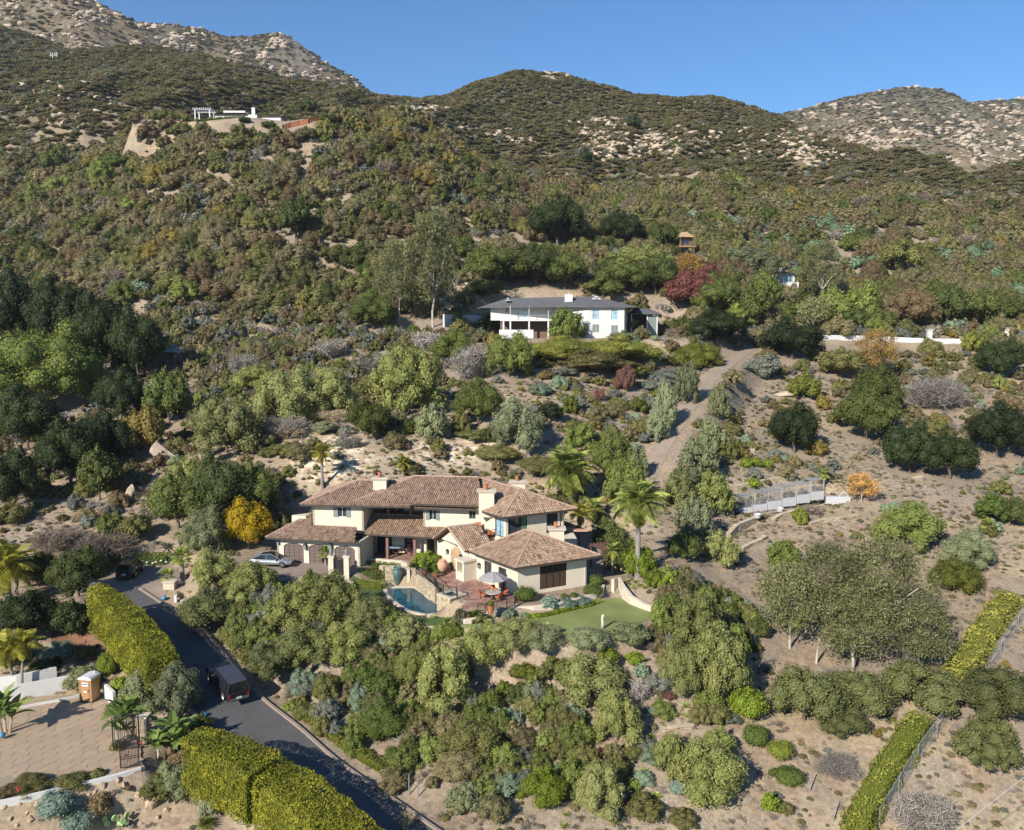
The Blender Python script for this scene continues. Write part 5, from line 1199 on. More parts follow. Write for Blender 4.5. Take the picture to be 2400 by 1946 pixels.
w3 = Wall(wp(1150, 745, YW + 6.2), wp(1310, 745, YW + 6.2)); h3_ = [hole(w3, 1184, 1193, 719, 733), hole(w3, 1212, 1235, 721, 744), hole(w3, 1285, 1292, 722, 735)]
w3.facade(wh, zE - 3.0, zE - .05, h3_, mat='whitewall'); w3.window(wh, *h3_[0], 1, False, 'whiteframe', 'glass'); w3.window(wh, *h3_[1], 2, False, 'whiteframe', 'blueglass'); w3.window(wh, *h3_[2], 1, False, 'whiteframe', 'blueglass')
d0, d1 = wp(1172, 744, YW + 3.6), wp(1305, 748, YW + 3.2)
part('deck', MB().box(d0.x, d1.x, YW + 3.2, YW + 6.3, zE - 3.15, zE - 2.9), M['whiteblue'], wh)
part('deck_wall', MB().box(d0.x, d1.x + 2, YW + 6.6, YW + 6.9, gb - 1.5, zE - 3.16), M['wood'], wh)  # dark tone paints in the shade of the recess beneath the deck
for x_ in (1180, 1196, 1240, 1285): q = wp(x_, 750, YW + 3.4); part('column', MB().box(q.x - .18, q.x + .18, YW + 3.25, YW + 3.6, gb - 1.5, zE - 3.16), M['whiteblue'], wh)
railing(wh, [(d0.x, YW + 3.3, zE - 2.9), (d1.x, YW + 3.3, zE - 2.9)], 1.0, .5, mat='whiteblue')
for x_ in (1196, 1240, 1285): q = wp(x_, 730, YW + 3.4); part('roof_post', MB().box(q.x - .06, q.x + .06, YW + 3.4, YW + 3.52, zE - 2.9, zE + .3), M['whiteblue'], wh)
ca_, cb_ = wp(1324, 690, YW + 5), wp(1342, 710, YW + 5)
cc = part('chimney', MB().box(ca_.x, cb_.x, YW + 5, YW + 6.6, zE + .2, ca_.z), M['whiteblue'], wh); part('chimney_pot', MB().box((ca_.x+cb_.x)/2 - .15, (ca_.x+cb_.x)/2 + .15, YW + 5.6, YW + 6, ca_.z, ca_.z + .6), M['rock'], cc)
for px_, w_ in ((1395, 12), (1188, 7)):
    q = PB if px_ > 1300 else PA; s_ = w_ / FPX * YW * 1.0
    g_ = part('gable_vent', MB().add([(q.x - s_, q.y - 3.2, q.z - .75), (q.x + s_, q.y - 3.2, q.z - .75), (q.x, q.y - 3.2, q.z + .02), (q.x, q.y + 1, q.z + .02)], [(0,1,2),(1,3,2),(0,2,3)]), M['whiteblue'], wh)
    for k in (-1, 0, 1): part('vent_slot', MB().box(q.x + k * .32 - .1, q.x + k * .32 + .1, q.y - 3.25, q.y - 3.21, q.z - .62, q.z - .28), M['glass'], g_)
part('garden_wall', MB().box(wp(1170,765,YW+2).x, wp(1250,770,YW+2).x, YW + 1.6, YW + 2.0, gb - 1, wp(1230,773,YW+2).z), M['whiteblue'], wh)
cpx0, cpx1 = wp(1480, 735, 197), wp(1540, 738, 197)
cp = thing('carport', 'open grey roofed carport just right of the white house', 'carport', (cpx0.x, 197, 24.6)); L_ = cpx1.x - cpx0.x; zt_ = cpx0.z - 24.6
part('roof', MB().add([(-.8,-1,zt_),(L_+.8,-1,zt_),(L_*.75,3,zt_+1.2),(L_*.25,3,zt_+1.2),(-.8,7,zt_),(L_+.8,7,zt_),(-.8,-1,zt_-.2),(L_+.8,-1,zt_-.2),(-.8,7,zt_-.2),(L_+.8,7,zt_-.2)], [(0,1,2,3),(1,5,2),(5,4,3,2),(4,0,3),(6,7,1,0),(7,9,5,1),(9,8,4,5),(8,6,0,4),(6,8,9,7)]), M['darkroof'], cp)
for x_ in (0, L_ * .62, L_): part('column', MB().box(x_ - .14, x_ + .14, -.2, .1, -.8, zt_ - .2), M['whiteblue'], cp)
part('back_wall', MB().box(0, L_, 5.6, 6, -.8, zt_ - .2), M['woodtrim'], cp); part('garage_door', MB().box(L_*.66, L_*.97, -.1, 0, -.5, zt_ - .5), M['shutterglass'], cp)
# white garden wall left of the white house
def px_wall(name, pts, h, mat, label, th=.35, drop=1.5, cat='wall'):
    P = [hit(x, y) for x, y in pts]; return low_wall(name, P, [p[2] - drop for p in P], [p[2] + h for p in P], th, mat, label, cat)
px_wall('garden_wall', ((1040,768),(1075,769),(1112,770),(1150,771)), 3.0, 'whiteblue', 'white garden wall left of the white house behind the tall gum tree')
px_wall('estate_wall', ((1930,796),(2000,798),(2060,800),(2130,803),(2165,804),(2230,806),(2290,808)), 1.15, 'whiteblue', 'long low white wall across the right side above the bare slope')
q = hit(2180, 806); ep = thing('gate_pillar', 'tall white gate pillar rising from the long white wall at the right', 'pillar', (q[0], q[1] + .6, q[2] - 1)); part('shaft', MB().box(-.5, .5, -.5, .5, 0, 4.2), M['whiteblue'], ep); part('cap', MB().box(-.62, .62, -.62, .62, 4.2, 4.4), M['whiteblue'], ep)
q = hit(2360, 800); ep = thing('gate_pillar', 'cream gate pillar by the evergreens at the right edge', 'pillar', (q[0], q[1] + .6, q[2] - 1)); part('shaft', MB().box(-.5, .5, -.5, .5, 0, 4.0), M['stucco'], ep); part('cap', MB().box(-.65, .65, -.65, .65, 4.0, 4.2), M['stoneledge'], ep)
# glass and white house among the right hand trees
q = hit(1835, 668); gh = thing('glass_fronted_house', 'white house with tall windows half hidden among the right hand trees', 'house', (q[0], q[1], q[2])); 
part('wall', MB().box(-4.5, 4.5, 3, 9, -1, 3.6), M['whiteblue'], gh); part('roof', MB().box(-5, 5, 1.6, 9.5, 3.6, 3.85), M['darkroof'], gh); part('terrace', MB().box(-4.2, 4.8, 0, 3, -1, .7), M['whiteblue'], gh); part('chimney', MB().box(-.6, .8, 4, 5, 3.85, 5.2), M['whiteblue'], gh)
for i in range(5): part('window', MB().box(-4.1 + i * 1.7, -2.8 + i * 1.7, 2.9, 2.98, .8, 3.2), M['blueglass'], gh)
for i in range(7): part('column', MB().box(-4.0 + i * 1.4, -3.85 + i * 1.4, .1, .25, .7, 2.2), M['whiteblue'], gh)
# timber pavilion
q = hit(1603, 598); pv = thing('hillside_pavilion', 'small brown timber pavilion with a tan pyramid roof above the trees', 'pavilion', (q[0], q[1], q[2] + .9)); pv.rotation_euler = (0, 0, R(12))
part('roof', MB().add([(-2.5,-2.5,4.3),(2.5,-2.5,4.3),(2.5,2.5,4.3),(-2.5,2.5,4.3),(-.8,0,6.1),(.8,0,6.1)], [(0,1,5,4),(1,2,5),(2,3,4,5),(3,0,4),(0,3,2,1)]), M['tanwood'], pv); part('wall', MB().box(-1.3, 2.0, -1.2, 2, 1.6, 4.2), M['wood'], pv)
part('deck', MB().box(-2.6, 2.6, -2.6, 2.6, 1.3, 1.55), M['tanwood'], pv); part('window', MB().box(-.9, .9, -1.27, -1.21, 2.3, 3.6), M['glass'], pv)
for x_ in (-2.3, 2.3):
    for y_ in (-2.3, 2.3): part('post', MB().box(x_-.12, x_+.12, y_-.12, y_+.12, -3, 4.3), M['wood'], pv)
# house and pergola on the spur
q = aty(560, 275, 316); th_ = thing('hilltop_house', 'low white hilltop house with red tiled roof and a small white chimney', 'house', (aty(560, 275, 322)[0], 316, 101.8))
part('wall', MB().box(-7, 8.5, 0, 8, -3, 3.1), M['whiteblue'], th_); part('roof', MB().add([(-8,-.8,3.1),(5,-.8,3.1),(5,4,4.2),(-8,4,4.2),(5,9,3.1),(-8,9,3.1)], [(0,1,2,3),(3,2,4,5),(0,3,5),(1,4,2),(0,5,4,1)]), M['tile'], th_)
part('roof', MB().box(-3.5, 4.5, -.9, 4, 3.6, 4.3), M['whiteblue'], th_, label='white flat roof section'); part('chimney', MB().box(6, 7.2, 2, 3.2, 3, 6.2), M['whiteblue'], th_)
an = part('annex', MB().box(10, 17, 1, 7, 0, 2.6), M['whiteblue'], th_); part('roof', MB().add([(9.5,.4,2.6),(17.5,.4,2.6),(17.5,4,3.6),(9.5,4,3.6),(9.5,7.6,2.6),(17.5,7.6,2.6)], [(0,1,2,3),(3,2,5,4),(0,3,4),(1,5,2),(0,4,5,1)]), M['tile'], th_)
for i in range(4): part('window', MB().box(-6 + i * 3, -4.4 + i * 3, -.06, 0, .6, 2.3), M['glass'], th_)
q = aty(480, 290, 306); pe = thing('white_pergola', 'white slatted pergola at the left end of the hilltop house', 'pergola', (q[0], 306, 100.0)); 
for x_ in (-2.6, 2.6):
    for y_ in (-2, 2): part('post', MB().box(x_-.18, x_+.18, y_-.18, y_+.18, -1, 3.6), M['whiteblue'], pe)
for y_ in (-2.2, 2.2): part('beam', MB().box(-3.3, 3.3, y_-.12, y_+.12, 3.6, 3.95), M['whiteblue'], pe)
for i in range(9): part('rafter', MB().box(-3.1 + i * .76, -2.95 + i * .76, -2.9, 2.9, 3.951, 4.2), M['whiteblue'], pe)
# rusty red fence on the crest
fp = [hit(x, y) for x, y in ((662,306),(680,300),(700,296),(722,291),(745,284))]
rf_ = thing('rusty_fence', 'rusty red panel fence along the crest of the spur', 'fence', fp[0])
for a, b in zip(fp[:-1], fp[1:]):
    a_, b_ = Vector(a) - Vector(fp[0]), Vector(b) - Vector(fp[0]); k = max(2, int((b_ - a_).length / .9)); part('post', MB().box(a_.x-.1, a_.x+.1, a_.y-.1, a_.y+.1, a_.z - .3, a_.z + 2.0), M['wood'], rf_)
    for j in range(k):
        p0, p1 = a_ + (b_ - a_) * (j / k + .02), a_ + (b_ - a_) * ((j + 1) / k - .02); dd = Vector((0, .06, 0))
        part('fence_panel', MB().add([p0, p1, p1 + Vector((0,0,1.7)), p0 + Vector((0,0,1.7)), p0 + dd, p1 + dd, p1 + dd + Vector((0,0,1.7)), p0 + dd + Vector((0,0,1.7))], [(0,1,2,3),(7,6,5,4),(0,4,5,1),(3,2,6,7),(0,3,7,4),(1,5,6,2)]), M['redfence'], rf_)
px_wall('switchback_wall', ((296,402),(318,396),(345,388)), .9, 'stoneledge', 'low pale wall along the bare cut on the left slope')
# gazebo and timber deck in the shaded canyon
q = hit(410, 862); gz_ = thing('gazebo', 'dark timber gazebo with two tier grey roof above the shaded canyon', 'gazebo', (q[0], q[1], q[2] + .3))
def ngon(r, z, n=8): return [(r * math.cos(2*math.pi*(k+.5)/n), r * math.sin(2*math.pi*(k+.5)/n), z) for k in range(n)]
part('roof', MB().add(ngon(2.15, 2.8) + ngon(.6, 3.7), [(k, (k+1) % 8, 8 + (k+1) % 8, 8 + k) for k in range(8)] + [tuple(range(8))[::-1], tuple(range(8, 16))]), M['shutterglass'], gz_)
part('cupola', MB().add(ngon(.75, 3.85) + [(0, 0, 4.5)], [(k, (k+1) % 8, 8) for k in range(8)] + [tuple(range(8))[::-1]]), M['shutterglass'], gz_)
for x_, y_, _ in ngon(1.75, 0): part('post', MB().box(x_-.09, x_+.09, y_-.09, y_+.09, -1, 2.8), M['wood'], gz_)
part('floor', MB().prism(ngon(1.9, 0), -.3, 0), M['wood'], gz_)
for k in range(8):
    if k == 5: continue
    a, b = Vector(ngon(1.75, 0)[k]), Vector(ngon(1.75, 0)[(k+1) % 8]); part('rail', MB().tube([a + Vector((0,0,.85)), b + Vector((0,0,.85))], .05, 4).tube([a + Vector((0,0,.3)), b + Vector((0,0,.3))], .04, 4).tube([a + Vector((0,0,2.3)), b + Vector((0,0,2.5))], .09, 4), M['wood'], gz_)
q = hit(330, 885); dk_ = thing('timber_deck', 'small timber viewing deck with slatted railing left of the gazebo', 'deck', (q[0], q[1], q[2] + .8)); part('floor', MB().box(-3.6, 2.2, -1.2, 2, -.25, 0), M['wood'], dk_)
for i in range(15): part('baluster', MB().box(-3.5 + i * .4, -3.38 + i * .4, -1.2, -1.12, 0, 1.05), M['wood'], dk_)
part('rail', MB().box(-3.6, 2.2, -1.22, -1.1, 1.05, 1.15), M['wood'], dk_)
for x_ in (-3.2, 1.9): part('post', MB().box(x_-.12, x_+.12, -1, -.76, -3.5, -.25), M['wood'], dk_)
q = hit(128, 145)
for i, (x_, nm) in enumerate(((122, 'left of two distant utility towers on the left ridge'), (132, 'right of two distant utility towers on the left ridge'))):
    q = hit(x_, 142); ut = thing('utility_tower', nm, 'utility tower', (q[0], q[1], q[2] - 1), 0, 'utility towers on the left ridge'); s_ = q[1] / FPX
    part('leg', MB().box(-2*s_ - .15, -2*s_ + .15, -.15, .15, 0, 17*s_ + 1), M['galv'], ut); part('leg', MB().box(2*s_ - .15, 2*s_ + .15, -.15, .15, 0, 17*s_ + 1), M['galv'], ut); part('crossarm', MB().box(-4.5*s_, 4.5*s_, -.15, .15, 14*s_, 14.8*s_), M['galv'], ut)

# ================================================================ VEHICLES
def loft(mb, secs, a=None, caps=True):
    """secs: list of rings (same count) of 3D points"""
    n = len(secs[0]); v = [p for s_ in secs for p in s_]; f = [(i*n+k, i*n+(k+1) % n, (i+1)*n+(k+1) % n, (i+1)*n+k) for i in range(len(secs)-1) for k in range(n)]
    if caps: f += [tuple(range(n))[::-1], tuple(range((len(secs)-1)*n, len(secs)*n))]
    return mb.add(v, f, a)
def ring(x, w, z0, z1, tuck=.86, r=.12):
    return [(x, -w*.9, z0), (x, -w, z0 + r), (x, -w, z1 - r*1.6), (x, -w*tuck, z1), (x, w*tuck, z1), (x, w, z1 - r*1.6), (x, w, z0 + r), (x, w*.9, z0)]
def vehicle(name, label, cat, loc, rz, L, W, H, paint, kind, roofpaint=None, tilt=0):
    t = thing(name, label, cat, loc, rz); t.rotation_euler = (0, -tilt, rz); h = L / 2; w = W / 2; b = MB(); zb = .32 if kind != 'truck' else .45
    belt = {'sedan': .86, 'suv': 1.02, 'truck': 1.12}[kind]
    prof = {'sedan': ((-h, .72, belt*.93), (-h*.96, .9, belt*1.0), (-h*.6, 1, belt*1.04), (0, 1, belt), (h*.45, 1, belt*.98), (h*.8, .95, belt*.86), (h*.96, .82, belt*.76), (h, .66, belt*.66)),
            'suv': ((-h, .86, belt*.97), (-h*.97, .95, belt), (-h*.5, 1, belt), (h*.35, 1, belt), (h*.75, .97, belt*.96), (h*.95, .88, belt*.9), (h, .78, belt*.8)),
            'truck': ((-h, .93, belt), (-h*.98, .97, belt), (-h*.4, 1, belt), (h*.3, 1, belt), (h*.8, .98, belt*.99), (h*.97, .93, belt*.95), (h, .85, belt*.88))}[kind]
    loft(b, [ring(x, w * k, zb, z) for x, k, z in prof]); bm_ = b.mesh('body', M[paint], smooth=False); body = link('body', bm_, t)
    bv = body.modifiers.new('bevel', 'BEVEL'); bv.width = .05; bv.segments = 2; bv.limit_method = 'ANGLE'; bv.angle_limit = R(25)
    # cabin: glass house and roof skin
    cab = {'sedan': ((-h*.88, .70, belt), (-h*.42, .66, H - .06), (h*.08, .66, H), (h*.50, .72, belt)), 'suv': ((-h*.97, .84, belt), (-h*.88, .74, H - .05), (h*.12, .74, H), (h*.42, .84, belt)),
           'truck': ((-h*.985, .88, belt), (-h*.90, .80, H - .02), (h*.18, .78, H - .06), (h*.40, .86, belt))}[kind]
    g = MB(); (x0_, k0, z0_), (x1_, k1, z1_), (x2_, k2, z2_), (x3_, k3, z3_) = cab
    v = [(x0_, -w*k0*1.12, z0_-.03), (x0_, w*k0*1.12, z0_-.03), (x1_, -w*k1, z1_), (x1_, w*k1, z1_), (x2_, -w*k2, z2_), (x2_, w*k2, z2_), (x3_, -w*k3*1.1, z3_-.03), (x3_, w*k3*1.1, z3_-.03)]
    g.add(v, [(1,0,2,3),(3,2,4,5),(5,4,6,7),(0,6,4,2),(1,3,5,7),(0,1,7,6)]); part('windows', g, M['carglass'], t)
    rp = roofpaint or paint; r_ = MB(); r_.box(x1_ - .05, x2_ + .05, -w*k1*.98, w*k1*.98, z1_ + .005, z1_ + .05) if kind != 'sedan' else r_.add([(x1_-.2, -w*k1*.93, z1_-.04), (x1_-.2, w*k1*.93, z1_-.04), (x2_+.1, -w*k2*.93, z2_+.02), (x2_+.1, w*k2*.93, z2_+.02), ((x1_+x2_)/2, -w*k1*.93, H+.03), ((x1_+x2_)/2, w*k1*.93, H+.03)], [(0,4,5,1),(4,2,3,5)])
    part('roof', r_, M['carglass' if kind == 'sedan' else rp], t)
    pil = MB()
    for s_ in (-1, 1):
        A_, B_, C_, D_ = [Vector((x, s_ * w * k * (1.12 if i in (0, 3) else 1.01), z)) for i, (x, k, z) in enumerate(cab)]
        pil.tube([A_, B_], .06, 4); pil.tube([B_, C_], .05, 4); pil.tube([C_, D_], .05, 4)
        for q_ in ((.36, .64) if kind != 'sedan' else (.5,)): m1 = B_.lerp(C_, q_); m0 = Vector((m1.x + .05, s_ * w * (k0 * 1.12), belt)); pil.tube([m0, m1], .045, 4)
    part('pillars', pil, M[paint], t)
    wr = .36 if kind != 'truck' else .40
    for sx_ in (-h * .60, h * .60):
        for s_ in (-1, 1):
            c_ = Vector((sx_, s_ * (w - .12), wr)); ty = MB(); seg = 18; v = []; 
            for yy, rr in ((-.13, wr * .9), (-.13, wr), (.13, wr), (.13, wr * .9)): v += [(c_.x + rr * math.cos(2*math.pi*k/seg), c_.y + yy, c_.z + rr * math.sin(2*math.pi*k/seg)) for k in range(seg)]
            ty.add(v, [(i*seg+k, i*seg+(k+1) % seg, (i+1)*seg+(k+1) % seg, (i+1)*seg+k) for i in range(3) for k in range(seg)] + [tuple(range(seg)), tuple(range(3*seg, 4*seg))[::-1]])
            wh_ = part('wheel', ty, M['rubber'], t); rm = MB(); rm.tube([(c_.x, c_.y + s_ * .125, c_.z), (c_.x, c_.y + s_ * .145, c_.z)], wr * .3, 10)
            for k in range(5): a_ = 2*math.pi*k/5; rm.tube([(c_.x, c_.y + s_ * .14, c_.z), (c_.x + wr*.62*math.cos(a_), c_.y + s_ * .14, c_.z + wr*.62*math.sin(a_))], .045, 4)
            rm.tube([(c_.x + wr*.66*math.cos(2*math.pi*k/14), c_.y + s_*.14, c_.z + wr*.66*math.sin(2*math.pi*k/14)) for k in range(15)], .03, 4); part('rim', rm, M['chrome'], wh_)
    for s_ in (-1, 1):
        part('tail_light', MB().box(-h - .02, -h + .12, s_*w*.62 - .14, s_*w*.62 + .14, belt*.70, belt*.86) if kind != 'truck' else MB().box(-h - .03, -h + .1, s_*w*.84 - .07, s_*w*.84 + .07, belt*.62, belt*.95), M['redlight'], t)
        part('headlight', MB().box(h*.93, h*.985, s_*w*.55 - .16, s_*w*.55 + .16, belt*.62, belt*.74), M['whiteblue'], t)
        part('mirror', MB().box(h*.30, h*.36, s_*w*1.0, s_*w*1.16, belt, belt + .16), M[paint], t)
    part('rear_bumper', MB().box(-h - .10, -h + .05, -w*.88, w*.88, zb - .02, zb + .2), M['chrome' if kind == 'truck' else 'gutter'], t); part('front_bumper', MB().box(h - .08, h + .04, -w*.8, w*.8, zb - .02, zb + .2), M['gutter'], t)
    part('number_plate', MB().box(-h - .13, -h - .04, -.22, .22, zb + .12 if kind == 'truck' else belt * .58, zb + .26 if kind == 'truck' else belt * .72), M['plate'], t)
    sl = MB()
    for s_ in (-1, 1):
        for q_ in (-.28, .05, .36): sl.box(h*q_ - .012, h*q_ + .012, s_*w*.995 - .006, s_*w*.995 + .006, zb + .15, belt - .1)
    part('door_seams', sl, M['gutter'], t)
    return t
pxy = atz(531, 1612, -5.45); ii = min(range(len(road_c)), key=lambda i: abs(road_c[i][1] - pxy[1])); dvec = Vector(road_c[min(ii+2, len(road_c)-1)]) - Vector(road_c[max(0, ii-2)]); zc_ = road_c[ii][2]
pxy = atz(531, 1614, zc_); truck_rz = math.atan2(dvec.y, dvec.x); truck_tilt = math.atan2(dvec.z, math.hypot(dvec.x, dvec.y))
vehicle('pickup_truck', 'dark grey pickup with a grey camper shell climbing the road between the hedges', 'truck', (pxy[0], pxy[1], zc_ + .02), truck_rz, 5.5, 2.0, 1.95, 'truckgrey', 'truck', 'truckshell', truck_tilt)
q = atz(291, 1356, -1.4); vehicle('parked_suv', 'black suv parked in the entrance court, seen from behind', 'car', (q[0], q[1] + 1.6, -1.38), R(98), 4.7, 1.95, 1.72, 'carblack', 'suv')
q = atz(636, 1328, 0); vehicle('parked_sedan', 'silver sedan parked side on in front of the garage doors', 'car', (q[0], q[1] + .3, .05), R(-4), 4.9, 1.9, 1.45, 'silver', 'sedan')
# driver with an arm out of the window
def skin_body(name, joints, edges, radii, mat, parent=None, sub=1):
    me = bpy.data.meshes.new(name); me.from_pydata([Vector(j) for j in joints], edges, []); me.materials.append(M[mat]); o = link(name, me, parent)
    sk = o.modifiers.new('skin', 'SKIN'); 
    for i, r_ in enumerate(radii): me.skin_vertices[0].data[i].radius = (r_, r_)
    me.skin_vertices[0].data[0].use_root = True; s_ = o.modifiers.new('sub', 'SUBSURF'); s_.levels = sub; s_.render_levels = sub; o.data.update(); return o
def make_skin(name, joints, edges, radii, mat, parent=None):
    me = bpy.data.meshes.new(name); me.from_pydata([Vector(j) for j in joints], edges, []); o = link(name, me, parent); me.materials.append(M[mat])
    sk = o.modifiers.new('skin', 'SKIN'); 
    if not me.skin_vertices: 
        bpy.context.view_layer.objects.active = o; bpy.ops.mesh.customdata_skin_add()
    for i, r_ in enumerate(radii): me.skin_vertices[0].data[i].radius = (r_, r_)
    me.skin_vertices[0].data[0].use_root = True; s_ = o.modifiers.new('sub', 'SUBSURF'); s_.levels = 1; s_.render_levels = 1; return o
dv = Vector((math.cos(truck_rz), math.sin(truck_rz), math.sin(truck_tilt))); lf = Vector((-math.sin(truck_rz), math.cos(truck_rz), 0)); sc_ = Vector((pxy[0], pxy[1], zc_)) + dv * .55 + lf * .45
up_ = Vector((0, 0, 1)); J = [sc_ + up_*.85, sc_ + up_*1.2, sc_ + up_*1.42, sc_ + up_*1.52, sc_ + up_*1.68, sc_ + up_*1.38 + lf*.22, sc_ + up_*1.12 + lf*.62 + dv*.1, sc_ + up_*1.22 + lf*.60 + dv*.38, sc_ + up_*1.38 - lf*.22, sc_ + up_*1.1 - lf*.25 + dv*.2, sc_ + up_*1.15 - lf*.1 + dv*.45]
pr_ = make_skin('person', J, [(0,1),(1,2),(2,3),(3,4),(2,5),(5,6),(6,7),(2,8),(8,9),(9,10)], [.16,.17,.12,.06,.10,.07,.05,.04,.07,.05,.04], 'skin'); tag(pr_, 'driver of the pickup with one bare bent arm resting out of the window', 'person')

# ================================================================ SMALLER OBJECTS
tl = thing('portable_toilet', 'tan portable toilet with a white domed roof at the back of the stamped driveway', 'portable toilet', atz(212, 1640, -6.19), R(-10)); s_ = .58
part('cabin', MB().box(-s_, s_, -s_, s_, .12, 2.12), M['toilettan'], tl); part('base', MB().box(-s_ - .03, s_ + .03, -s_ - .03, s_ + .03, 0, .119), M['gutter'], tl)
rb = MB(); n = 10; pr = [(-.66, 2.08)] + [(-.66 * math.cos(math.pi * k / n), 2.14 + .26 * math.sin(math.pi * k / n)) for k in range(n + 1)] + [(.66, 2.08)]; k = len(pr)
rb.add([(x, y, z) for y in (-.66, .66) for x, z in pr], [tuple(range(k)), tuple(range(k, 2*k))[::-1]] + [(i, k + i, k + (i+1) % k, (i+1) % k) for i in range(k)]); part('roof', rb, M['toiletwhite'], tl)
dr_ = part('door', MB().box(-.42, .42, -s_ - .035, -s_, .18, 1.98), M['toilettan'], tl); part('handle', MB().box(.28, .35, -s_ - .07, -s_ - .036, 1.0, 1.18), M['gutter'], dr_)
for a, b in ((.25, .75), (.82, 1.3)): part('door_recess', MB().box(-.32, .32, -s_ - .045, -s_ - .036, a, b), M['toilettan'], dr_)
sg = part('sign', MB().box(-.30, .30, -s_ - .05, -s_ - .036, 1.50, 1.84), M['toiletwhite'], dr_)
for i, a in enumerate((-.24, -.14, -.03, .07, .17)): part('lettering', MB().box(a, a + .07, -s_ - .056, -s_ - .051, 1.62, 1.74), M['gutter'], sg)
part('notice', MB().box(-.16, .14, -s_ - .052, -s_ - .046, .92, 1.08), M['toiletwhite'], dr_)
part('corner_ribs', MB().box(-s_ - .03, -s_ + .06, -s_ - .03, -s_ + .06, .12, 2.1).box(s_ - .06, s_ + .03, -s_ - .03, -s_ + .06, .12, 2.1), M['toilettan'], tl); part('vent_pipe', MB().tube([(.3,.35,2.0),(.3,.35,2.62)], .05, 6), M['toiletwhite'], tl)
for nm, px0, px1, pyb, h_, lb in (('far', 266, 327, 1762, 2.75, 'far leaf of the black iron driveway gate beside the stone pillar'), ('near', 283, 326, 1804, 2.35, 'near leaf of the black iron driveway gate by the white wall')):
    a, b = Vector(atz(px0, pyb, -6.15)), Vector(atz(px1, pyb - 8, -6.15)); g = thing('driveway_gate', lb, 'gate', a, 0, 'leaves of the driveway gate'); b = b - a; L = b.length; e = b.normalized(); Z = Vector((0,0,1))
    top = [e * (L * t) + Z * (h_ + .22 * math.sin(math.pi * t)) for t in [i / 8 for i in range(9)]]
    part('frame', MB().tube([Z * .1, Z * h_], .05, 4).tube([b + Z * .1, b + Z * h_], .05, 4).tube(top, .04, 4).tube([p - Z * .22 for p in top], .03, 4).tube([Z * .12, b + Z * .12], .04, 4).tube([Z * .75, b + Z * .75], .03, 4).tube([Z * .9, b + Z * .9], .03, 4), M['iron'], g)
    for i in range(1, 13): q = b * (i / 13); part('bar', MB().tube([q + Z * .12, q + Z * (h_ + .2 * math.sin(math.pi * i / 13))], .022, 4), M['iron'], g)
sp_ = atz(337, 1738, -6.0); spl = thing('stone_pillar', 'square stone gate pillar right of the iron gate', 'pillar', sp_)
for r_ in range(7):
    for s_ in range(2):
        o = r_ % 2; part('stone', MB().box(*((-.38 + s_ * .38 + .01, s_ * .38 - .01, -.38, .38) if o else (-.38, .38, -.38 + s_ * .38 + .01, s_ * .38 - .01)), r_ * .3, r_ * .3 + .285), M['fieldstone'], spl)
part('cap', MB().box(-.48, .48, -.48, .48, 2.1, 2.22), M['stoneledge'], spl)
def boulder(px, py, w, h, label, mat='rock', seed=1, cat='boulder', z=None, name='boulder'):
    X, Y, Z = hit(px, py) if z is None else atz(px, py, z); s_ = w / FPX * Y / 2; sz = h / FPX * Y; s_ *= 1.1; rg = random.Random(seed); bm = bmesh.new(); bmesh.ops.create_icosphere(bm, subdivisions=3 if w > 30 else 2, radius=1)
    pl_ = [(Vector((rg.gauss(0,1), rg.gauss(0,1), rg.gauss(0,.8))).normalized(), rg.uniform(.42,.82)) for _ in range(14)]
    for v in bm.verts:
        for n_, d_ in pl_:
            q_ = v.co.dot(n_)
            if q_ > d_: v.co -= n_ * (q_ - d_)
        v.co *= 1 + .05 * math.sin(v.co.x * 9 + seed) * math.sin(v.co.y * 8)
    me = bpy.data.meshes.new(name); bm.to_mesh(me); bm.free(); me.materials.append(M[mat]); o = link(name, me, None, (X, Y + s_ * .4, Z + sz * .25), label, cat); o.scale = (s_, s_, sz * .75); o.rotation_euler = (0, 0, rg.uniform(0, 6)); return o
boulder(382, 1092, 70, 66, 'huge pinkish boulder above the shaded canyon floor', seed=4)
boulder(303, 1170, 36, 34, 'pale boulder at the foot of the dark canyon', seed=7); boulder(768, 712, 44, 26, 'round boulder on the spur among sage', seed=9)
boulder(1430, 300, 30, 18, 'big pale boulder standing on the middle hill', 'rockpale', 3); boulder(1408, 318, 18, 9, 'smaller pale boulder left of the big hill boulder', 'rockpale', 5)
boulder(1838, 336, 20, 10, 'pale rock on the descending right ridge', 'rockpale', 8); boulder(2240, 508, 30, 12, 'pale boulder on the far right hillside', 'rockpale', 12); boulder(2170, 635, 34, 18, 'pale flat boulder above the right hand trees', 'rockpale', 13)
boulder(1841, 932, 60, 16, 'flat pale rock slab beside the light green dome shrub', 'rockpale', 14); boulder(2155, 1128, 34, 14, 'pale flat stone under the dark oaks at right', 'rockpale', 15); boulder(1550, 735, 24, 14, 'boulder beside the carport', 'rock', 16); boulder(1515, 760, 30, 18, 'rounded boulder left of the carport shrubs', 'rock', 17)
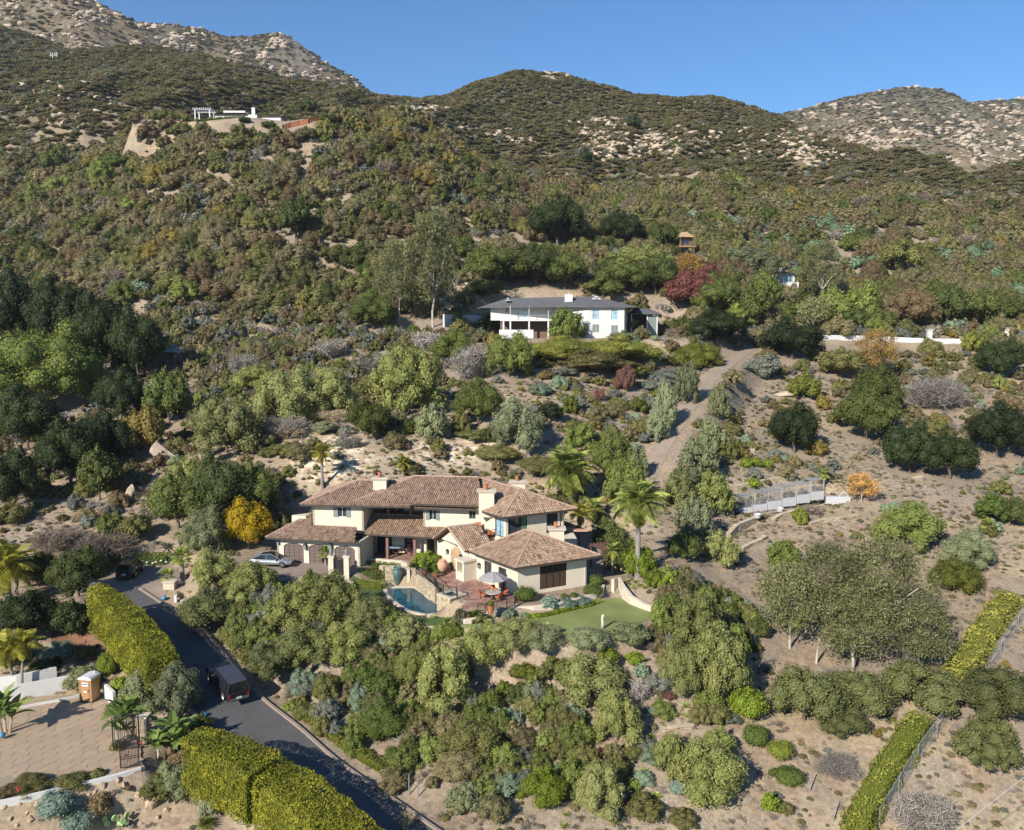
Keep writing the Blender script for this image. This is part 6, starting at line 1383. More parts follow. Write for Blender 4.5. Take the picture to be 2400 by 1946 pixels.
# garden rocks at the bottom left
rg_ = random.Random(8)
for i, (cx, cy_) in enumerate(((8,1905),(22,1925),(45,1895),(62,1912),(85,1893),(100,1880),(130,1885),(165,1875),(222,1860),(238,1852),(262,1866),(290,1850),(303,1858),(276,1838),(150,1898),(176,1888),(70,1935),(38,1940),(245,1878),(335,1880),(352,1900),(390,1905),(320,1868),(305,1925),(410,1885),(455,1880),(470,1868),(500,1890),(515,1870),(430,1855),(448,1862),(528,1850),(540,1868),(205,1872),(370,1925))):
    boulder(cx, cy_, rg_.uniform(11, 24) if i != 20 else 34, rg_.uniform(9, 18) if i != 20 else 40, 'rough honey coloured stone in the rock garden below the driveway', 'fieldstone', 30 + i, 'rock', name='garden_stone')['group'] = 'rocks of the rock garden below the driveway'
# cages on the terrace
cb0, cb1 = Vector(aty(1731, 1214, 110.0)), Vector(aty(1932, 1166, 115.0)); dcg = (cb1 - cb0); dcg.z = 0; step_ = dcg / 6; e = dcg.normalized(); rot_ = math.atan2(e.y, e.x)
pos_w = ('leftmost wire plant cage, in a white trough', 'leaning wire cage, second from the left', 'wire cage with open grey frame, third from the left', 'wire cage beside the middle, fourth from the left', 'wire cage behind the brown bush, fifth from the left', 'rightmost wire cage at the higher end of the row')
for i in range(6):
    o_ = cb0 + step_ * i; z_ = TERR_Z + .05 + i * .28; cg = thing('wire_cage', pos_w[i], 'plant cage', (o_.x, o_.y, z_ - .4), rot_, 'row of wire plant cages on the terrace'); w_ = step_.length * .93; hh = 2.1 + .08 * (i % 2); Z = Vector((0, 0, 1)); ln = .25 if i == 1 else 0
    fr = MB(); C4 = [(0, 0), (w_, 0), (w_, 1.7), (0, 1.7)]
    for (x_, y_) in C4: fr.tube([(x_, y_, .4), (x_ + ln, y_, hh + .4)], .045, 4)
    for (a, b), (c, d) in zip(C4, C4[1:] + C4[:1]): fr.tube([(a + ln, b, hh + .4), (c + ln, d, hh + .4)], .045, 4); fr.tube([(a + ln*.4, b, 1.25), (c + ln*.4, d, 1.25)], .025, 4)
    part('frame', fr, M['galv'], cg); ms = MB(); n_ = 12
    for j in range(1, n_): x_ = w_ * j / n_; ms.tube([(x_, 0, .4), (x_ + ln, 0, hh + .4)], .010, 3); ms.tube([(x_, 1.7, .4), (x_ + ln, 1.7, hh + .4)], .010, 3); ms.tube([(x_ + ln, 0, hh + .4), (x_ + ln, 1.7, hh + .4)], .014, 3)
    for j in range(1, 12): z2 = .4 + hh * j / 12; ms.tube([(ln * j / 12, 0, z2), (w_ + ln * j / 12, 0, z2)], .008, 3); ms.tube([(ln, 1.7 * j / 12, hh + .4), (w_ + ln, 1.7 * j / 12, hh + .4)], .010, 3)
    part('wire_mesh', ms, M['galv'], cg); part('trough', MB().box(.0, w_, -.1, .45, -.2, .95), M['palegrey'], cg)
for i, (x_, y_) in enumerate(((1775, 1214), (1828, 1200))): q = atz(x_, y_, TERR_Z); tr_ = thing('stone_planter', ('empty white planter tub below the leftmost cages', 'tilted white planter tub below the third cage')[i], 'planter', q, i * .5); part('tub', MB().lathe([(.35, 0), (.55, .55), (.48, .55), (.3, .2)], 10), M['palegrey'], tr_)
wt_ = thing('white_arch_trellis', 'white concrete trough with a curved hoop right of the cages', 'trough', aty(1945, 1172, 115.5)); part('trough', MB().box(-.6, 2.8, -.3, .5, -.6, .5), M['palegrey'], wt_); part('hoop', MB().tube([(1.9 + .55 * math.cos(math.pi * k / 8), 0, .5 + .6 * math.sin(math.pi * k / 8)) for k in range(9)], .07, 5), M['whiteblue'], wt_)
# patio: umbrella, table, chairs
q = atz(1156, 1404, .06); um = thing('patio_umbrella', 'grey canvas patio umbrella open over the round table', 'umbrella', q); part('pole', MB().tube([(0,0,0),(0,0,2.75)], .035, 6), M['iron'], um); n = 8; Rr = 1.55
for k in range(n):
    a0_, a1_ = 2*math.pi*k/n, 2*math.pi*(k+1)/n; v = [(0,0,2.8)]
    for r_, z_ in ((.55, 2.62), (1.1, 2.40), (Rr, 2.12)):
        for a_ in (a0_, (a0_+a1_)/2, a1_): rr = r_ * (1 if a_ != (a0_+a1_)/2 else .93); v.append((rr*math.cos(a_), rr*math.sin(a_), z_ - (.03 if a_ == (a0_+a1_)/2 else 0)))
    part('canopy_panel', MB().add(v, [(0,1,2),(0,2,3),(1,4,5,2),(2,5,6,3),(4,7,8,5),(5,8,9,6)]), M['umbrella'], um); part('rib', MB().tube([(0,0,2.72),(Rr*math.cos(a0_), Rr*math.sin(a0_), 2.09)], .014, 4), M['iron'], um)
tb = thing('patio_table', 'round speckled stone patio table under the umbrella', 'table', (q[0], q[1] - .1, .06)); part('table_top', MB().lathe([(0.05,.70),(.78,.70),(.80,.74),(.78,.78),(.05,.78)], 24), M['granite'], tb); part('pedestal', MB().lathe([(.3,0),(.12,.1),(.1,.65),(.3,.70)], 10), M['iron'], tb)
def patio_chair(loc, rz, label, group, recl=.2, h=.95, seatmat='cushion'):
    t = thing('patio_chair', label, 'chair', loc, rz, group); lg = .42
    for x_ in (-.24, .24):
        for y_ in (-.22, .22): part('leg', MB().tube([(x_, y_, 0), (x_, y_, lg)], .022, 4), M['iron'], t)
    part('seat', MB().box(-.27, .27, -.27, .27, lg, lg + .12), M[seatmat], t); part('backrest', MB().add([(-.27,.22,lg+.1),(.27,.22,lg+.1),(.27,.22+recl,h),(-.27,.22+recl,h),(-.27,.32,lg+.1),(.27,.32,lg+.1),(.27,.32+recl,h),(-.27,.32+recl,h)], [(0,1,2,3),(7,6,5,4),(0,4,5,1),(3,2,6,7),(0,3,7,4),(1,5,6,2)]), M[seatmat], t)
    for s_ in (-1, 1): part('armrest', MB().tube([(s_*.29,-.25,lg),(s_*.29,-.25,.66),(s_*.29,.25,.68),(s_*.29,.25,lg)], .022, 4), M['iron'], t)
    return t
for dx, dy, rz, lb in ((-1.05, .1, 90, 'orange cushioned chair left of the round table'), (.95, .35, -70, 'orange cushioned chair right of the round table'), (-.1, 1.1, 0, 'orange cushioned chair behind the round table'), (.55, -.75, -140, 'orange cushioned chair turned away at the front of the round table')):
    patio_chair((q[0] + dx, q[1] + dy, .06), R(rz), lb, 'orange cushioned chairs round the patio table')
for i, (x_, y_) in enumerate(((1122, 1257), (1151, 1256))):
    p_ = atz(x_, y_, deckz); t = patio_chair((p_[0], p_[1], deckz), R(180 + (8, -6)[i]), ('left orange lounge chair on the upper deck', 'right orange lounge chair on the upper deck')[i], 'orange lounge chairs on the upper deck', .35, 1.25)
    t.rotation_euler = (0, 0, R((8, -4)[i])); part('footrest', MB().box(-.27, .27, -.95, -.28, .36, .48), M['cushion'], t); part('pillow', MB().box(-.18, .18, .1, .22, .58, .85), M['whiteblue'], t); t.scale = (1.25, 1.25, 1.15)
p_ = atz(1136, 1256, deckz); st_ = thing('side_table', 'small dark side table between the two lounge chairs', 'table', p_); part('table_top', MB().lathe([(.05,.45),(.3,.45),(.3,.5),(.05,.5)], 12), M['iron'], st_); part('leg', MB().tube([(0,0,0),(0,0,.45)], .05, 6), M['iron'], st_)
# porch furniture
p_ = atz(925, 1297, .06); dt = thing('dining_table', 'glass topped dining table in the shade of the porch', 'table', p_); part('table_top', MB().box(-1.1, 1.1, -.5, .5, .72, .76), M['blueglass'], dt)
for x_ in (-.9, .9):
    for y_ in (-.4, .4): part('leg', MB().tube([(x_,y_,0),(x_,y_,.72)], .03, 4), M['iron'], dt)
for i, (dx, dy, rz) in enumerate(((-.7,-.95,180),(.3,-.95,180),(-.7,.9,0),(.4,.9,0),(1.6,0,-90))):
    patio_chair((p_[0]+dx, p_[1]+dy, .06), R(rz), 'dark metal dining chair on the porch', 'dark dining chairs on the porch', seatmat='iron')
p_ = atz(962, 1305, .06); patio_chair((p_[0], p_[1], .06), R(60), 'brown armchair beside the right porch post', 'single porch armchair', seatmat='post')
p_ = atz(872, 1297, .06); bb = thing('barbecue', 'dome lidded barbecue at the left of the porch', 'barbecue', p_, R(12)); part('body', MB().box(-.5, .5, -.35, .35, .1, .85), M['tanwood'], bb); part('lid', MB().add([( -.5 + i, -.35 + .7 * (k / 6), .86 + .38 * math.sin(math.pi * k / 6)) for i in (0, 1) for k in range(7)], [tuple(range(7)), tuple(range(7, 14))[::-1]] + [(k, 7 + k, 8 + k, k + 1) for k in range(6)]), M['galv'], bb)
p_ = atz(853, 1300, .06); bc = thing('barbecue_counter', 'tan stone barbecue counter beside the left porch post', 'counter', p_, R(12)); part('base', MB().box(-.4, .5, -.9, .9, 0, .85), M['tanwood'], bc); part('counter_top', MB().box(-.45, .55, -.95, .95, .85, .92), M['granite'], bc)
def pot(px, py, z, prof, mat, label, name='urn', cat='urn', seg=18):
    p_ = atz(px, py, z); o = link(name, MB().lathe(prof, seg).mesh(name, M[mat], smooth=True), None, p_, label, cat); return o
pot(1037, 1341, .06, [(.30,0),(.5,.25),(.62,.7),(.58,1.05),(.38,1.3),(.42,1.42),(.36,1.42),(.30,1.2)], 'paleterra', 'big pale terracotta urn by the arched doorway')
m_vase = attr_mat('glazed_teal', [(0,(.16,.33,.34)),(.5,(.25,.40,.36)),(1,(.42,.40,.27))], .35)
def vase_glaze():
    m, n, out = new_mat('teal_and_olive_glaze'); p = N(n, 'ShaderNodeBsdfPrincipled'); n.links.new(p.outputs[0], out.inputs[0]); g = coords(n)
    n.links.new(ramp(n, noise(n, 1.6, 4, g), [(.35, (.035,.085,.095)), (.52, (.07,.125,.115)), (.68, (.17,.155,.085))]), p.inputs['Base Color']); p.inputs['Roughness'].default_value = .35; return m
M['glaze'] = vase_glaze()
pot(932, 1370, -1.4, [(.22,0),(.30,.2),(.48,.8),(.58,1.25),(.55,1.6),(.36,1.85),(.44,1.95),(.36,1.95),(.28,1.7)], 'glaze', 'tall teal and olive glazed vase against the stone pool wall', 'vase', 'vase')
pot(905, 1352, -1.2, [(.2,0),(.42,.2),(.46,.4),(.3,.55),(.34,.6),(.25,.6)], 'rock', 'small squat grey stone bowl left of the tall vase', 'bowl', 'bowl')
for x_, y_, lb in ((995,1346,'left potted twisted topiary beside the pool railing'), (1021,1354,'right potted twisted topiary nearer the terracotta urn')):
    p_ = atz(x_, y_, .06); tp = thing('potted_topiary', lb, 'potted plant', p_, 0, 'potted topiaries beside the urn'); part('pot', MB().lathe([(.2,0),(.32,.45),(.36,.45),(.36,.5),(.28,.5),(.25,.4)], 12), M['terracotta'], tp)
    for i in range(4): c = crown_obj('foliage', 'ball', 'boxhedge', 'low', i % 3, tp); c.location = (.12 * math.cos(i * 2), .12 * math.sin(i * 2), .35 + i * .42); c.scale = (.36 - .05 * i,) * 2 + (.62 - .05 * i,)
p_ = atz(1150, 1436, .06); fp_ = thing('potted_plant', 'striped terracotta pot with a yellow green plant in front of the round table', 'potted plant', p_); part('pot', MB().lathe([(.26,0),(.34,.62),(.40,.64),(.40,.72),(.3,.72),(.28,.6)], 14), M['terracotta'], fp_); c = crown_obj('foliage', 'dome', 'bright', 'low', 1, fp_); c.location = (0, 0, .6); c.scale = (.5, .5, .6)
st_ = thing('garden_statue', 'slim pale abstract garden statue standing on the lawn', 'statue', atz(1412, 1473, -.8)); part('figure', MB().tube([(0,0,0),(.03,0,.5),(-.02,0,1.0),(.02,0,1.25),(.12,0,1.38),(.2,0,1.25)], [.16,.14,.12,.12,.11,.07], 8), M['stoneledge'], st_, smooth=True)
for i, (x_, y_) in enumerate(((412, 1412), (428, 1424))): q = hit(x_, y_); wpst = thing('marker_post', ('left small white marker post by the courtyard', 'right small white marker post by the courtyard')[i], 'post', q, 0, 'small white marker posts by the courtyard'); part('shaft', MB().box(-.14, .14, -.1, .1, 0, .75), M['whiteblue'], wpst); part('cap', MB().box(-.17, .17, -.13, .13, .75, .8), M['whiteblue'], wpst)
q = hit(399, 1382); mbx = thing('stone_mailbox', 'small white stone mailbox pier beside the courtyard palms', 'mailbox', q); part('pier', MB().box(-.6, .6, -.4, .4, 0, .8), M['stoneledge'], mbx); part('cap', MB().box(-.7, .7, -.5, .5, .8, .92), M['stoneledge'], mbx)
for i, (x_, y_, z_) in enumerate(((479, 1684, None), (385, 1409, None), (5, 1730, -6.1))): q = hit(x_, y_) if z_ is None else atz(x_, y_, z_); b_ = thing('blue_ball', ('blue garden ball by the road below the olive trees', 'blue garden ball beside the courtyard', 'bright blue object at the left edge of the driveway')[i], 'ball', q); part('ball', MB().lathe([(.05,0),(.2,.08),(.28,.25),(.2,.42),(.05,.5)], 10), M['bluething'], b_, smooth=True)
# overhead cables bottom right
tag(link('overhead_cable', MB().tube([aty(2560,1710,50), aty(2400,1822,49), aty(2240,1946,48), aty(2100,2060,47)], .028, 4).mesh('overhead_cable', M['cable'])), 'upper thin grey overhead cable crossing the bottom right corner', 'cable', 'overhead cables')
tag(link('overhead_cable', MB().tube([aty(2520,1830,50), aty(2400,1925,49), aty(2300,2010,48)], .028, 4).mesh('overhead_cable', M['cable'])), 'lower overhead cable in the extreme bottom right corner', 'cable', 'overhead cables')
pool_w = hit(1855, 1500); dp = thing('broken_pole', 'broken pale pole standing among the tall gum trees', 'pole', hit(1913, 1556)); part('shaft', MB().tube([(0,0,0),(.1,0,1.6),(.22,0,2.6)], [.12,.11,.09], 6), M['palebark'], dp)
# ================================================================ PLANTS THE PHOTOGRAPH SHOWS ONE BY ONE (display pixels, K converts)
GR = {'slope': 'feathery trees on the slope below the villa', 'oakL': 'dark oaks crowding the canyon on the left', 'oakW': 'oaks behind the white house', 'grove': 'trees of the right hand grove', 'row': 'grey green olive trees along the dirt trail', 'oakR': 'dark oaks on the bare right hand slope', 'gum': 'tall gum trees at the lower right'}
TREES = '''
darkoak|45|560|770|150|dark oak at the left edge, highest of the canyon oaks|oakL
darkoak|140|575|775|150|dark oak rising behind the broad light green tree|oakL
darkoak|215|610|800|140|dark oak in the middle of the canyon grove|oakL
darkoak|290|640|810|120|dark oak at the right end of the canyon grove, left of the gazebo|oakL
darkoak|60|800|960|140|dark shaded oak under the left side of the broad tree|oakL
darkoak|150|870|1030|150|dark oak directly below the broad light green tree|oakL
darkoak|30|930|1090|120|shaded oak at the left edge above the bare hollow|oakL
darkoak|225|860|990|120|black shaded oak in the depth of the canyon|oakL
oak|210|930|1060|95|lighter oak at the canyon mouth beside the bare hollow|oakL
darkoak|255|770|900|110|shaded oak below the timber deck|oakL
pepper|95|675|890|270|very broad light green tree standing in the left canyon
oak|355|770|900|100|rounded oak just below the gazebo
ochre|305|845|960|95|yellow green layered tree left of the huge boulder
willow|475|830|970|165|grey green dome tree right of the huge boulder
willow|400|960|1100|130|dull green tree right of the pale canyon boulder
oak|470|945|1120|160|broad grey green oak left of the yellow tree
oak|375|985|1130|150|broad oak above the entrance court
oak|540|965|1110|110|dark oak behind the yellow tree
olive|430|1060|1170|110|twiggy grey green tree above the big agave
yellow|520|1040|1160|115|brilliant yellow tree left of the garage
chapgreen|285|1070|1150|75|clipped leaning green hedge tree above the parked suv
oak|165|1140|1260|130|round olive green tree beside the entrance court
darkoak|60|1230|1370|150|dark spreading tree with pale limbs at the left edge
darkoak|150|1250|1350|100|dark shrubby tree below the court entrance
oak|80|1150|1240|110|shaded green tree between the left palm and the court tree
oak|235|1070|1140|70|mid green bush at the foot of the dead brush
willow|610|770|900|170|olive green tree in the middle of the brushy slope
willow|690|770|880|120|olive green tree right of the mid slope dead brush
willow|850|720|880|170|tall dull olive tree left of the pepper trees
oak|1000|790|900|115|dark round oak below the silver dead tree
olive|1085|830|965|120|grey oak standing above the villa roof
darkoak|1150|838|890|60|dark bush right of the grey oak
oak|770|830|930|105|round green tree on the slope above the villa
pepper|1065|695|800|125|light green pepper tree below the white house
pepper|950|690|770|110|drooping pepper tree behind the silver dead tree
willow|540|760|830|120|olive tree left of the mid slope trees
olive|905|840|925|80|small pale trunked tree above the villa
oak|620|410|520|95|dark oak standing alone on the bare spur
chapgreen|700|510|570|70|bright green rounded bush high on the slope
darkoak|1165|410|530|135|large dark oak high above the white house|oakW
darkoak|1300|440|525|105|round dark oak right of the high bare patch|oakW
oak|1040|510|650|140|oak behind the left end of the white house|oakW
oak|1120|510|640|130|oak behind the chimney of the white house|oakW
oak|1180|520|640|110|olive oak at the right of the oak wall|oakW
oak|1010|580|680|90|low oak at the left end of the white house|oakW
oak|1300|545|640|130|bright oak behind the right part of the white house|oakW
oak|1370|530|640|110|oak between the white house and the red tree|oakW
oak|1260|580|640|90|low green oak just above the white house roof|oakW
willow|1340|510|590|150|olive green scrub tree above the red tree|oakW
oak|1385|465|530|80|grey green oak left of the timber pavilion|oakW
maroon|1455|552|668|138|dark red leaved tree right of the white house
autumn|1440|530|600|80|thin orange topped tree behind the red tree
pepper|1185|645|715|90|round glossy green tree in front of the white house
gum|905|440|700|150|tall pale trunked gum tree left of the white house
gum|835|510|690|130|gum tree left of the tall pale trunked gum
oak|780|610|700|110|grey green tree at the foot of the gum trees
olive|1560|520|580|150|grey green spreading tree beyond the pavilion|grove
oak|1500|570|680|110|dark green tree above the twin round oaks|grove
oak|1575|590|700|85|dark tree between the glass fronted house and the round oaks|grove
pepper|1545|630|690|75|light green tree just above the left round oak|grove
gum|1715|505|655|115|tall olive gum hiding the glass fronted house|grove
gum|1700|620|700|90|pale trunked gum below the glass fronted house|grove
chapgreen|1880|500|590|95|single round pine like tree rising above the grove|grove
pepper|1740|600|690|85|light green conifer in the middle of the grove|grove
pepper|1800|590|690|85|second light green conifer of the grove, right of the middle|grove
oak|1775|640|698|90|dark green conifer at the foot of the grove|grove
deadoak|1905|600|698|105|brown leaved tree in the grove behind the gate pillar|grove
oak|1980|590|690|95|green tree right of the brown leaved tree|grove
oak|2040|600|690|95|dull green tree in the right half of the grove|grove
oak|2110|620|680|80|last green tree of the grove at the right edge|grove
oak|1600|560|655|70|olive tree in front of the blue green bushes|grove
oak|1842|645|700|75|low spreading conifer by the long white wall|grove
darkoak|1498|645|740|150|left of the two big round dark oaks above the trail
darkoak|1655|665|765|140|right of the two big round dark oaks above the trail
bright|1457|705|780|118|broad yellow green domed tree at the head of the trail
bright|2030|690|740|48|small yellow green tree at the right end of the white wall
darkoak|2090|705|800|105|dark oak at the right edge below the white wall|oakR
oak|1830|760|880|110|upper left oak of the group on the right slope|oakR
oak|1810|810|930|150|large oak in the middle of the right slope|oakR
darkoak|1660|840|960|110|dark oak right of the trail with a brown lower side|oakR
darkoak|1900|880|1000|125|dark oak at the foot of the right slope group|oakR
darkoak|1985|900|1015|120|dark oak right of the foot of the slope group|oakR
darkoak|2085|840|970|130|dark oak at the right edge above the bare slope|oakR
oak|1960|900|985|100|dense oak in the centre of the right group|oakR
bright|1680|775|840|75|bright yellow green dome on the slope right of the trail
autumn|1830|690|800|110|orange brown thicket tree under the white wall
chapgreen|1760|725|800|100|yellow green thicket left of the orange brown tree
autumn|1800|990|1060|85|orange leaved bush right of the cages
olive|1435|755|850|60|olive tree left of the trail, highest of the row|row
olive|1390|800|900|60|olive tree left of the trail, second from the top|row
olive|1375|850|930|55|olive tree left of the trail above the small round bushes|row
olive|1330|930|1010|55|lowest olive tree left of the trail|row
olive|1502|805|885|50|olive tree right of the trail, highest on that side|row
olive|1488|870|960|70|olive tree right of the trail at mid height|row
olive|1460|905|1010|90|large olive tree right of the trail|row
olive|1432|965|1045|75|olive tree at the foot of the trail|row
willow|1418|990|1080|90|dull green tree right of the trail foot|row
willow|1490|985|1090|100|dull green tree left of the cages
olive|1450|1035|1140|95|pale silvery olive tree below the cages
oak|1432|1110|1180|85|dark green bush below the pale olive tree
willow|1510|1110|1190|85|dull olive bush right of the dark green one
pepper|1280|900|1010|110|soft green pepper tree behind the date palm
pepper|1215|885|960|90|pepper tree left of the soft green one behind the palms
pepper|1305|960|1060|100|pepper tree right of the date palm
bright|1672|1055|1100|38|small yellow green round tree on the stone terrace
pepper|1895|1045|1165|150|large bright green pepper tree on the right slope
bright|1995|1165|1250|130|yellow green dome tree at the right
pepper|1640|1130|1210|90|light green tree left of the tall gums
oak|2110|1040|1110|80|grey green bush at the right edge of the bare slope
olive|2020|1110|1200|120|grey twiggy tree above the yellow green dome
gum|1730|1140|1400|300|tallest and widest of the gums|gum
gum|1650|1180|1390|190|left gum with pale trunks|gum
gum|1840|1130|1420|260|right hand gum above the spreading oaks|gum
gum|1780|1230|1450|260|front gum standing over the tangle of bare stems|gum
gum|1920|1250|1440|170|outer right gum beside the vine hedge|gum
oliveoak|1680|1390|1540|170|spreading oak at the lower left of the gums
oliveoak|1790|1400|1530|170|spreading oak directly below the gums
oliveoak|1920|1385|1520|190|oak below the outer right gum
oliveoak|1760|1470|1560|120|low oak branch dome under the spreading oaks
oliveoak|2090|1390|1560|190|large dark oak at the right edge below the vine hedge
oliveoak|2060|1500|1650|150|lower dark oak at the right edge
willow|1455|1240|1400|150|large feathery tree at the right end of the lawn|slope
willow|1500|1310|1480|150|feathery tree below the right end of the lawn|slope
willow|1420|1340|1470|110|feathery tree left of the lower lawn tree|slope
pepper|1535|1310|1400|70|bright feathery bush beside the right lawn tree|slope
citrus|1562|1440|1520|95|glossy green citrus bush near the rosette cluster
chapgreen|1500|1470|1530|60|dark low bush left of the citrus
willow|1475|1550|1710|190|twiggy olive tree in the lower middle right|slope
willow|1400|1530|1640|90|greyish tree left of the twiggy olive tree|slope
willow|1235|1370|1500|170|feathery tree in the centre of the lower slope|slope
willow|1290|1440|1580|120|darker feathery tree beside the garden path|slope
willow|1165|1370|1450|100|feathery tree left of the central one|slope
willow|930|1350|1510|150|feathery tree above the mounded shrubs|slope
willow|1010|1310|1440|130|feathery tree below the spiky cycad|slope
willow|1075|1290|1400|120|feathery tree under the left end of the lawn|slope
willow|870|1340|1460|110|feathery tree right of the low clipped hedge|slope
willow|620|1215|1340|140|feathery tree below the silver sedan|slope
willow|700|1200|1330|150|feathery tree below the garden gate|slope
willow|770|1235|1345|120|feathery tree below the clipped pool hedges|slope
willow|850|1290|1375|100|feathery tree below the swimming pool|slope
oliveoak|640|1310|1430|150|grey green oak beside the road|slope
oliveoak|570|1340|1450|110|oak overhanging the pickup|slope
willow|720|1300|1410|130|feathery tree left of the low clipped hedge|slope
oliveoak|435|1230|1340|130|rounded twiggy shrub tree on the road bend|slope
willow|450|1150|1250|110|feathery tree between the court and the sedan|slope
willow|535|1170|1270|120|airy olive tree in front of the silver sedan|slope
willow|500|1230|1290|90|grey green tree above the road bend|slope
willow|1255|1600|1730|125|feathery tree at the bottom centre|slope
bright|952|1300|1350|52|small yellow green tree below the pool
bright|1098|1380|1452|78|bright green bush in the middle of the lower slope
bright|1052|1420|1460|40|small bright green bush left of the bright green one
olive|310|1390|1500|125|grey olive tree between the hedges and the toilet
olive|375|1390|1510|120|grey olive tree beside the pickup
olive|370|1590|1690|110|grey green tree in the rock garden
olive|440|1640|1720|60|thin grey tree under the front hedge
citrus|228|1362|1425|50|yellow green round tree right of the portable toilet
citrus|255|1410|1460|45|small orange tree left of the olive trees
bluegreen|125|1340|1395|75|blue green juniper beside the bark mulch bed
olive|170|1395|1445|95|grey green olive bush above the white wall
pepper|75|385|440|50|pale feathery tree on the left slope
pepper|215|330|400|60|pale green tree on the left slope
oak|110|310|370|50|dark tree on the left slope
pepper|130|370|420|90|pale tree group on the far left slope
oak|250|320|370|70|dark tree above the pale cut bank
oak|645|205|245|42|round tree on the crest right of the hilltop house
oak|562|252|272|36|dark round tree below the hilltop house
oak|470|275|292|26|bush below the white pergola
oak|690|235|265|45|bushy tree right of the rusty fence
oak|512|244|262|28|tree in front of the hilltop house
darkoak|1135|150|164|16|right of the two small trees on the skyline
darkoak|1091|152|164|10|left of the two small trees on the skyline
darkoak|1325|240|275|32|dark lone tree beside the big hill boulder
darkoak|1225|310|345|30|dark lone tree lower left on the middle hill
darkoak|960|318|345|38|dark blue green tree on the upper spur
oak|1020|300|330|30|small green tree near the dark blue green one
bright|995|440|480|26|yellow green upright tree high above the oaks
darkoak|2000|398|415|18|tiny dark tree on the far right hill
'''
FOLIAGE_ALIAS = {'deadoak': ('chapbrown', 'oak')}
for ln in TREES.strip().split('\n'):
    p_ = ln.split('|'); m_, cx, yt, yb, w_ = p_[0], *map(float, p_[1:5]); grp = GR[p_[6]] if len(p_) > 6 else None
    sh = None
    if m_ in FOLIAGE_ALIAS: m_, sh = FOLIAGE_ALIAS[m_]
    if m_ in ('chapgreen', 'ochre', 'bluegreen') or 'very broad' in ln: sh = 'oak'
    tree(m_, cx, yt, yb, w_, p_[5], shape=sh, group=grp, name=NAMES.get(m_, 'tree'))
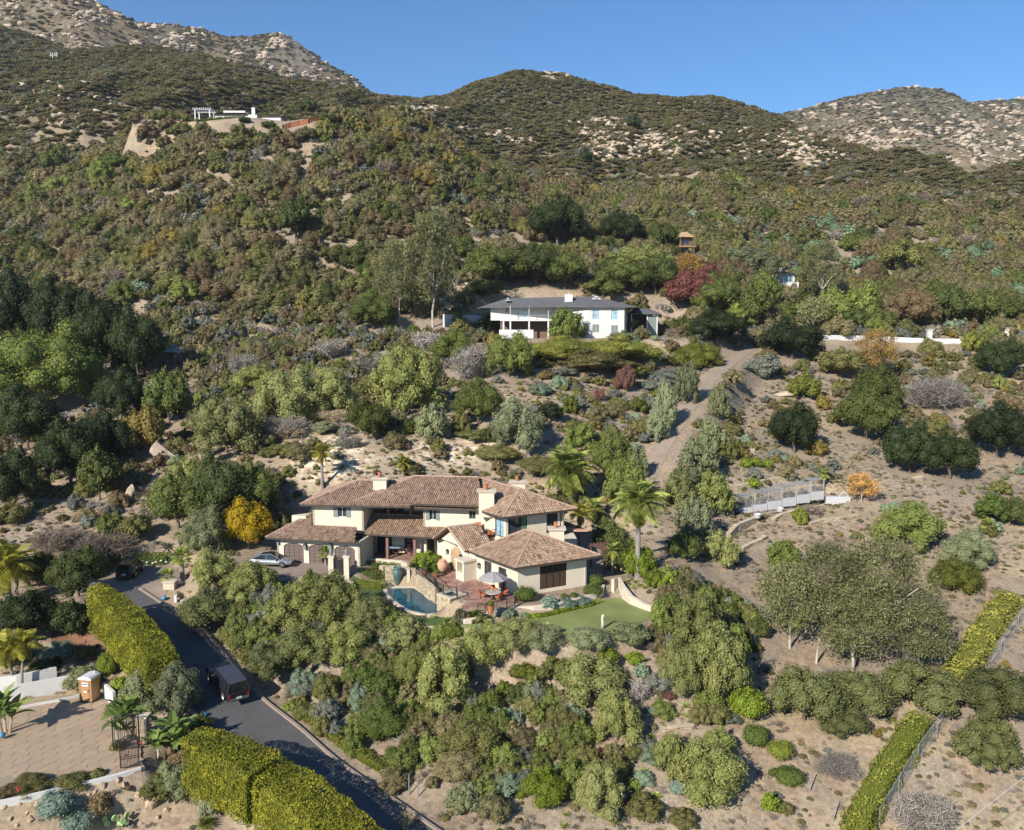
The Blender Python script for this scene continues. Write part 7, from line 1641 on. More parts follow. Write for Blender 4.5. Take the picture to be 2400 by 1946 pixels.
SHRUBS = '''
oak|1020|655|695|75|rounded bush in front of the left end of the white house|dome
chapgreen|1110|668|694|60|low bush under the white house balcony|dome
olive|1300|690|712|70|row of small bushes at the foot of the white house|dome
deadgrey|985|705|800|130|big silver leafless tree below the pepper trees|twig
deadgrey|890|680|740|90|silver leafless brush beside the gum trees|twig
deadgrey|600|860|920|120|pale leafless brush above the straw bank|twig
deadgrey|510|730|800|90|grey leafless brush on the mid slope|twig
deadgrey|700|700|760|100|grey leafless bush on the brushy slope|twig
deadgrey|760|730|790|70|grey brush left of the tall dull olive tree|twig
deadbrown|210|1100|1180|170|tangle of pale dead brush in the bare hollow|twig
deadbrown|120|1090|1150|130|brown dead brush in the shaded hollow|twig
deadgrey|1930|1650|1740|190|large grey leafless thicket at the bottom right|twig
deadgrey|1745|1570|1640|110|pale leafless thicket right of the clipped dome|twig
deadgrey|1780|1390|1470|150|tangle of bare grey stems below the gums|twig
deadgrey|1960|770|870|150|grey twiggy thicket under the right end of the white wall|twig
sage|1600|740|800|80|grey blue sage mass left of the bright green dome|dome
deadbrown|1690|1050|1085|60|bare reddish bush in front of the cages|twig
deadbrown|1180|1395|1440|60|bare bush in the lower slope centre|twig
deadgrey|1330|1410|1480|90|dead grey brush right of the central feathery tree|twig
fountain|1306|762|822|52|dark maroon bush below the white house|dome
fountain|1253|800|845|40|dull maroon bush left of the dark maroon one|twig
fountain|1400|1445|1470|34|small maroon bush near the rosette cluster|dome
fountain|1253|1560|1592|32|small dark red bush at the bottom centre|dome
bright|1193|825|870|46|yellow green bush, leftmost of the three below the white house|dome
bright|1250|838|872|44|yellow green low bush, middle of the three below the white house|dome
bright|1338|830|872|44|yellow green round bush beside the trail row|dome
chapgreen|1283|885|915|30|small dark cone bush on the bare ground above the palms|dome
chapgreen|1230|885|920|36|dark green bush behind the pepper tree|dome
palmyellow|1368|672|706|75|yellow leaved bush right of the banana plant|dome
boxhedge|1098|1226|1262|54|large clipped box dome at the front wing corner|ball
boxhedge|1248|1200|1228|34|clipped round dome at the right corner of the front wing|ball
boxhedge|1240|1222|1248|50|low clipped mound beside the brick steps|ball
boxhedge|1180|1240|1252|20|small clipped ball under the louvred window|ball
boxhedge|1200|1238|1250|20|second small clipped ball under the louvred window|ball
bluegreen|1150|1246|1272|46|blue green trailing shrub at the planter corner|dome
bluegreen|1185|1250|1266|50|blue green low shrub in the middle of the planter|dome
bluegreen|1215|1246|1262|52|blue green shrub trailing over the planter wall|dome
sagegreen|1065|1270|1290|40|silvery herb clump below the patio|dome
sagegreen|1095|1278|1292|30|grey herb clump beside the planter wall|dome
boxhedge|768|1385|1445|70|rounded end of the low clipped groundcover hedge|dome
boxhedge|805|1400|1480|90|upper part of the low clipped groundcover hedge|dome
boxhedge|805|1460|1560|115|lower part of the low clipped groundcover hedge|dome
boxhedge|825|1560|1600|50|small dark clipped dome above the road verge|ball
chapgreen|985|1510|1590|170|broad olive mounded shrub on the lower slope|dome
chap|960|1570|1640|130|grey green mounded shrub below the broad one|dome
chapgreen|1062|1590|1650|75|rounded green shrub right of the grey green mound|dome
chapgreen|910|1525|1570|60|ochre green shrub at the left of the mounds|dome
citrus|1135|1600|1705|115|dense green and ochre shrub at the bottom centre|dome
chapgreen|1168|1548|1600|58|dull green dome between the rosettes|dome
olive|975|1640|1700|100|silver green shrub beside the road verge|dome
chap|1030|1660|1736|90|brownish shrub at the bottom edge|dome
chapgreen|1345|1660|1730|100|green mound at the bottom edge right of centre|dome
chapgreen|1430|1690|1736|70|small green mound at the bottom edge|dome
sagegreen|1360|1560|1600|70|blue grey bush near the lower rosettes|dome
sagegreen|1345|1610|1650|55|blue grey bush below the first|dome
sagegreen|1530|1490|1520|50|blue grey bush under the citrus|dome
bluegreen|1420|1630|1670|50|blue green bush left of the twiggy olive tree|dome
bright|1630|1548|1602|62|clipped yellow green dome by the fence path|ball
boxhedge|1578|1515|1575|60|dark clipped bush left of the clipped yellow green dome|ball
boxhedge|1650|1605|1660|70|olive green clipped bush below the yellow green dome|ball
citrus|1608|1655|1705|45|red tipped bush at the bottom right|dome
chapgreen|1640|1675|1710|40|low red and green bush at the bottom right|dome
bluegreen|120|1655|1736|85|left of two blue green juniper mounds in the rock garden|ball
bluegreen|168|1690|1740|85|right of two blue green juniper mounds in the rock garden|ball
chapbrown|210|1660|1720|70|dark red flowered bush right of the juniper mounds|dome
chapgreen|440|1620|1690|110|shrub mass below the driveway gate|dome
chapgreen|330|1620|1680|90|dark shrub below the white wall end|dome
chapbrown|390|1555|1620|100|shrub with red flowers beside the front hedge|dome
chapgreen|60|1625|1650|110|low clipped border along the white driveway wall|dome
chapgreen|150|1618|1640|90|low green border right of the first along the driveway wall|dome
chapbrown|20|1640|1675|60|red tinged border shrub at the left edge|dome
chapgreen|205|1605|1630|40|small green shrub at the end of the driveway wall|dome
chapgreen|245|1545|1575|35|small clipped shrub behind the driveway gate|dome
chapgreen|180|1355|1385|55|green bush left of the yellow green round tree|dome
oak|95|1375|1400|80|low green bushes behind the upper white wall|dome
oak|30|1340|1400|80|shaded shrub under the two small palms|dome
oak|245|1460|1500|55|shrub right of the portable toilet|dome
oak|420|1490|1540|60|dark shrub between the olive trees and the front hedge|dome
citrus|890|1150|1190|70|large leaved yellow green bush in front of the porch|dome
citrus|912|1165|1200|55|sprawling lemon bush beside the terracotta urn|dome
chapgreen|850|1165|1192|24|upright variegated shrub on the terrace|dome
oak|1300|1110|1200|100|glossy green hedge mass behind the front wing|dome
citrus|1335|1130|1210|80|bright glossy bush at the base of the tall palm|dome
citrus|1370|1190|1235|60|bright green bush right of the tall palm|dome
oak|1270|1080|1150|80|dark green shrub behind the pergola|dome
citrus|1395|1200|1250|40|small glossy bush right of the lawn wall|dome
vine|1180|728|752|200|green gold groundcover bank below the white house, left part|dome
vine|1290|728|752|200|green gold groundcover bank below the white house, right part|dome
chapgreen|1240|750|775|180|ochre groundcover strip under the white house bank|dome
chapgreen|1320|760|785|90|groundcover patch right of the ochre strip|dome
sage|1400|770|800|110|wide patch of silver sage left of the trail|dome
sage|1370|790|815|70|silver sage clump beside the dark maroon bush|dome
sage|1180|765|785|60|silver sage clump below the groundcover bank|dome
sagegreen|1130|800|825|60|blue green clump on the slope above the villa|dome
sagegreen|1170|785|815|50|bright blue green clump beside the red flowered bush|dome
oliveoak|990|900|920|90|green groundcover patch above the villa|dome
chapgreen|1040|930|960|110|olive groundcover patch above the villa roof|dome
chapgreen|1130|950|985|110|olive groundcover mass beside the date palm|dome
chapgreen|600|925|950|90|yellow green groundcover on the bank|dome
chapgreen|560|935|955|50|ochre green bush on the bank left of the small palm|dome
olive|680|880|910|60|green aloe like shrub on the bank|dome
straw|600|880|925|90|dry straw coloured grass bank|twig
straw|690|850|880|110|dry grass bank above the green tree|twig
straw|850|1690|1736|60|dry grass on the road verge|twig
citrus|1560|955|982|30|leftmost dark citrus bush above the cages|ball
citrus|1583|955|980|26|middle dark citrus bush above the cages|ball
citrus|1606|958|982|24|rightmost dark citrus bush above the cages|ball
citrus|1548|1010|1040|32|left fruiting citrus bush beside the cages|ball
citrus|1572|1000|1035|40|right fruiting citrus bush beside the cages|ball
chapgreen|2065|1090|1125|45|green shrub beside the small fan palm at right|dome
boxhedge|2075|1030|1100|85|dark shrub at the right edge of the slope|dome
sagegreen|1870|1050|1070|60|blue green clump left of the large pepper tree|dome
chapgreen|1410|1300|1330|60|low shrub under the lawn edge|dome
olive|1130|1305|1350|120|rosemary hedge along the lower lawn edge, left part|dome
olive|1230|1310|1350|110|rosemary hedge along the lower lawn edge, middle part|dome
olive|1320|1300|1340|100|rosemary hedge along the lower lawn edge, right part|dome
citrus|1270|1350|1385|60|bright green shrub below the rosemary hedge|dome
citrus|1325|1360|1395|50|small bright green shrub right of the first below the rosemary|dome
deadbrown|1350|1330|1370|60|bare brown bush at the lawn edge|twig
chap|600|1610|1640|50|dry verge shrub by the kerb|dome
'''
for ln in SHRUBS.strip().split('\n'):
    m_, cx, yt, yb, w_, lb, sh = ln.split('|'); shrub(m_, float(cx), float(yt), float(yb), float(w_), lb, shape=sh, name='dead_shrub' if sh == 'twig' and m_ != 'straw' else 'dry_grass' if m_ == 'straw' else 'clipped_shrub' if sh == 'ball' else 'shrub')

# ---------------------------------------------------------------- hedges: swept box with leafy faces
def hedge(label, path, width, height, mat='hedge', leaf=.11, dens=1.0, cover=1.4, name='hedge', lumps=.25, cat='hedge'):
    """path: ground points; the clipped faces bulge a little and carry leaf faces"""
    P = [Vector(p) for p in path]; o0 = P[0].copy(); nr = np.random.default_rng(int(abs(o0.x * 13 + o0.y * 7)) % 9999)
    W = width if hasattr(width, '__len__') else [width] * len(P); Hh = height if hasattr(height, '__len__') else [height] * len(P)
    rows = []; tot = 0; core = MB(); L = []
    for i, p in enumerate(P):
        d = P[min(i+1, len(P)-1)] - P[max(i-1, 0)]; d.z = 0; d.normalize(); nn = Vector((-d.y, d.x, 0)); L.append((p - o0, nn, W[i], Hh[i]))
    prof = [(-.48, -.12), (-.52, .3), (-.52, .7), (-.49, .88), (-.41, .98), (-.15, 1.01), (.15, 1.01), (.41, .98), (.49, .88), (.52, .7), (.52, .3), (.48, -.12)]
    V = []; Nn = []
    segs = []
    for i in range(len(L) - 1): segs.append((L[i+1][0] - L[i][0]).length)
    per = 0; base = np.array([[[*(p + nn * (a * w_) + Vector((0, 0, b * h_)))] for a, b in prof] for p, nn, w_, h_ in L])
    Lc = [p for p, *_ in L]; sh_ = [Vector((0,0,0))] * len(L); sh_[0] = (Lc[1] - Lc[0]).normalized() * .55; sh_[-1] = (Lc[-2] - Lc[-1]).normalized() * .55
    loft(core, [[tuple(Vector(q) + sh_[i]) for q in (base[i] - np.array(L[i][0])) * np.array([.80, .80, .84]) + np.array(L[i][0])] for i in range(len(L))])
    t = thing(name, label, cat, o0); core.a = [.0] * len(core.a); cm = core.mesh('core', F[mat], attr=True)
    # leaf faces
    pts = []; nrm = []
    nq = len(prof)
    for i in range(len(L) - 1):
        for k in range(nq - 1):
            a, b, c, d = base[i, k], base[i, k+1], base[i+1, k+1], base[i+1, k]; ar = (np.linalg.norm(np.cross(b - a, d - a)) + np.linalg.norm(np.cross(b - c, d - c))) / 2
            n_ = int(ar * cover * dens / (leaf * leaf)); u, v = nr.random((n_, 1)), nr.random((n_, 1)); q = a * (1-u) * (1-v) + b * u * (1-v) + c * u * v + d * (1-u) * v
            nv = np.cross(d - a, b - a); nv /= np.linalg.norm(nv) + 1e-9
            mid = (L[i][0] + L[i+1][0]) / 2; 
            if np.dot(nv, (a + c) / 2 - np.array([mid.x, mid.y, mid.z + Hh[i] * .4])) < 0: nv = -nv
            pts.append(q); nrm.append(np.repeat(nv[None], n_, 0))
    for end, sg in ((0, -1), (-1, 1)):
        p, nn, w_, h_ = L[end]; d = (L[1][0] - L[0][0]) if end == 0 else (L[-1][0] - L[-2][0]); d = np.array(d.normalized()) * sg
        n_ = int(w_ * h_ * cover * dens / (leaf * leaf)); u, v = nr.uniform(-.5, .5, n_), nr.uniform(-.05, .97, n_)
        pts.append(np.array(p)[None] + np.array(nn)[None] * (u * w_)[:, None] + np.array([0, 0, 1.])[None] * (v * h_)[:, None]); nrm.append(np.repeat(d[None], n_, 0))
    Q = np.concatenate(pts); Nv = np.concatenate(nrm); m = len(Q)
    g = (fbm(Q[:, 0] * .9 + o0.x, Q[:, 1] * .9 + Q[:, 2] * 1.1, 4, 4) - .5); Q = Q + Nv * (g * 2 * lumps + nr.uniform(-.09, .05, m))[:, None]
    nn2 = unit(Nv + nr.normal(size=(m, 3)) * .6); tt = unit(np.cross(nn2, nr.normal(size=(m, 3)))); bb_ = np.cross(nn2, tt); sz = leaf * nr.uniform(.4, .8, (m, 1))
    Vv = np.stack([Q - tt * sz, Q + bb_ * sz * .75, Q + tt * sz, Q - bb_ * sz * .75], 1).reshape(-1, 3)
    rand = np.repeat(np.clip(nr.random(m) * .7 + g * 1.4 + .12, 0, 1), 4)
    lm = np_mesh('foliage', Vv, np.arange(4 * m).reshape(-1, 4), F[mat], rand); f = link('foliage', lm, t); f['kind'] = 'stuff'
    c_ = link('core', cm, t); cs = Vector((1, 1, 1))
    for i in range(len(P)): used_pts.append((P[i].x, P[i].y, W[i] * .6))
    return t
def shrinkfix(): pass
def top_path(pts, zt, h): return [(*atz(x * K, y * K, z)[:2], z - h) for (x, y), z in zip(pts, zt)]
hp1 = top_path([(205,1226),(235,1248),(272,1282),(307,1322),(327,1352),(340,1374)], [1.4,1.2,.6,-.3,-.9,-1.3], 3.9); hedge('tall yellow green clipped hedge between the road and the bark mulch bed', hp1, [2.0,2.4,2.8,3.0,3.0,2.8], 4.0, leaf=.12, lumps=.30, cover=2.1)
hp2 = top_path([(398,1534),(440,1545),(490,1560),(535,1585),(558,1604)], [-3.0,-3.2,-3.5,-3.9,-4.2], 3.6); hedge('rounded left section of the tall front hedge with yellow green leaves', hp2, [2.2,3.0,3.6,3.8,3.6], 3.7, leaf=.12, lumps=.30, cover=2.1)
hp3 = top_path([(572,1606),(630,1648),(690,1700),(745,1752),(800,1800)], [-4.4,-4.8,-5.4,-6.0,-6.5], 3.9); hedge('long right section of the tall front hedge running down to the bottom edge', hp3, [3.4,4.0,4.2,4.2,4.2], 4.0, leaf=.12, lumps=.30, cover=2.1)
def ground_path(pts, dz=0): return [(*hit(x, y)[:2], hit(x, y)[2] + dz) for x, y in pts]
hedge('bright green clipped hedge along the porch terrace, topmost of the three by the pool', [atz(x, y, -1.1) for x, y in ((824,1337),(860,1338),(905,1339),(942,1341))], 1.2, 1.15, 'boxhedge', .10, name='clipped_hedge', lumps=.1)
hedge('dark rounded clipped hedge in the middle above the pool lawn', [atz(x, y, -1.25) for x, y in ((826,1356),(850,1358),(880,1358),(900,1354))], 1.5, 1.15, 'oak', .10, name='clipped_hedge', lumps=.2)
hedge('yellow green low hedge, lowest of the three beside the pool lawn', [atz(x, y, -1.45) for x, y in ((815,1370),(850,1376),(880,1380),(903,1378))], 1.1, .75, 'bright', .10, name='clipped_hedge', lumps=.15)
hedge('low clipped hedge with white flowers at the back of the entrance court', [atz(x, y, -1.4) for x, y in ((318,1324),(345,1322),(375,1321),(402,1320))], 1.1, 1.3, 'boxhedge', .14, name='clipped_hedge', lumps=.12)
hedge('dark clipped hedge left of the parked suv', [atz(x, y, -1.4) for x, y in ((225,1352),(242,1340),(258,1328))], 1.4, 1.5, 'boxhedge', .14, name='clipped_hedge', lumps=.12)
hedge('vine hedge on the fence rising to the right edge, upper stretch', [hit(x * K, y * K) for x, y in ((2000,1435),(2035,1380),(2060,1335),(2085,1300),(2112,1268))], 2.3, 1.7, 'vine', .15, lumps=.5)
hedge('bright yellow green vine hedge on the fence, lower stretch', [hit(x * K, y * K) for x, y in ((1785,1760),(1820,1690),(1855,1630),(1890,1575),(1925,1530))], 2.0, 1.7, 'bright', .15, lumps=.5)
hedge('yellow green vine strip along the kerb below the oaks', [hit(x, y) for x, y in ((700,1665),(745,1705),(800,1745),(850,1780),(905,1812))], .9, .7, 'bright', .13, lumps=.4)
hedge('low green verge planting along the kerb above the pickup', [hit(x, y) for x, y in ((530,1490),(560,1525),(590,1560))], 1.6, .9, 'chapgreen', .13, lumps=.4)
hedge('strip of bright edging plants along the planter wall by the lawn', [atz(x, y, -.8) for x, y in ((1230,1450),(1280,1444),(1330,1432),(1375,1422),(1405,1412))], .6, .35, 'citrus', .09, lumps=.12)
hedge('dark green hedge mass in front of the hilltop house', [(x_, y_, gz(x_, y_)) for x_, y_ in [(aty(x, 290, 301)[0], 301) for x in (458, 490, 530, 575)]], 2.2, .6, 'boxhedge', .4, lumps=.6)
for px_, py_ in ((1980,1946),(2040,1830),(2110,1730),(2160,1640),(2230,1600),(2290,1520)): pass
ct = thing('chain_link_fence', 'grey wire fence following the vine hedge at the lower right', 'fence', hit(2060, 1946)); L_ = [hit(x + 52, y + 10) for x, y in ((2015,1946),(2060,1870),(2105,1795),(2150,1730),(2200,1650),(2262,1600),(2300,1530),(2340,1470),(2385,1410))]
for a, b in zip(L_[:-1], L_[1:]):
    a_, b_ = Vector(a) - Vector(L_[0]), Vector(b) - Vector(L_[0]); part('post', MB().tube([a_ - Vector((0,0,.3)), a_ + Vector((0,0,1.8))], .05, 5), M['galv'], ct); part('rail', MB().tube([a_ + Vector((0,0,1.75)), b_ + Vector((0,0,1.75))], .025, 4), M['galv'], ct)
    wm_ = MB(); k = 14
    for j in range(k): p0, p1 = a_ + (b_ - a_) * (j / k), a_ + (b_ - a_) * ((j + 1) / k); wm_.tube([p0, p1 + Vector((0,0,1.75))], .008, 3); wm_.tube([p1, p0 + Vector((0,0,1.75))], .008, 3)
    part('wire_mesh', wm_, M['galv'], ct)
for i, (x, y) in enumerate(((959,1866),(980,1870),(1220,1702),(1898,1858),(1954,1928))): p_ = hit(x, y); o_ = thing('fence_stake', ('left grey fence stake on the road verge', 'right grey fence stake on the road verge', 'thin white stake on the slope path', 'grey fence post beside the clipped bush', 'grey fence post at the bottom by the vine hedge')[i], 'post', p_); part('shaft', MB().tube([(0,0,-.2),(0,0,1.7)], .045, 5), M['galv'], o_)

# ---------------------------------------------------------------- palms, agaves, bananas
def frond_mesh(kind, mat):
    key = ('frond', kind, mat)
    if key in _pc: return _pc[key]
    mb = MB(); rg = random.Random(5); n = 11; pts = []
    for i in range(n + 1): t = i / n; pts.append(Vector((t * (1 - .22 * t), 0, .42 * t - .72 * t * t if kind == 'feather' else .18 * t - .5 * t * t)))
    mb.tube([pts[0], pts[3], pts[6], pts[9], pts[11]], [.018, .015, .011, .008, .004], 4, .9)
    for i in range(1, n * 3 + 1):
        t = i / (n * 3 + 1); k = t * n; j = min(n - 1, int(k)); p = pts[j].lerp(pts[j+1], k - j); l = .30 * math.sin(math.pi * min(1, .12 + t * .95)) ** .7 + .03
        for s_ in (-1, 1): d = Vector((.45, s_ * 1, -.35 - .25 * rg.random())).normalized() * l; e_ = Vector((.024, 0, 0)); mb.add([p, p + e_ * 1.3, p + d + e_ * .3, p + d * .6 - e_ * .1], [(0,1,2,3)], rg.random())
    _pc[key] = mb.mesh('frond', F[mat], attr=True); return _pc[key]
def fan_mesh(mat):
    key = ('fan', mat)
    if key in _pc: return _pc[key]
    mb = MB(); rg = random.Random(2); mb.tube([(0,0,0),(.5,0,.1)], [.02,.012], 4, .8)
    for i in range(13): a = R(-105 + 17.5 * i); d = Vector((math.cos(a), math.sin(a), -.12)) * .5; p = Vector((.5,0,.1)); q = Vector((-math.sin(a), math.cos(a), 0)) * .045; mb.add([p, p + d * .55 + q, p + d, p + d * .55 - q], [(0,1,2,3)], rg.random())
    _pc[key] = mb.mesh('frond', F[mat], attr=True); return _pc[key]
def palm(label, base, h, r, nf, mat='palm', kind='feather', trunk=.22, lean=(0, 0), skirt=0, bark='palmbark', group=None):
    t = thing('palm_tree', label, 'palm tree', base, 0, group); tm = MB(); top = Vector((lean[0], lean[1], h)); n = 10
    tm.tube([Vector((lean[0] * (i/n)**1.5, lean[1] * (i/n)**1.5, h * i / n - .3 * (i == 0))) for i in range(n + 1)], [trunk * (1.25 if i == 0 else 1.0 - .25 * i / n) * (1.05 if i % 2 else 1) for i in range(n + 1)], 8); part('trunk', tm, M[bark], t)
    rg = random.Random(int(abs(base[0] * 31 + base[1] * 17))); me = frond_mesh(kind, mat) if kind == 'feather' else fan_mesh(mat)
    for i in range(nf):
        q = i / nf; el = R(75 - 105 * q + rg.uniform(-8, 8)) if kind == 'feather' else R(80 - 120 * q + rg.uniform(-10, 10)); az = 2.4 * i + rg.uniform(-.2, .2)
        o = link('frond', me, t, top); o.rotation_euler = (rg.uniform(-.25, .25), -el, az); s_ = r * rg.uniform(.85, 1.1); o.scale = (s_, s_, s_)
    if kind == 'feather':
        me2 = frond_mesh(kind, 'palmyellow')
        for i in range(max(3, nf // 6)): o = link('frond', me2, t, top, label='yellowed hanging frond'); o.rotation_euler = (0, R(50 + rg.uniform(-8, 20)), 2.1 * i + .5); o.scale = (r * .8,) * 3
    used_pts.append((base[0], base[1], .8)); return t
def palm_px(label, cx, ybase, ycrown, rpx, nf, **kw):
    cx, ybase, ycrown, rpx = cx, ybase, ycrown, rpx; X, Y, Z = hit(cx, ybase); h = aty(cx, ycrown, Y)[2] - Z; return palm(label, (X, Y, Z), max(.4, h), rpx / FPX * Y, nf, **kw)
palm_px('big date palm with a huge arching crown right of the villa roofs', 1333, 1190, 1108, 88, 60, trunk=.42, mat='palm')
palm_px('tall slender palm with a thick grey trunk right of the villa', 1494, 1355, 1180, 92, 34, trunk=.30, mat='palm')
palm_px('left of two slim yellow green palms behind the pergola', 1359, 1290, 1205, 45, 18, trunk=.17, mat='palmyellow')
palm_px('right of two slim yellow green palms behind the pergola', 1390, 1262, 1195, 48, 18, trunk=.22, mat='palm')
palm_px('low bushy palm between the front wing and the tall palm', 1435, 1345, 1292, 32, 16, trunk=.14)
palm_px('small yellow palm at the chimney of the front wing', 1341, 1288, 1262, 24, 14, mat='palmyellow', trunk=.12)
palm_px('slim palm with a grey trunk behind the left roof of the villa', 756, 1158, 1062, 40, 18, trunk=.24, mat='palmyellow')
palm_px('small yellow palm above the main ridge of the villa', 945, 1132, 1086, 30, 15, mat='palmyellow', trunk=.12)
palm_px('small bright fan palm left of the parked suv', 263, 1318, 1278, 24, 18, kind='fan', trunk=.2)
palm_px('shaggy fan palm right of the entrance court', 428, 1360, 1308, 32, 26, kind='fan', trunk=.28)
palm_px('low fan palm in front of the shaggy one', 392, 1375, 1352, 24, 18, kind='fan', trunk=.18)
palm_px('small fan palm beside the big blue agave', 420, 1282, 1262, 18, 14, kind='fan', trunk=.15)
palm_px('small dark palm behind the parked suv', 287, 1325, 1300, 20, 14, kind='fan', trunk=.15)
palm_px('fan palm left of the garden gate on the driveway', 763, 1326, 1300, 26, 18, kind='fan', trunk=.14)
palm_px('small bushy palm on the bare slope at the right', 2312, 1255, 1230, 22, 14, kind='fan', trunk=.14)
palm_px('yellow green leafy palm beside the cages', 1930, 1150, 1112, 26, 14, trunk=.15)
palm_px('big yellowish palm at the left edge', 22, 1420, 1330, 95, 24, mat='palmyellow', trunk=.30)
palm_px('left of two small palms above the white walls', 32, 1620, 1525, 70, 18, mat='palmyellow', trunk=.13, lean=(-.2, 0))
palm_px('right of two small palms above the white walls', 52, 1626, 1512, 62, 18, mat='palmyellow', trunk=.13, lean=(.3, .2))
def leaf_blade(mat, w_=.13, droop=.5, name='leaf', seg=4):
    key = ('blade', mat, w_, droop)
    if key in _pc: return _pc[key]
    mb = MB(); V = []; 
    for i in range(seg + 1): t = i / seg; hw = w_ * math.sin(math.pi * (.12 + .86 * t)) ** .8 if i < seg else .004; x = t * (1 - .15 * t * droop); z = .05 * t - droop * .55 * t * t; V += [(x, -hw, z + hw * .35), (x, 0, z), (x, hw, z + hw * .35)]
    mb.add(V, [(3*i + k, 3*i + k + 1, 3*i + k + 4, 3*i + k + 3) for i in range(seg) for k in (0, 1)], .5); mb.a = [random.Random(3).random() for _ in mb.a]
    _pc[key] = mb.mesh(name, F[mat], attr=True); return _pc[key]
def rosette_mesh(mat, n, w_, var, spread=75):
    key = ('ros', mat, n, w_, var)
    if key in _pc: return _pc[key]
    mb = MB(); rg = random.Random(var)
    for i in range(n):
        q = i / n; el = R(88 - spread * q + rg.uniform(-6, 6)); az = 2.4 * i; l = .55 + .5 * q; m_ = Matrix.Rotation(az, 3, 'Z') @ Matrix.Rotation(-el, 3, 'Y'); c = rg.random()
        v = [m_ @ Vector(p) for p in ((0, -w_*.5, 0), (0, w_*.5, 0), (l*.45, w_, .03), (l*.45, -w_, .03), (l, 0, -.04))]; v = [p + Vector((0, 0, .12)) for p in v]; mb.add(v, [(0,1,2,3),(3,2,4)], c)
    _pc[key] = mb.mesh('rosette', F[mat], attr=True); return _pc[key]
A_ = [(400 + x / 3.18, 1400 + y / 3.18) for x, y in ((1270,820),(1355,765),(1350,805),(1335,965),(1380,995),(1780,1165),(1855,1280),(1870,1045))]
B_ = [(950 + x / 3.18, 1400 + y / 3.18) for x, y in ((210,165),(300,185),(620,205),(570,885),(675,880),(910,905),(1035,915),(365,975),(115,1055),(30,1165),(110,1265),(90,1290),(345,1480),(960,1195),(1075,1210),(1230,1240),(1195,1640),(1555,1705),(1780,1490),(1875,1505),(1770,1320),(1830,1060),(1180,1735),(1640,225),(1680,240),(1720,245),(1060,225),(1345,262))]
C_ = [(1500 + x / 2.379, 1400 + y / 2.379) for x, y in ((150,685),(200,670),(250,625),(255,675),(425,680),(60,790),(165,805),(20,985),(30,1120),(95,1120))]
D_ = [(600 + x / 4.758, 1080 + y / 4.758) for x, y in ((270,290),(340,90),(430,285),(400,250),(540,315),(350,590),(370,655),(1250,100),(1300,95),(1870,160),(1900,120))] + [(1143, 1116), (998, 912)]
E_ = [(1450 + x / 2.2537, 900 + y / 2.2537) for x, y in ((45,1050),(85,1055),(110,1075),(70,1085),(135,1085))]
F_ = [(853,1405),(866,1410),(838,1402)]
gname = {0: ('above the road verge', 'agave rosettes above the road verge'), 1: ('on the slope below the lawn', 'agave rosettes on the slope below the lawn'), 2: ('on the bare ground right of the slope trees', 'agave rosettes right of the slope trees'), 3: ('on the pale bank behind the villa', 'agave rosettes on the bank behind the villa'), 4: ('in the bed at the foot of the tall palm', 'agave rosettes at the foot of the tall palm'), 5: ('beside the pool lawn', 'agave rosettes beside the pool lawn')}
for gi, (grp_, rpx) in enumerate(((A_, 12), (B_, 13), (C_, 13), (D_, 8), (E_, 11), (F_, 10))):
    for i, (x, y) in enumerate(grp_):
        X, Y, Z = hit(x, y); s_ = 1.3 * rpx / FPX * Y * (.85 + .4 * ((i * 7) % 5) / 5); o = link('agave_rosette', rosette_mesh('rosette', 26, .10, i % 3), None, (X, Y, Z - .02)); o.scale = (s_, s_, s_); o.rotation_euler = (0, 0, i * 1.3)
        tag(o, 'pale yellow green agave rosette ' + gname[gi][0], 'agave', gname[gi][1]); used_pts.append((X, Y, s_ * .8))
def spiky(label, px, py, rpx, mat, n, w_, name='agave', cat='agave', z=None, spread=95):
    X, Y, Z = hit(px, py) if z is None else atz(px, py, z); s_ = rpx / FPX * Y; o = link(name, rosette_mesh(mat, n, w_, 7, spread), None, (X, Y, Z), label, cat); o.scale = (s_, s_, s_ * .95); used_pts.append((X, Y, s_ * .8)); return o
spiky('big blue grey agave at the back of the entrance court', 388, 1288, 28, 'sage', 46, .085)
spiky('second blue agave left of the big one', 365, 1278, 16, 'bluegreen', 34, .085); spiky('small blue agave under the yellow tree', 520, 1262, 16, 'bluegreen', 30, .05)
spiky('large dark green cycad at the patio corner by the spa', 1112, 1452, 36, 'cycad', 170, .045, 'cycad', 'cycad'); spiky('small cycad above the stone pool wall', 968, 1332, 22, 'cycad', 120, .05, 'cycad', 'cycad', .1)
spiky('yellow green cycad at the bottom left of the garden', 482, 1938, 34, 'palm', 130, .045, 'cycad', 'cycad'); spiky('spiky grey agave clump on the bank left of the villa', 640, 1110, 22, 'deadgrey', 60, .06); spiky('pale century plant high on the bank', 752, 1052, 16, 'sage', 36, .08)
spiky('green blue agave in the centre of the sage patch', 1275, 905, 12, 'sagegreen', 30, .05)
def banana(label, px, py, hpx, n=8, mat='banana', stems=3):
    X, Y, Z = hit(px, py); h = hpx / FPX * Y; t = thing('banana_plant', label, 'banana plant', (X, Y, Z)); rg = random.Random(px); me = leaf_blade(mat, .17, .7); st = MB()
    for k in range(stems):
        a = k * 2.2; p = Vector((math.cos(a) * .3, math.sin(a) * .3, 0)); q = p * 2 + Vector((0, 0, h * rg.uniform(.35, .55))); sm_ = MB().tube([p, q], [.11, .07], 6); part('stem', sm_, M['palebark'] if k % 2 else M['tanwood'], t)
        for i in range(n): o = link('leaf', me, t, q); o.rotation_euler = (rg.uniform(-.4, .4), -R(rg.uniform(20, 78)), i * 2.4 + k); s_ = h * rg.uniform(.42, .62); o.scale = (s_,) * 3
    used_pts.append((X, Y, .8))
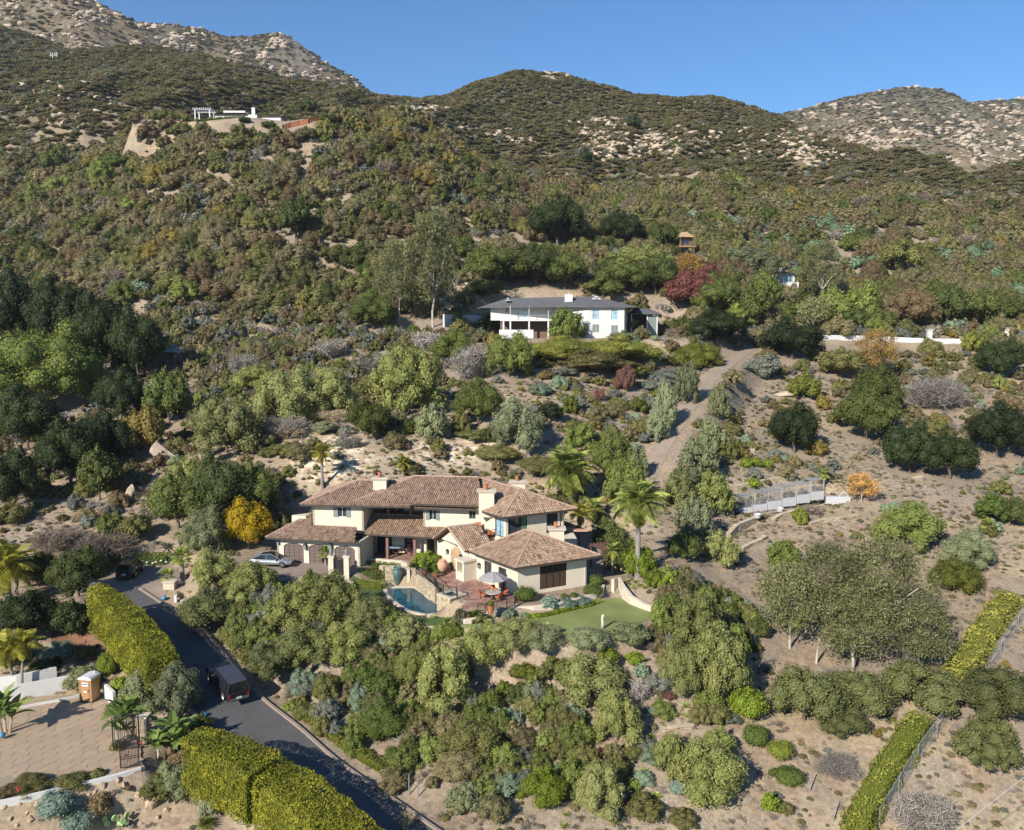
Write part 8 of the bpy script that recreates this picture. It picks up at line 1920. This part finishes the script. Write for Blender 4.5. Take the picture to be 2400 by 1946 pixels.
banana('large leaved banana plant at the left edge of the stamped driveway', 14, 1722, 125, 9); banana('tall banana plant behind the driveway gate', 300, 1740, 125, 8); banana('leaning banana plant left of the driveway gate', 278, 1748, 75, 6, stems=2)
banana('banana plant with orange stems left of the front hedge', 375, 1785, 95, 8); banana('tall banana plant beside the front hedge tip', 412, 1778, 125, 8); banana('banana plant at the corner of the white house', 1474, 792, 55, 9)
banana('banana like clump at the base of the tall palm', 1448, 1340, 60, 6, stems=2)
# prickly pear at the bottom left
pe_ = thing('prickly_pear', 'pale green prickly pear cactus at the bottom of the rock garden', 'cactus', hit(275, 1946)); rg_ = random.Random(4)
for i in range(12):
    m_ = MB(); seg = 10; m_.add([(.19 * math.cos(2*math.pi*k/seg), y_, .25 + .25 * math.sin(2*math.pi*k/seg)) for y_ in (-.04, .04) for k in range(seg)], [tuple(range(seg)), tuple(range(seg, 2*seg))[::-1]] + [(k, seg + k, seg + (k+1) % seg, (k+1) % seg) for k in range(seg)]); o = part('pad', m_, F['cactus'], pe_, attr=True); o.location = (rg_.uniform(-.8, .8), rg_.uniform(-.4, .4), rg_.uniform(0, .7)); o.rotation_euler = (rg_.uniform(-.3, .3), rg_.uniform(-.5, .5), rg_.uniform(0, 3))
for i, (x, y) in enumerate(((336,1316),(347,1318),(352,1312),(368,1317),(380,1314),(392,1317),(361,1320),(342,1322))): X, Y, Z = atz(x, y, -.9); o = link('flower', MB().lathe([(.02,0),(.16,.05),(.12,.14),(.02,.17)], 8).mesh('flower', M['flowerwhite']), None, (X, Y - .3, Z), 'white flower head in the court hedge', 'flower', 'white flowers in the court hedge')
for i, (x, y) in enumerate(((463,1819),(438,1812),(335,1765),(1266,1502),(52,1880),(48,1872),(300,1795))): X, Y, Z = hit(x, y); o = link('flower_cluster', MB().lathe([(.03,0),(.10,.05),(.09,.14),(.03,.18)], 8).mesh('flower_cluster', M['flowerred']), None, (X, Y - .3, Z + .9), 'small cluster of red flowers among the shrubs', 'flower', 'clusters of red flowers among the shrubs')
# ---------------------------------------------------------------- chaparral over the hills
rgn = np.random.default_rng(77)
def scatter(n, y0, y1, umin=-.72, umax=.72):
    """uniform per unit of ground in the wedge the picture can see, then the hidden sides of hills are dropped"""
    Y = np.sqrt(rgn.uniform(y0 ** 2, y1 ** 2, n)); X = rgn.uniform(umin, umax, n) * Y
    keep = visible(X, Y); X, Y = X[keep], Y[keep]
    return X, Y, ground(X, Y)
def free(X, Y, margin=0):
    ok = np.ones(len(X), bool)
    for poly, m in ((house_pad, .5), (court_poly, 1), (drive_poly, 1), (lot_poly, .5), (pool_poly, 1.2), (lawn_poly, .6), (lawn2_poly, .4), (wh_house_poly, 1.5)):
        ok &= poly_sd(X, Y, poly) > m + margin
    ok &= seg_dist(X, Y, road_c)[0] > 3.9 + margin; ok &= seg_dist(X, Y, trail_c)[0] > 3.0 + margin
    for x, y, r in used_pts:
        if y < 330: ok &= (X - x) ** 2 + (Y - y) ** 2 > (r * .8 + margin) ** 2
    px, py = pixel_of(X, Y, ground(X, Y)); ok &= ~((px > 440) & (px < 650) & (py > 245) & (py < 322) & (Y > 262)); ok &= ~((px > 800) & (px < 1420) & (py > 1295) & (py < 1468) & (Y < 104)); ok &= ~((px > 1395) & (px < 1545) & (py > 1390) & (py < 1440)); ok &= ~((px > 1925) & (px < 2300) & (py > 795) & (py < 832)); ok &= ~((px > 1770) & (px < 1885) & (py > 650) & (py < 700)); ok &= ~((px > 1130) & (px < 1480) & (py > 786) & (py < 806)); ok &= ~((px > 380) & (px < 440) & (py > 855) & (py < 890)); ok &= ~((px > 640) & (px < 765) & (py > 268) & (py < 318) & (Y > 265)); ok &= ~((px > 1572) & (px < 1636) & (py > 580) & (py < 628))
    return ok
BARE = [(650,740,60,60,.9),(800,640,90,50,.75),(560,560,70,40,.7),(430,620,60,60,.7),(1250,1060,150,80,.8),(1430,930,110,80,.6),(1200,960,70,60,.6),(770,1060,150,110,.75),(1060,1030,150,90,.6),
        (1750,950,120,90,.85),(2000,1000,260,130,.9),(2150,1130,260,160,.95),(1800,1280,260,110,.9),(2200,1300,240,150,.9),(500,1200,150,60,.6),(150,1240,230,70,.5),
        (780,310,120,30,.5),(520,400,70,40,.65),(650,330,80,40,.45),(480,350,60,40,.7),(900,600,60,40,.6),(1080,690,80,60,.5),(130,330,110,60,.6),(950,260,60,20,.5),(1180,590,60,60,.5),(700,480,90,60,.5),(1000,530,120,50,.3),(430,500,70,50,.4)]
def bare_at(px, py):
    b = np.zeros_like(px)
    for cx, cy_, rx, ry, s in BARE: b = np.maximum(b, s * np.exp(-(((px - cx) / rx) ** 2 + ((py - cy_) / ry) ** 2) ** 2))
    return b
def gn_scatter(objname, src, P, scl, rot, label, cat):
    me = bpy.data.meshes.new(objname); me.vertices.add(len(P)); me.vertices.foreach_set('co', P.astype(np.float32).ravel())
    a = me.attributes.new('scl', 'FLOAT_VECTOR', 'POINT'); a.data.foreach_set('vector', scl.astype(np.float32).ravel())
    a = me.attributes.new('rot', 'FLOAT_VECTOR', 'POINT'); a.data.foreach_set('vector', rot.astype(np.float32).ravel())
    o = link(objname, me, label=label, cat=cat, kind='stuff')
    g = bpy.data.node_groups.new('scatter_' + objname, 'GeometryNodeTree')
    g.interface.new_socket('Geometry', in_out='INPUT', socket_type='NodeSocketGeometry'); g.interface.new_socket('Geometry', in_out='OUTPUT', socket_type='NodeSocketGeometry')
    gi = g.nodes.new('NodeGroupInput'); go = g.nodes.new('NodeGroupOutput'); ip = g.nodes.new('GeometryNodeInstanceOnPoints')
    oi = g.nodes.new('GeometryNodeObjectInfo'); oi.transform_space = 'ORIGINAL'; oi.inputs['Object'].default_value = src; oi.inputs['As Instance'].default_value = True
    for nm, sock in (('scl', 'Scale'), ('rot', 'Rotation')):
        na = g.nodes.new('GeometryNodeInputNamedAttribute'); na.data_type = 'FLOAT_VECTOR'; na.inputs[0].default_value = nm; g.links.new(na.outputs[0], ip.inputs[sock])
    g.links.new(gi.outputs[0], ip.inputs['Points']); g.links.new(oi.outputs['Geometry'], ip.inputs['Instance']); g.links.new(ip.outputs[0], go.inputs[0])
    md = o.modifiers.new('scatter', 'NODES'); md.node_group = g; return o
# kinds: weights change from the reddish spur to the olive hills
KINDS = ['chap', 'chapgreen', 'chapbrown', 'ochre', 'oak', 'sage', 'deadgrey', 'sagegreen', 'teal', 'straw', 'pepper', 'deadbrown']
def pick_kind(px, py, Y):
    n = len(px); W = np.zeros((n, len(KINDS)))
    W[:] = np.array([.31, .20, .13, .03, .06, .11, .09, .03, 0, 0, .01, .03])
    hillfar = ss(300, 380, Y)[:, None]
    W = W * (1 - hillfar) + hillfar * np.array([.50, .22, .13, .012, .03, .03, .035, .004, 0, 0, .0, .03])
    spur = (np.exp(-(((px - 900) / 420) ** 2 + ((py - 420) / 170) ** 2)) * (Y < 340))[:, None]
    W = W * (1 - .7 * spur) + .7 * spur * np.array([.20, .22, .17, .06, .04, .14, .10, .04, 0, 0, .01, .02])
    red = fbm(px / 150, py / 90, 61, 2); W[:, 2] *= np.clip(red * 2.4 - .5, .15, 2); W[:, 3] *= np.clip(red * 3 - 1, .1, 2)
    sg = fbm(px / 90, py / 60, 64, 3); W[:, 5] *= np.clip(sg * 5 - 1.9, .1, 3); W[:, 7] *= np.clip(sg * 5 - 1.9, .1, 3)
    tl = np.maximum.reduce([np.exp(-(((px - 1920) / 90) ** 2 + ((py - 570) / 45) ** 2)), np.exp(-(((px - 2310) / 110) ** 2 + ((py - 600) / 55) ** 2)) * .5, np.exp(-(((px - 2010) / 70) ** 2 + ((py - 530) / 22) ** 2)) * .7, np.exp(-(((px - 2330) / 90) ** 2 + ((py - 690) / 22) ** 2)) * .8])
    tl *= np.clip(fbm(px / 28, py / 16, 91, 2) * 5 - 2.2, 0, 1.2)
    W[:, 8] = tl * 2.6
    mid = ((Y < 215) & (px > 1050))[:, None]; W = np.where(mid, W * .3 + .7 * np.array([.14, .16, .03, .06, .0, .25, .16, .10, 0, .06, .04, .02]), W)
    W /= W.sum(1, keepdims=True); c = W.cumsum(1); return (rgn.random((n, 1)) > c).sum(1).clip(0, len(KINDS) - 1)
batches = []
def region(px, py):
    if py > 1240: return 'on the slope around the road and lawn'
    if py > 1080: return 'on the left side of the villa' if px < 620 else 'just behind the villa roofs' if px < 1450 else 'on the terraced bare slope'
    if py > 830: return 'near the shaded canyon' if px < 420 else 'between the straw bank and the canyon' if px < 800 else 'on the hill between both houses' if px < 1480 else 'among the oaks of the right slope'
    if py > 640: return 'above the left canyon oaks' if px < 420 else 'left of the tall gum tree' if px < 960 else 'level with the white house' if px < 1640 else 'above the long white wall'
    if py > 440: return 'on the left flank of the spur' if px < 500 else 'on the face of the spur' if px < 1000 else 'above the white house' if px < 1640 else 'on the lower right hillside'
    if py > 300: return 'on the left hill below the ridge' if px < 420 else 'just under the hilltop house' if px < 900 else 'right of the spur crest' if px < 1300 else 'on the middle hill'
    return 'on the left ridge' if px < 600 else 'behind the hilltop house' if px < 1000 else 'near the middle skyline'
def zone_scatter(n, y0, y1, dens, smin, smax, hmul=(.45, .75), power=1.5, checkfree=True, umin=-.72, umax=.72):
    X, Y, Z = scatter(n, y0, y1, umin, umax); px, py = pixel_of(X, Y, Z)
    m = (px > -150) & (px < 2550) & (py < 2100) & (py > -120)
    X, Y, Z, px, py = X[m], Y[m], Z[m], px[m], py[m]
    nz = fbm(X / 14, Y / 14, 31, 3); p = dens * np.clip(1.5 - bare_at(px, py) * 1.3 + (nz - .5) * 2.2, 0.02, 1)
    m = rgn.random(len(X)) < p
    if checkfree: m &= free(X, Y)
    X, Y, Z, px, py = X[m], Y[m], Z[m], px[m], py[m]
    d = smin + (smax - smin) * rgn.random(len(X)) ** power
    h = d * rgn.uniform(*hmul, len(X)); k = pick_kind(px, py, Y)
    small = (k == 5) | (k == 7) | (k == 6) | (k == 9) | (k == 8); d = np.where(small, np.minimum(d, smin * 1.1 + .25 * d), d); h = np.where(small, d * .55, h)
    batches.append(np.stack([X, Y, Z, d, h, k, d / Y * FPX], 1))
def rocks():
    """angular sandstone blocks on the open outcrops"""
    bm = bmesh.new(); bmesh.ops.create_icosphere(bm, subdivisions=1, radius=1); rg = random.Random(4)
    for v in bm.verts: v.co *= rg.uniform(.65, 1.15); v.co.z *= .6
    me = bpy.data.meshes.new('rock'); bm.to_mesh(me); bm.free(); me.materials.append(M['rockpale']); X, Y, Z = scatter(90000, 110, 720); x2, y2, z2 = scatter(70000, 700, 1650); X, Y, Z = np.concatenate([X, x2]), np.concatenate([Y, y2]), np.concatenate([Z, z2]); px, py = pixel_of(X, Y, Z); f = np.zeros(len(X))
    for cx, cy_, rx, ry, s_ in ((1420,300,55,22,1),(1440,345,60,40,.6),(1560,340,100,30,.7),(1230,330,50,16,.7),(1870,330,40,24,.8),(1900,365,70,24,.6),(980,262,80,14,.8),(1060,300,60,14,.6),(1300,180,30,8,.8),(1120,310,60,14,.5),(2200,490,60,18,.4),(150,250,130,50,.25),(2180,640,80,30,.3),(1100,668,40,16,.9),(780,1075,80,40,.35),(1050,1060,110,22,.35),(890,610,60,40,.4),(560,480,60,30,.3),(880,520,80,40,.2),(1700,350,200,40,.15),(2100,460,150,40,.12)):
        f = np.maximum(f, s_ * np.exp(-(((px - cx) / rx) ** 2 + ((py - cy_) / ry) ** 2) ** 2))
    st = fbm(X / 22, Y / 80, 55, 4); fr_ = np.where(px > 1750, .10 + .38 * ss(230, 380, py), np.where(px < 420, .85, .15 + .8 * np.exp(-(((px - 690) / 60) ** 2 + ((py - 140) / 60) ** 2)))); f = np.where(Y > 700, fr_ * np.clip(st * 4 - 1.5, 0, 1) * .8, f)
    nz = fbm(X / 9, Y / 14, 47, 3); m = (rgn.random(len(X)) < f * 1.5 * np.clip(nz * 4 - 1.3, 0, 1)) & (free(X, Y)); X, Y, Z = X[m], Y[m], Z[m]; n = len(X); s = rgn.uniform(1.2, 3.4, n) ** 1.0 * Y / 620 + .25
    src = link('rock_outcrop', me, None, (X[0], Y[0], Z[0]), 'small pale rock standing among the hillside outcrops', 'rock'); src.scale = (s[0],) * 3
    Rt = np.stack([rgn.uniform(-.5, .5, n), rgn.uniform(-.5, .5, n), rgn.uniform(0, 6.28, n)], 1)[1:]
    gn_scatter('rock_outcrops', src, np.stack([X, Y, Z], 1)[1:], np.stack([s * rgn.uniform(.7, 1.6, n), s, s * rgn.uniform(.6, 1.2, n)], 1)[1:], Rt, None, None); print('rocks', n)
def run_scatter():
    rocks()
    zone_scatter(4400, 104, 200, .52, 1.6, 4.6)             # hillside behind the villa
    zone_scatter(11000, 104, 200, .6, .5, 1.5)              # small plants between them
    zone_scatter(11500, 196, 345, .66, 3.2, 9.5)             # the spur: big toyon and ceanothus
    zone_scatter(22000, 196, 345, .42, 1.2, 3.0)
    zone_scatter(80000, 335, 720, .97, 2.4, 7.0, (.20, .36), 1.8, False)
    zone_scatter(110000, 700, 1750, .62, 3.0, 9.5, (.22, .36), 2.2, False)
    zone_scatter(1500, 52, 110, .25, .4, 1.1)               # small weeds on the lower slopes
    # dense soft shrubs filling the slope between lawn and road
    X, Y, Z = scatter(9000, 60, 86); px, py = pixel_of(X, Y, Z); f = np.exp(-(((px - 900) / 480) ** 2 + ((py - 1440) / 110) ** 2) ** 2) + .35 * np.exp(-(((px - 1100) / 500) ** 2 + ((py - 1700) / 260) ** 2) ** 2) + .8 * np.exp(-(((px - 1650) / 120) ** 2 + ((py - 1480) / 110) ** 2) ** 2)
    m = (rgn.random(len(X)) < f * .85) & free(X, Y); X, Y, Z = X[m], Y[m], Z[m]; n = len(X); d = rgn.uniform(.9, 3.0, n); kk = rgn.choice([10, 1, 0, 5, 7, 4], n, p=[.3, .24, .2, .1, .06, .1]); batches.append(np.stack([X, Y, Z, d, d * rgn.uniform(.5, .8, n), kk, d / Y * FPX], 1))
    # brushy middle ground on the left and round the white house
    X, Y, Z = scatter(26000, 100, 235); px, py = pixel_of(X, Y, Z); f = np.exp(-(((px - 620) / 380) ** 2 + ((py - 830) / 190) ** 2) ** 2) + .8 * np.exp(-(((px - 120) / 260) ** 2 + ((py - 900) / 260) ** 2) ** 2) + .6 * np.exp(-(((px - 1950) / 460) ** 2 + ((py - 730) / 80) ** 2) ** 2)
    m = (rgn.random(len(X)) < f * .26) & free(X, Y); X, Y, Z = X[m], Y[m], Z[m]; n = len(X); d = rgn.uniform(1.0, 4.2, n); kk = rgn.choice([0, 1, 6, 5, 11, 10, 4, 2], n, p=[.22, .17, .22, .15, .08, .06, .06, .04]); batches.append(np.stack([X, Y, Z, d, d * rgn.uniform(.5, .8, n), kk, d / Y * FPX], 1))
    B = np.concatenate(batches)
    # leafless litter, straw and weeds on open ground
    X, Y, Z = scatter(190000, 50, 215); px, py = pixel_of(X, Y, Z); m = (px > -60) & (px < 2460) & (py < 1990) & free(X, Y) & (rgn.random(len(X)) < .55 * np.clip(fbm(X / 5, Y / 5, 71, 3) * 3 - .8, .05, 1))
    X, Y, Z = X[m], Y[m], Z[m]; n = len(X); d = rgn.uniform(.25, .95, n); kk = rgn.choice([9, 6, 11, 0, 1, 5], n, p=[.34, .2, .26, .09, .06, .05])
    B = np.concatenate([B, np.stack([X, Y, Z, d, d * rgn.uniform(.25, .5, n), kk, d / Y * FPX], 1)])
    far = B[:, 1] > 700                                      # leave the rocky faces of the mountains open
    pxf, pyf = pixel_of(B[:, 0], B[:, 1], B[:, 2])
    rk = np.zeros(len(B)); rk = np.maximum(rk, np.exp(-(((pxf - 690) / 70) ** 2 + ((pyf - 150) / 70) ** 2))); rk = np.maximum(rk, np.where(far & (pxf > 1700), .35 + .45 * ss(230, 380, pyf), 0)); rk = np.maximum(rk, np.where(far & (pxf < 420), .5, 0))
    for b in ((1420,300,60,40),(1440,350,60,50),(1560,345,90,35),(1860,330,50,40),(1900,370,60,40),(980,265,80,25)):
        rk = np.maximum(rk, np.where(~far, .6 * np.exp(-(((pxf - b[0]) / b[2]) ** 2 + ((pyf - b[1]) / b[3]) ** 2) ** 2), 0))
    streak = fbm(B[:, 0] / 26, B[:, 1] / 90, 55, 4); drop = rgn.random(len(B)) < np.clip((rk * 1.0) * (streak * 3 - .9), 0, .75)
    B = B[~drop]
    wx = ((B[:, 6] > 12) & (pixel_of(B[:, 0], B[:, 1], B[:, 2])[0] > -20) & (pixel_of(B[:, 0], B[:, 1], B[:, 2])[0] < 2420))
    names = {0: ('chaparral_shrub', 'olive green chaparral shrub on the dry hillside', 'olive green chaparral shrubs'), 1: ('green_shrub', 'mid green rounded shrub on the hillside', 'mid green hillside shrubs'),
             2: ('russet_shrub', 'russet brown shrub on the hillside', 'russet brown hillside shrubs'), 3: ('ochre_shrub', 'ochre yellow shrub on the hillside', 'ochre hillside shrubs'),
             4: ('scrub_oak', 'dark green scrub oak bush on the hillside', 'dark scrub oaks on the hillside'), 5: ('sage_bush', 'pale grey sagebrush on the hillside', 'grey sagebrush bushes'),
             6: ('dead_shrub', 'leafless grey shrub on the hillside', 'leafless grey shrubs'), 7: ('sage_green_bush', 'soft grey green low bush on the hillside', 'grey green low bushes'),
             8: ('teal_bush', 'bright blue green low bush on the far hillside', 'blue green low bushes'), 9: ('dry_grass_tuft', 'straw coloured grass tuft on the slope', 'straw grass tufts'),
             10: ('light_green_shrub', 'light green shrub on the hillside', 'light green hillside shrubs'), 11: ('dry_brown_shrub', 'dry brown leafless shrub on the slope', 'dry brown shrubs')}
    for ki, kn in enumerate(KINDS):
        Bk = B[B[:, 5] == ki]
        if len(Bk) == 0: continue
        pxk = pixel_of(Bk[:, 0], Bk[:, 1], Bk[:, 2])[0]; o_ = np.argsort(-Bk[:, 6] * ((pxk > -20) & (pxk < 2420))); Bk = Bk[o_]
        lim = 290 if ki <= 4 else 120 if ki < 9 else 60
        shape = 'twig' if kn in ('deadgrey', 'straw', 'deadbrown') else 'dome'
        nm, lb, grp = names[ki]
        ind, rest = Bk[:lim], Bk[lim:]
        for i, (X, Y, Z, d, h, _, r) in enumerate(ind):
            o = crown_obj(nm, shape, kn, lod_for(r / 2), i % 3); o.location = (X, Y, Z - .1 * d * .3); o.scale = (d / 2, d / 2 * (.8 + .4 * ((i * 37) % 10) / 10), h * 1.1)
            o.rotation_euler = (0, 0, (i * 2.1) % 6.28); rg2 = region(*pixel_of(X, Y, Z)); sz_ = ('large ', 'mid sized ', 'small ')[0 if r > 40 else 1 if r > 26 else 2]; tag(o, sz_ + lb.split(' on the')[0] + ' ' + rg2, 'shrub', sz_ + grp.split(' on the')[0] + ' ' + rg2)
        if len(rest) > 10:
            for tier, (lo, hi) in enumerate(((16, 1e9), (0, 16))):
                rr = rest[(rest[:, 6] >= lo) & (rest[:, 6] < hi)]
                if len(rr) < 3: continue
                for v in range(2):
                    q = rr[v::2]
                    if not len(q): continue
                    # the plant copied over the slope is itself one of the shrubs standing there
                    X, Y, Z, d, h, _, r = q[0]; src = crown_obj(nm, shape, kn, 'low' if tier == 0 else 'tiny', v); src.location = (X, Y, Z); src.scale = (d / 2, d / 2, h)
                    tag(src, ('one small ' if tier else 'one mid sized ') + lb + (' further right' if v else ''), 'shrub', grp); q = q[1:]
                    if not len(q): continue
                    S = np.stack([q[:, 3] / 2, q[:, 3] / 2 * rgn.uniform(.75, 1.25, len(q)), q[:, 4] * 1.1], 1); Rt = np.zeros((len(q), 3)); Rt[:, 2] = rgn.uniform(0, 6.28, len(q))
                    P = q[:, :3].copy(); P[:, 2] -= .04 * q[:, 3]
                    word = nm.replace('_', ' ')
                    gn_scatter(nm + ('_thicket' if tier == 0 else '_cover'), src, P, S, Rt, None, None)
    print('scatter', len(B))
try: wh_house_poly
except NameError: wh_house_poly = [(4,188),(36,188),(36,200),(4,200)]
run_scatter()
# ---------------------------------------------------------------- thin air between the camera and the mountains
hz_m, hz_n, hz_o = new_mat('valley_haze'); pv_ = N(hz_n, 'ShaderNodeVolumePrincipled'); pv_.inputs['Color'].default_value = (.78, .86, 1.0, 1); pv_.inputs['Density'].default_value = .00008; pv_.inputs['Anisotropy'].default_value = .2
hz_n.links.new(pv_.outputs[0], hz_o.inputs['Volume'])
link('haze', MB().box(-2300, 2300, -60, 2600, float(GH.min()) - 3, float(GH.max()) + 40).mesh('haze', hz_m), kind='stuff')
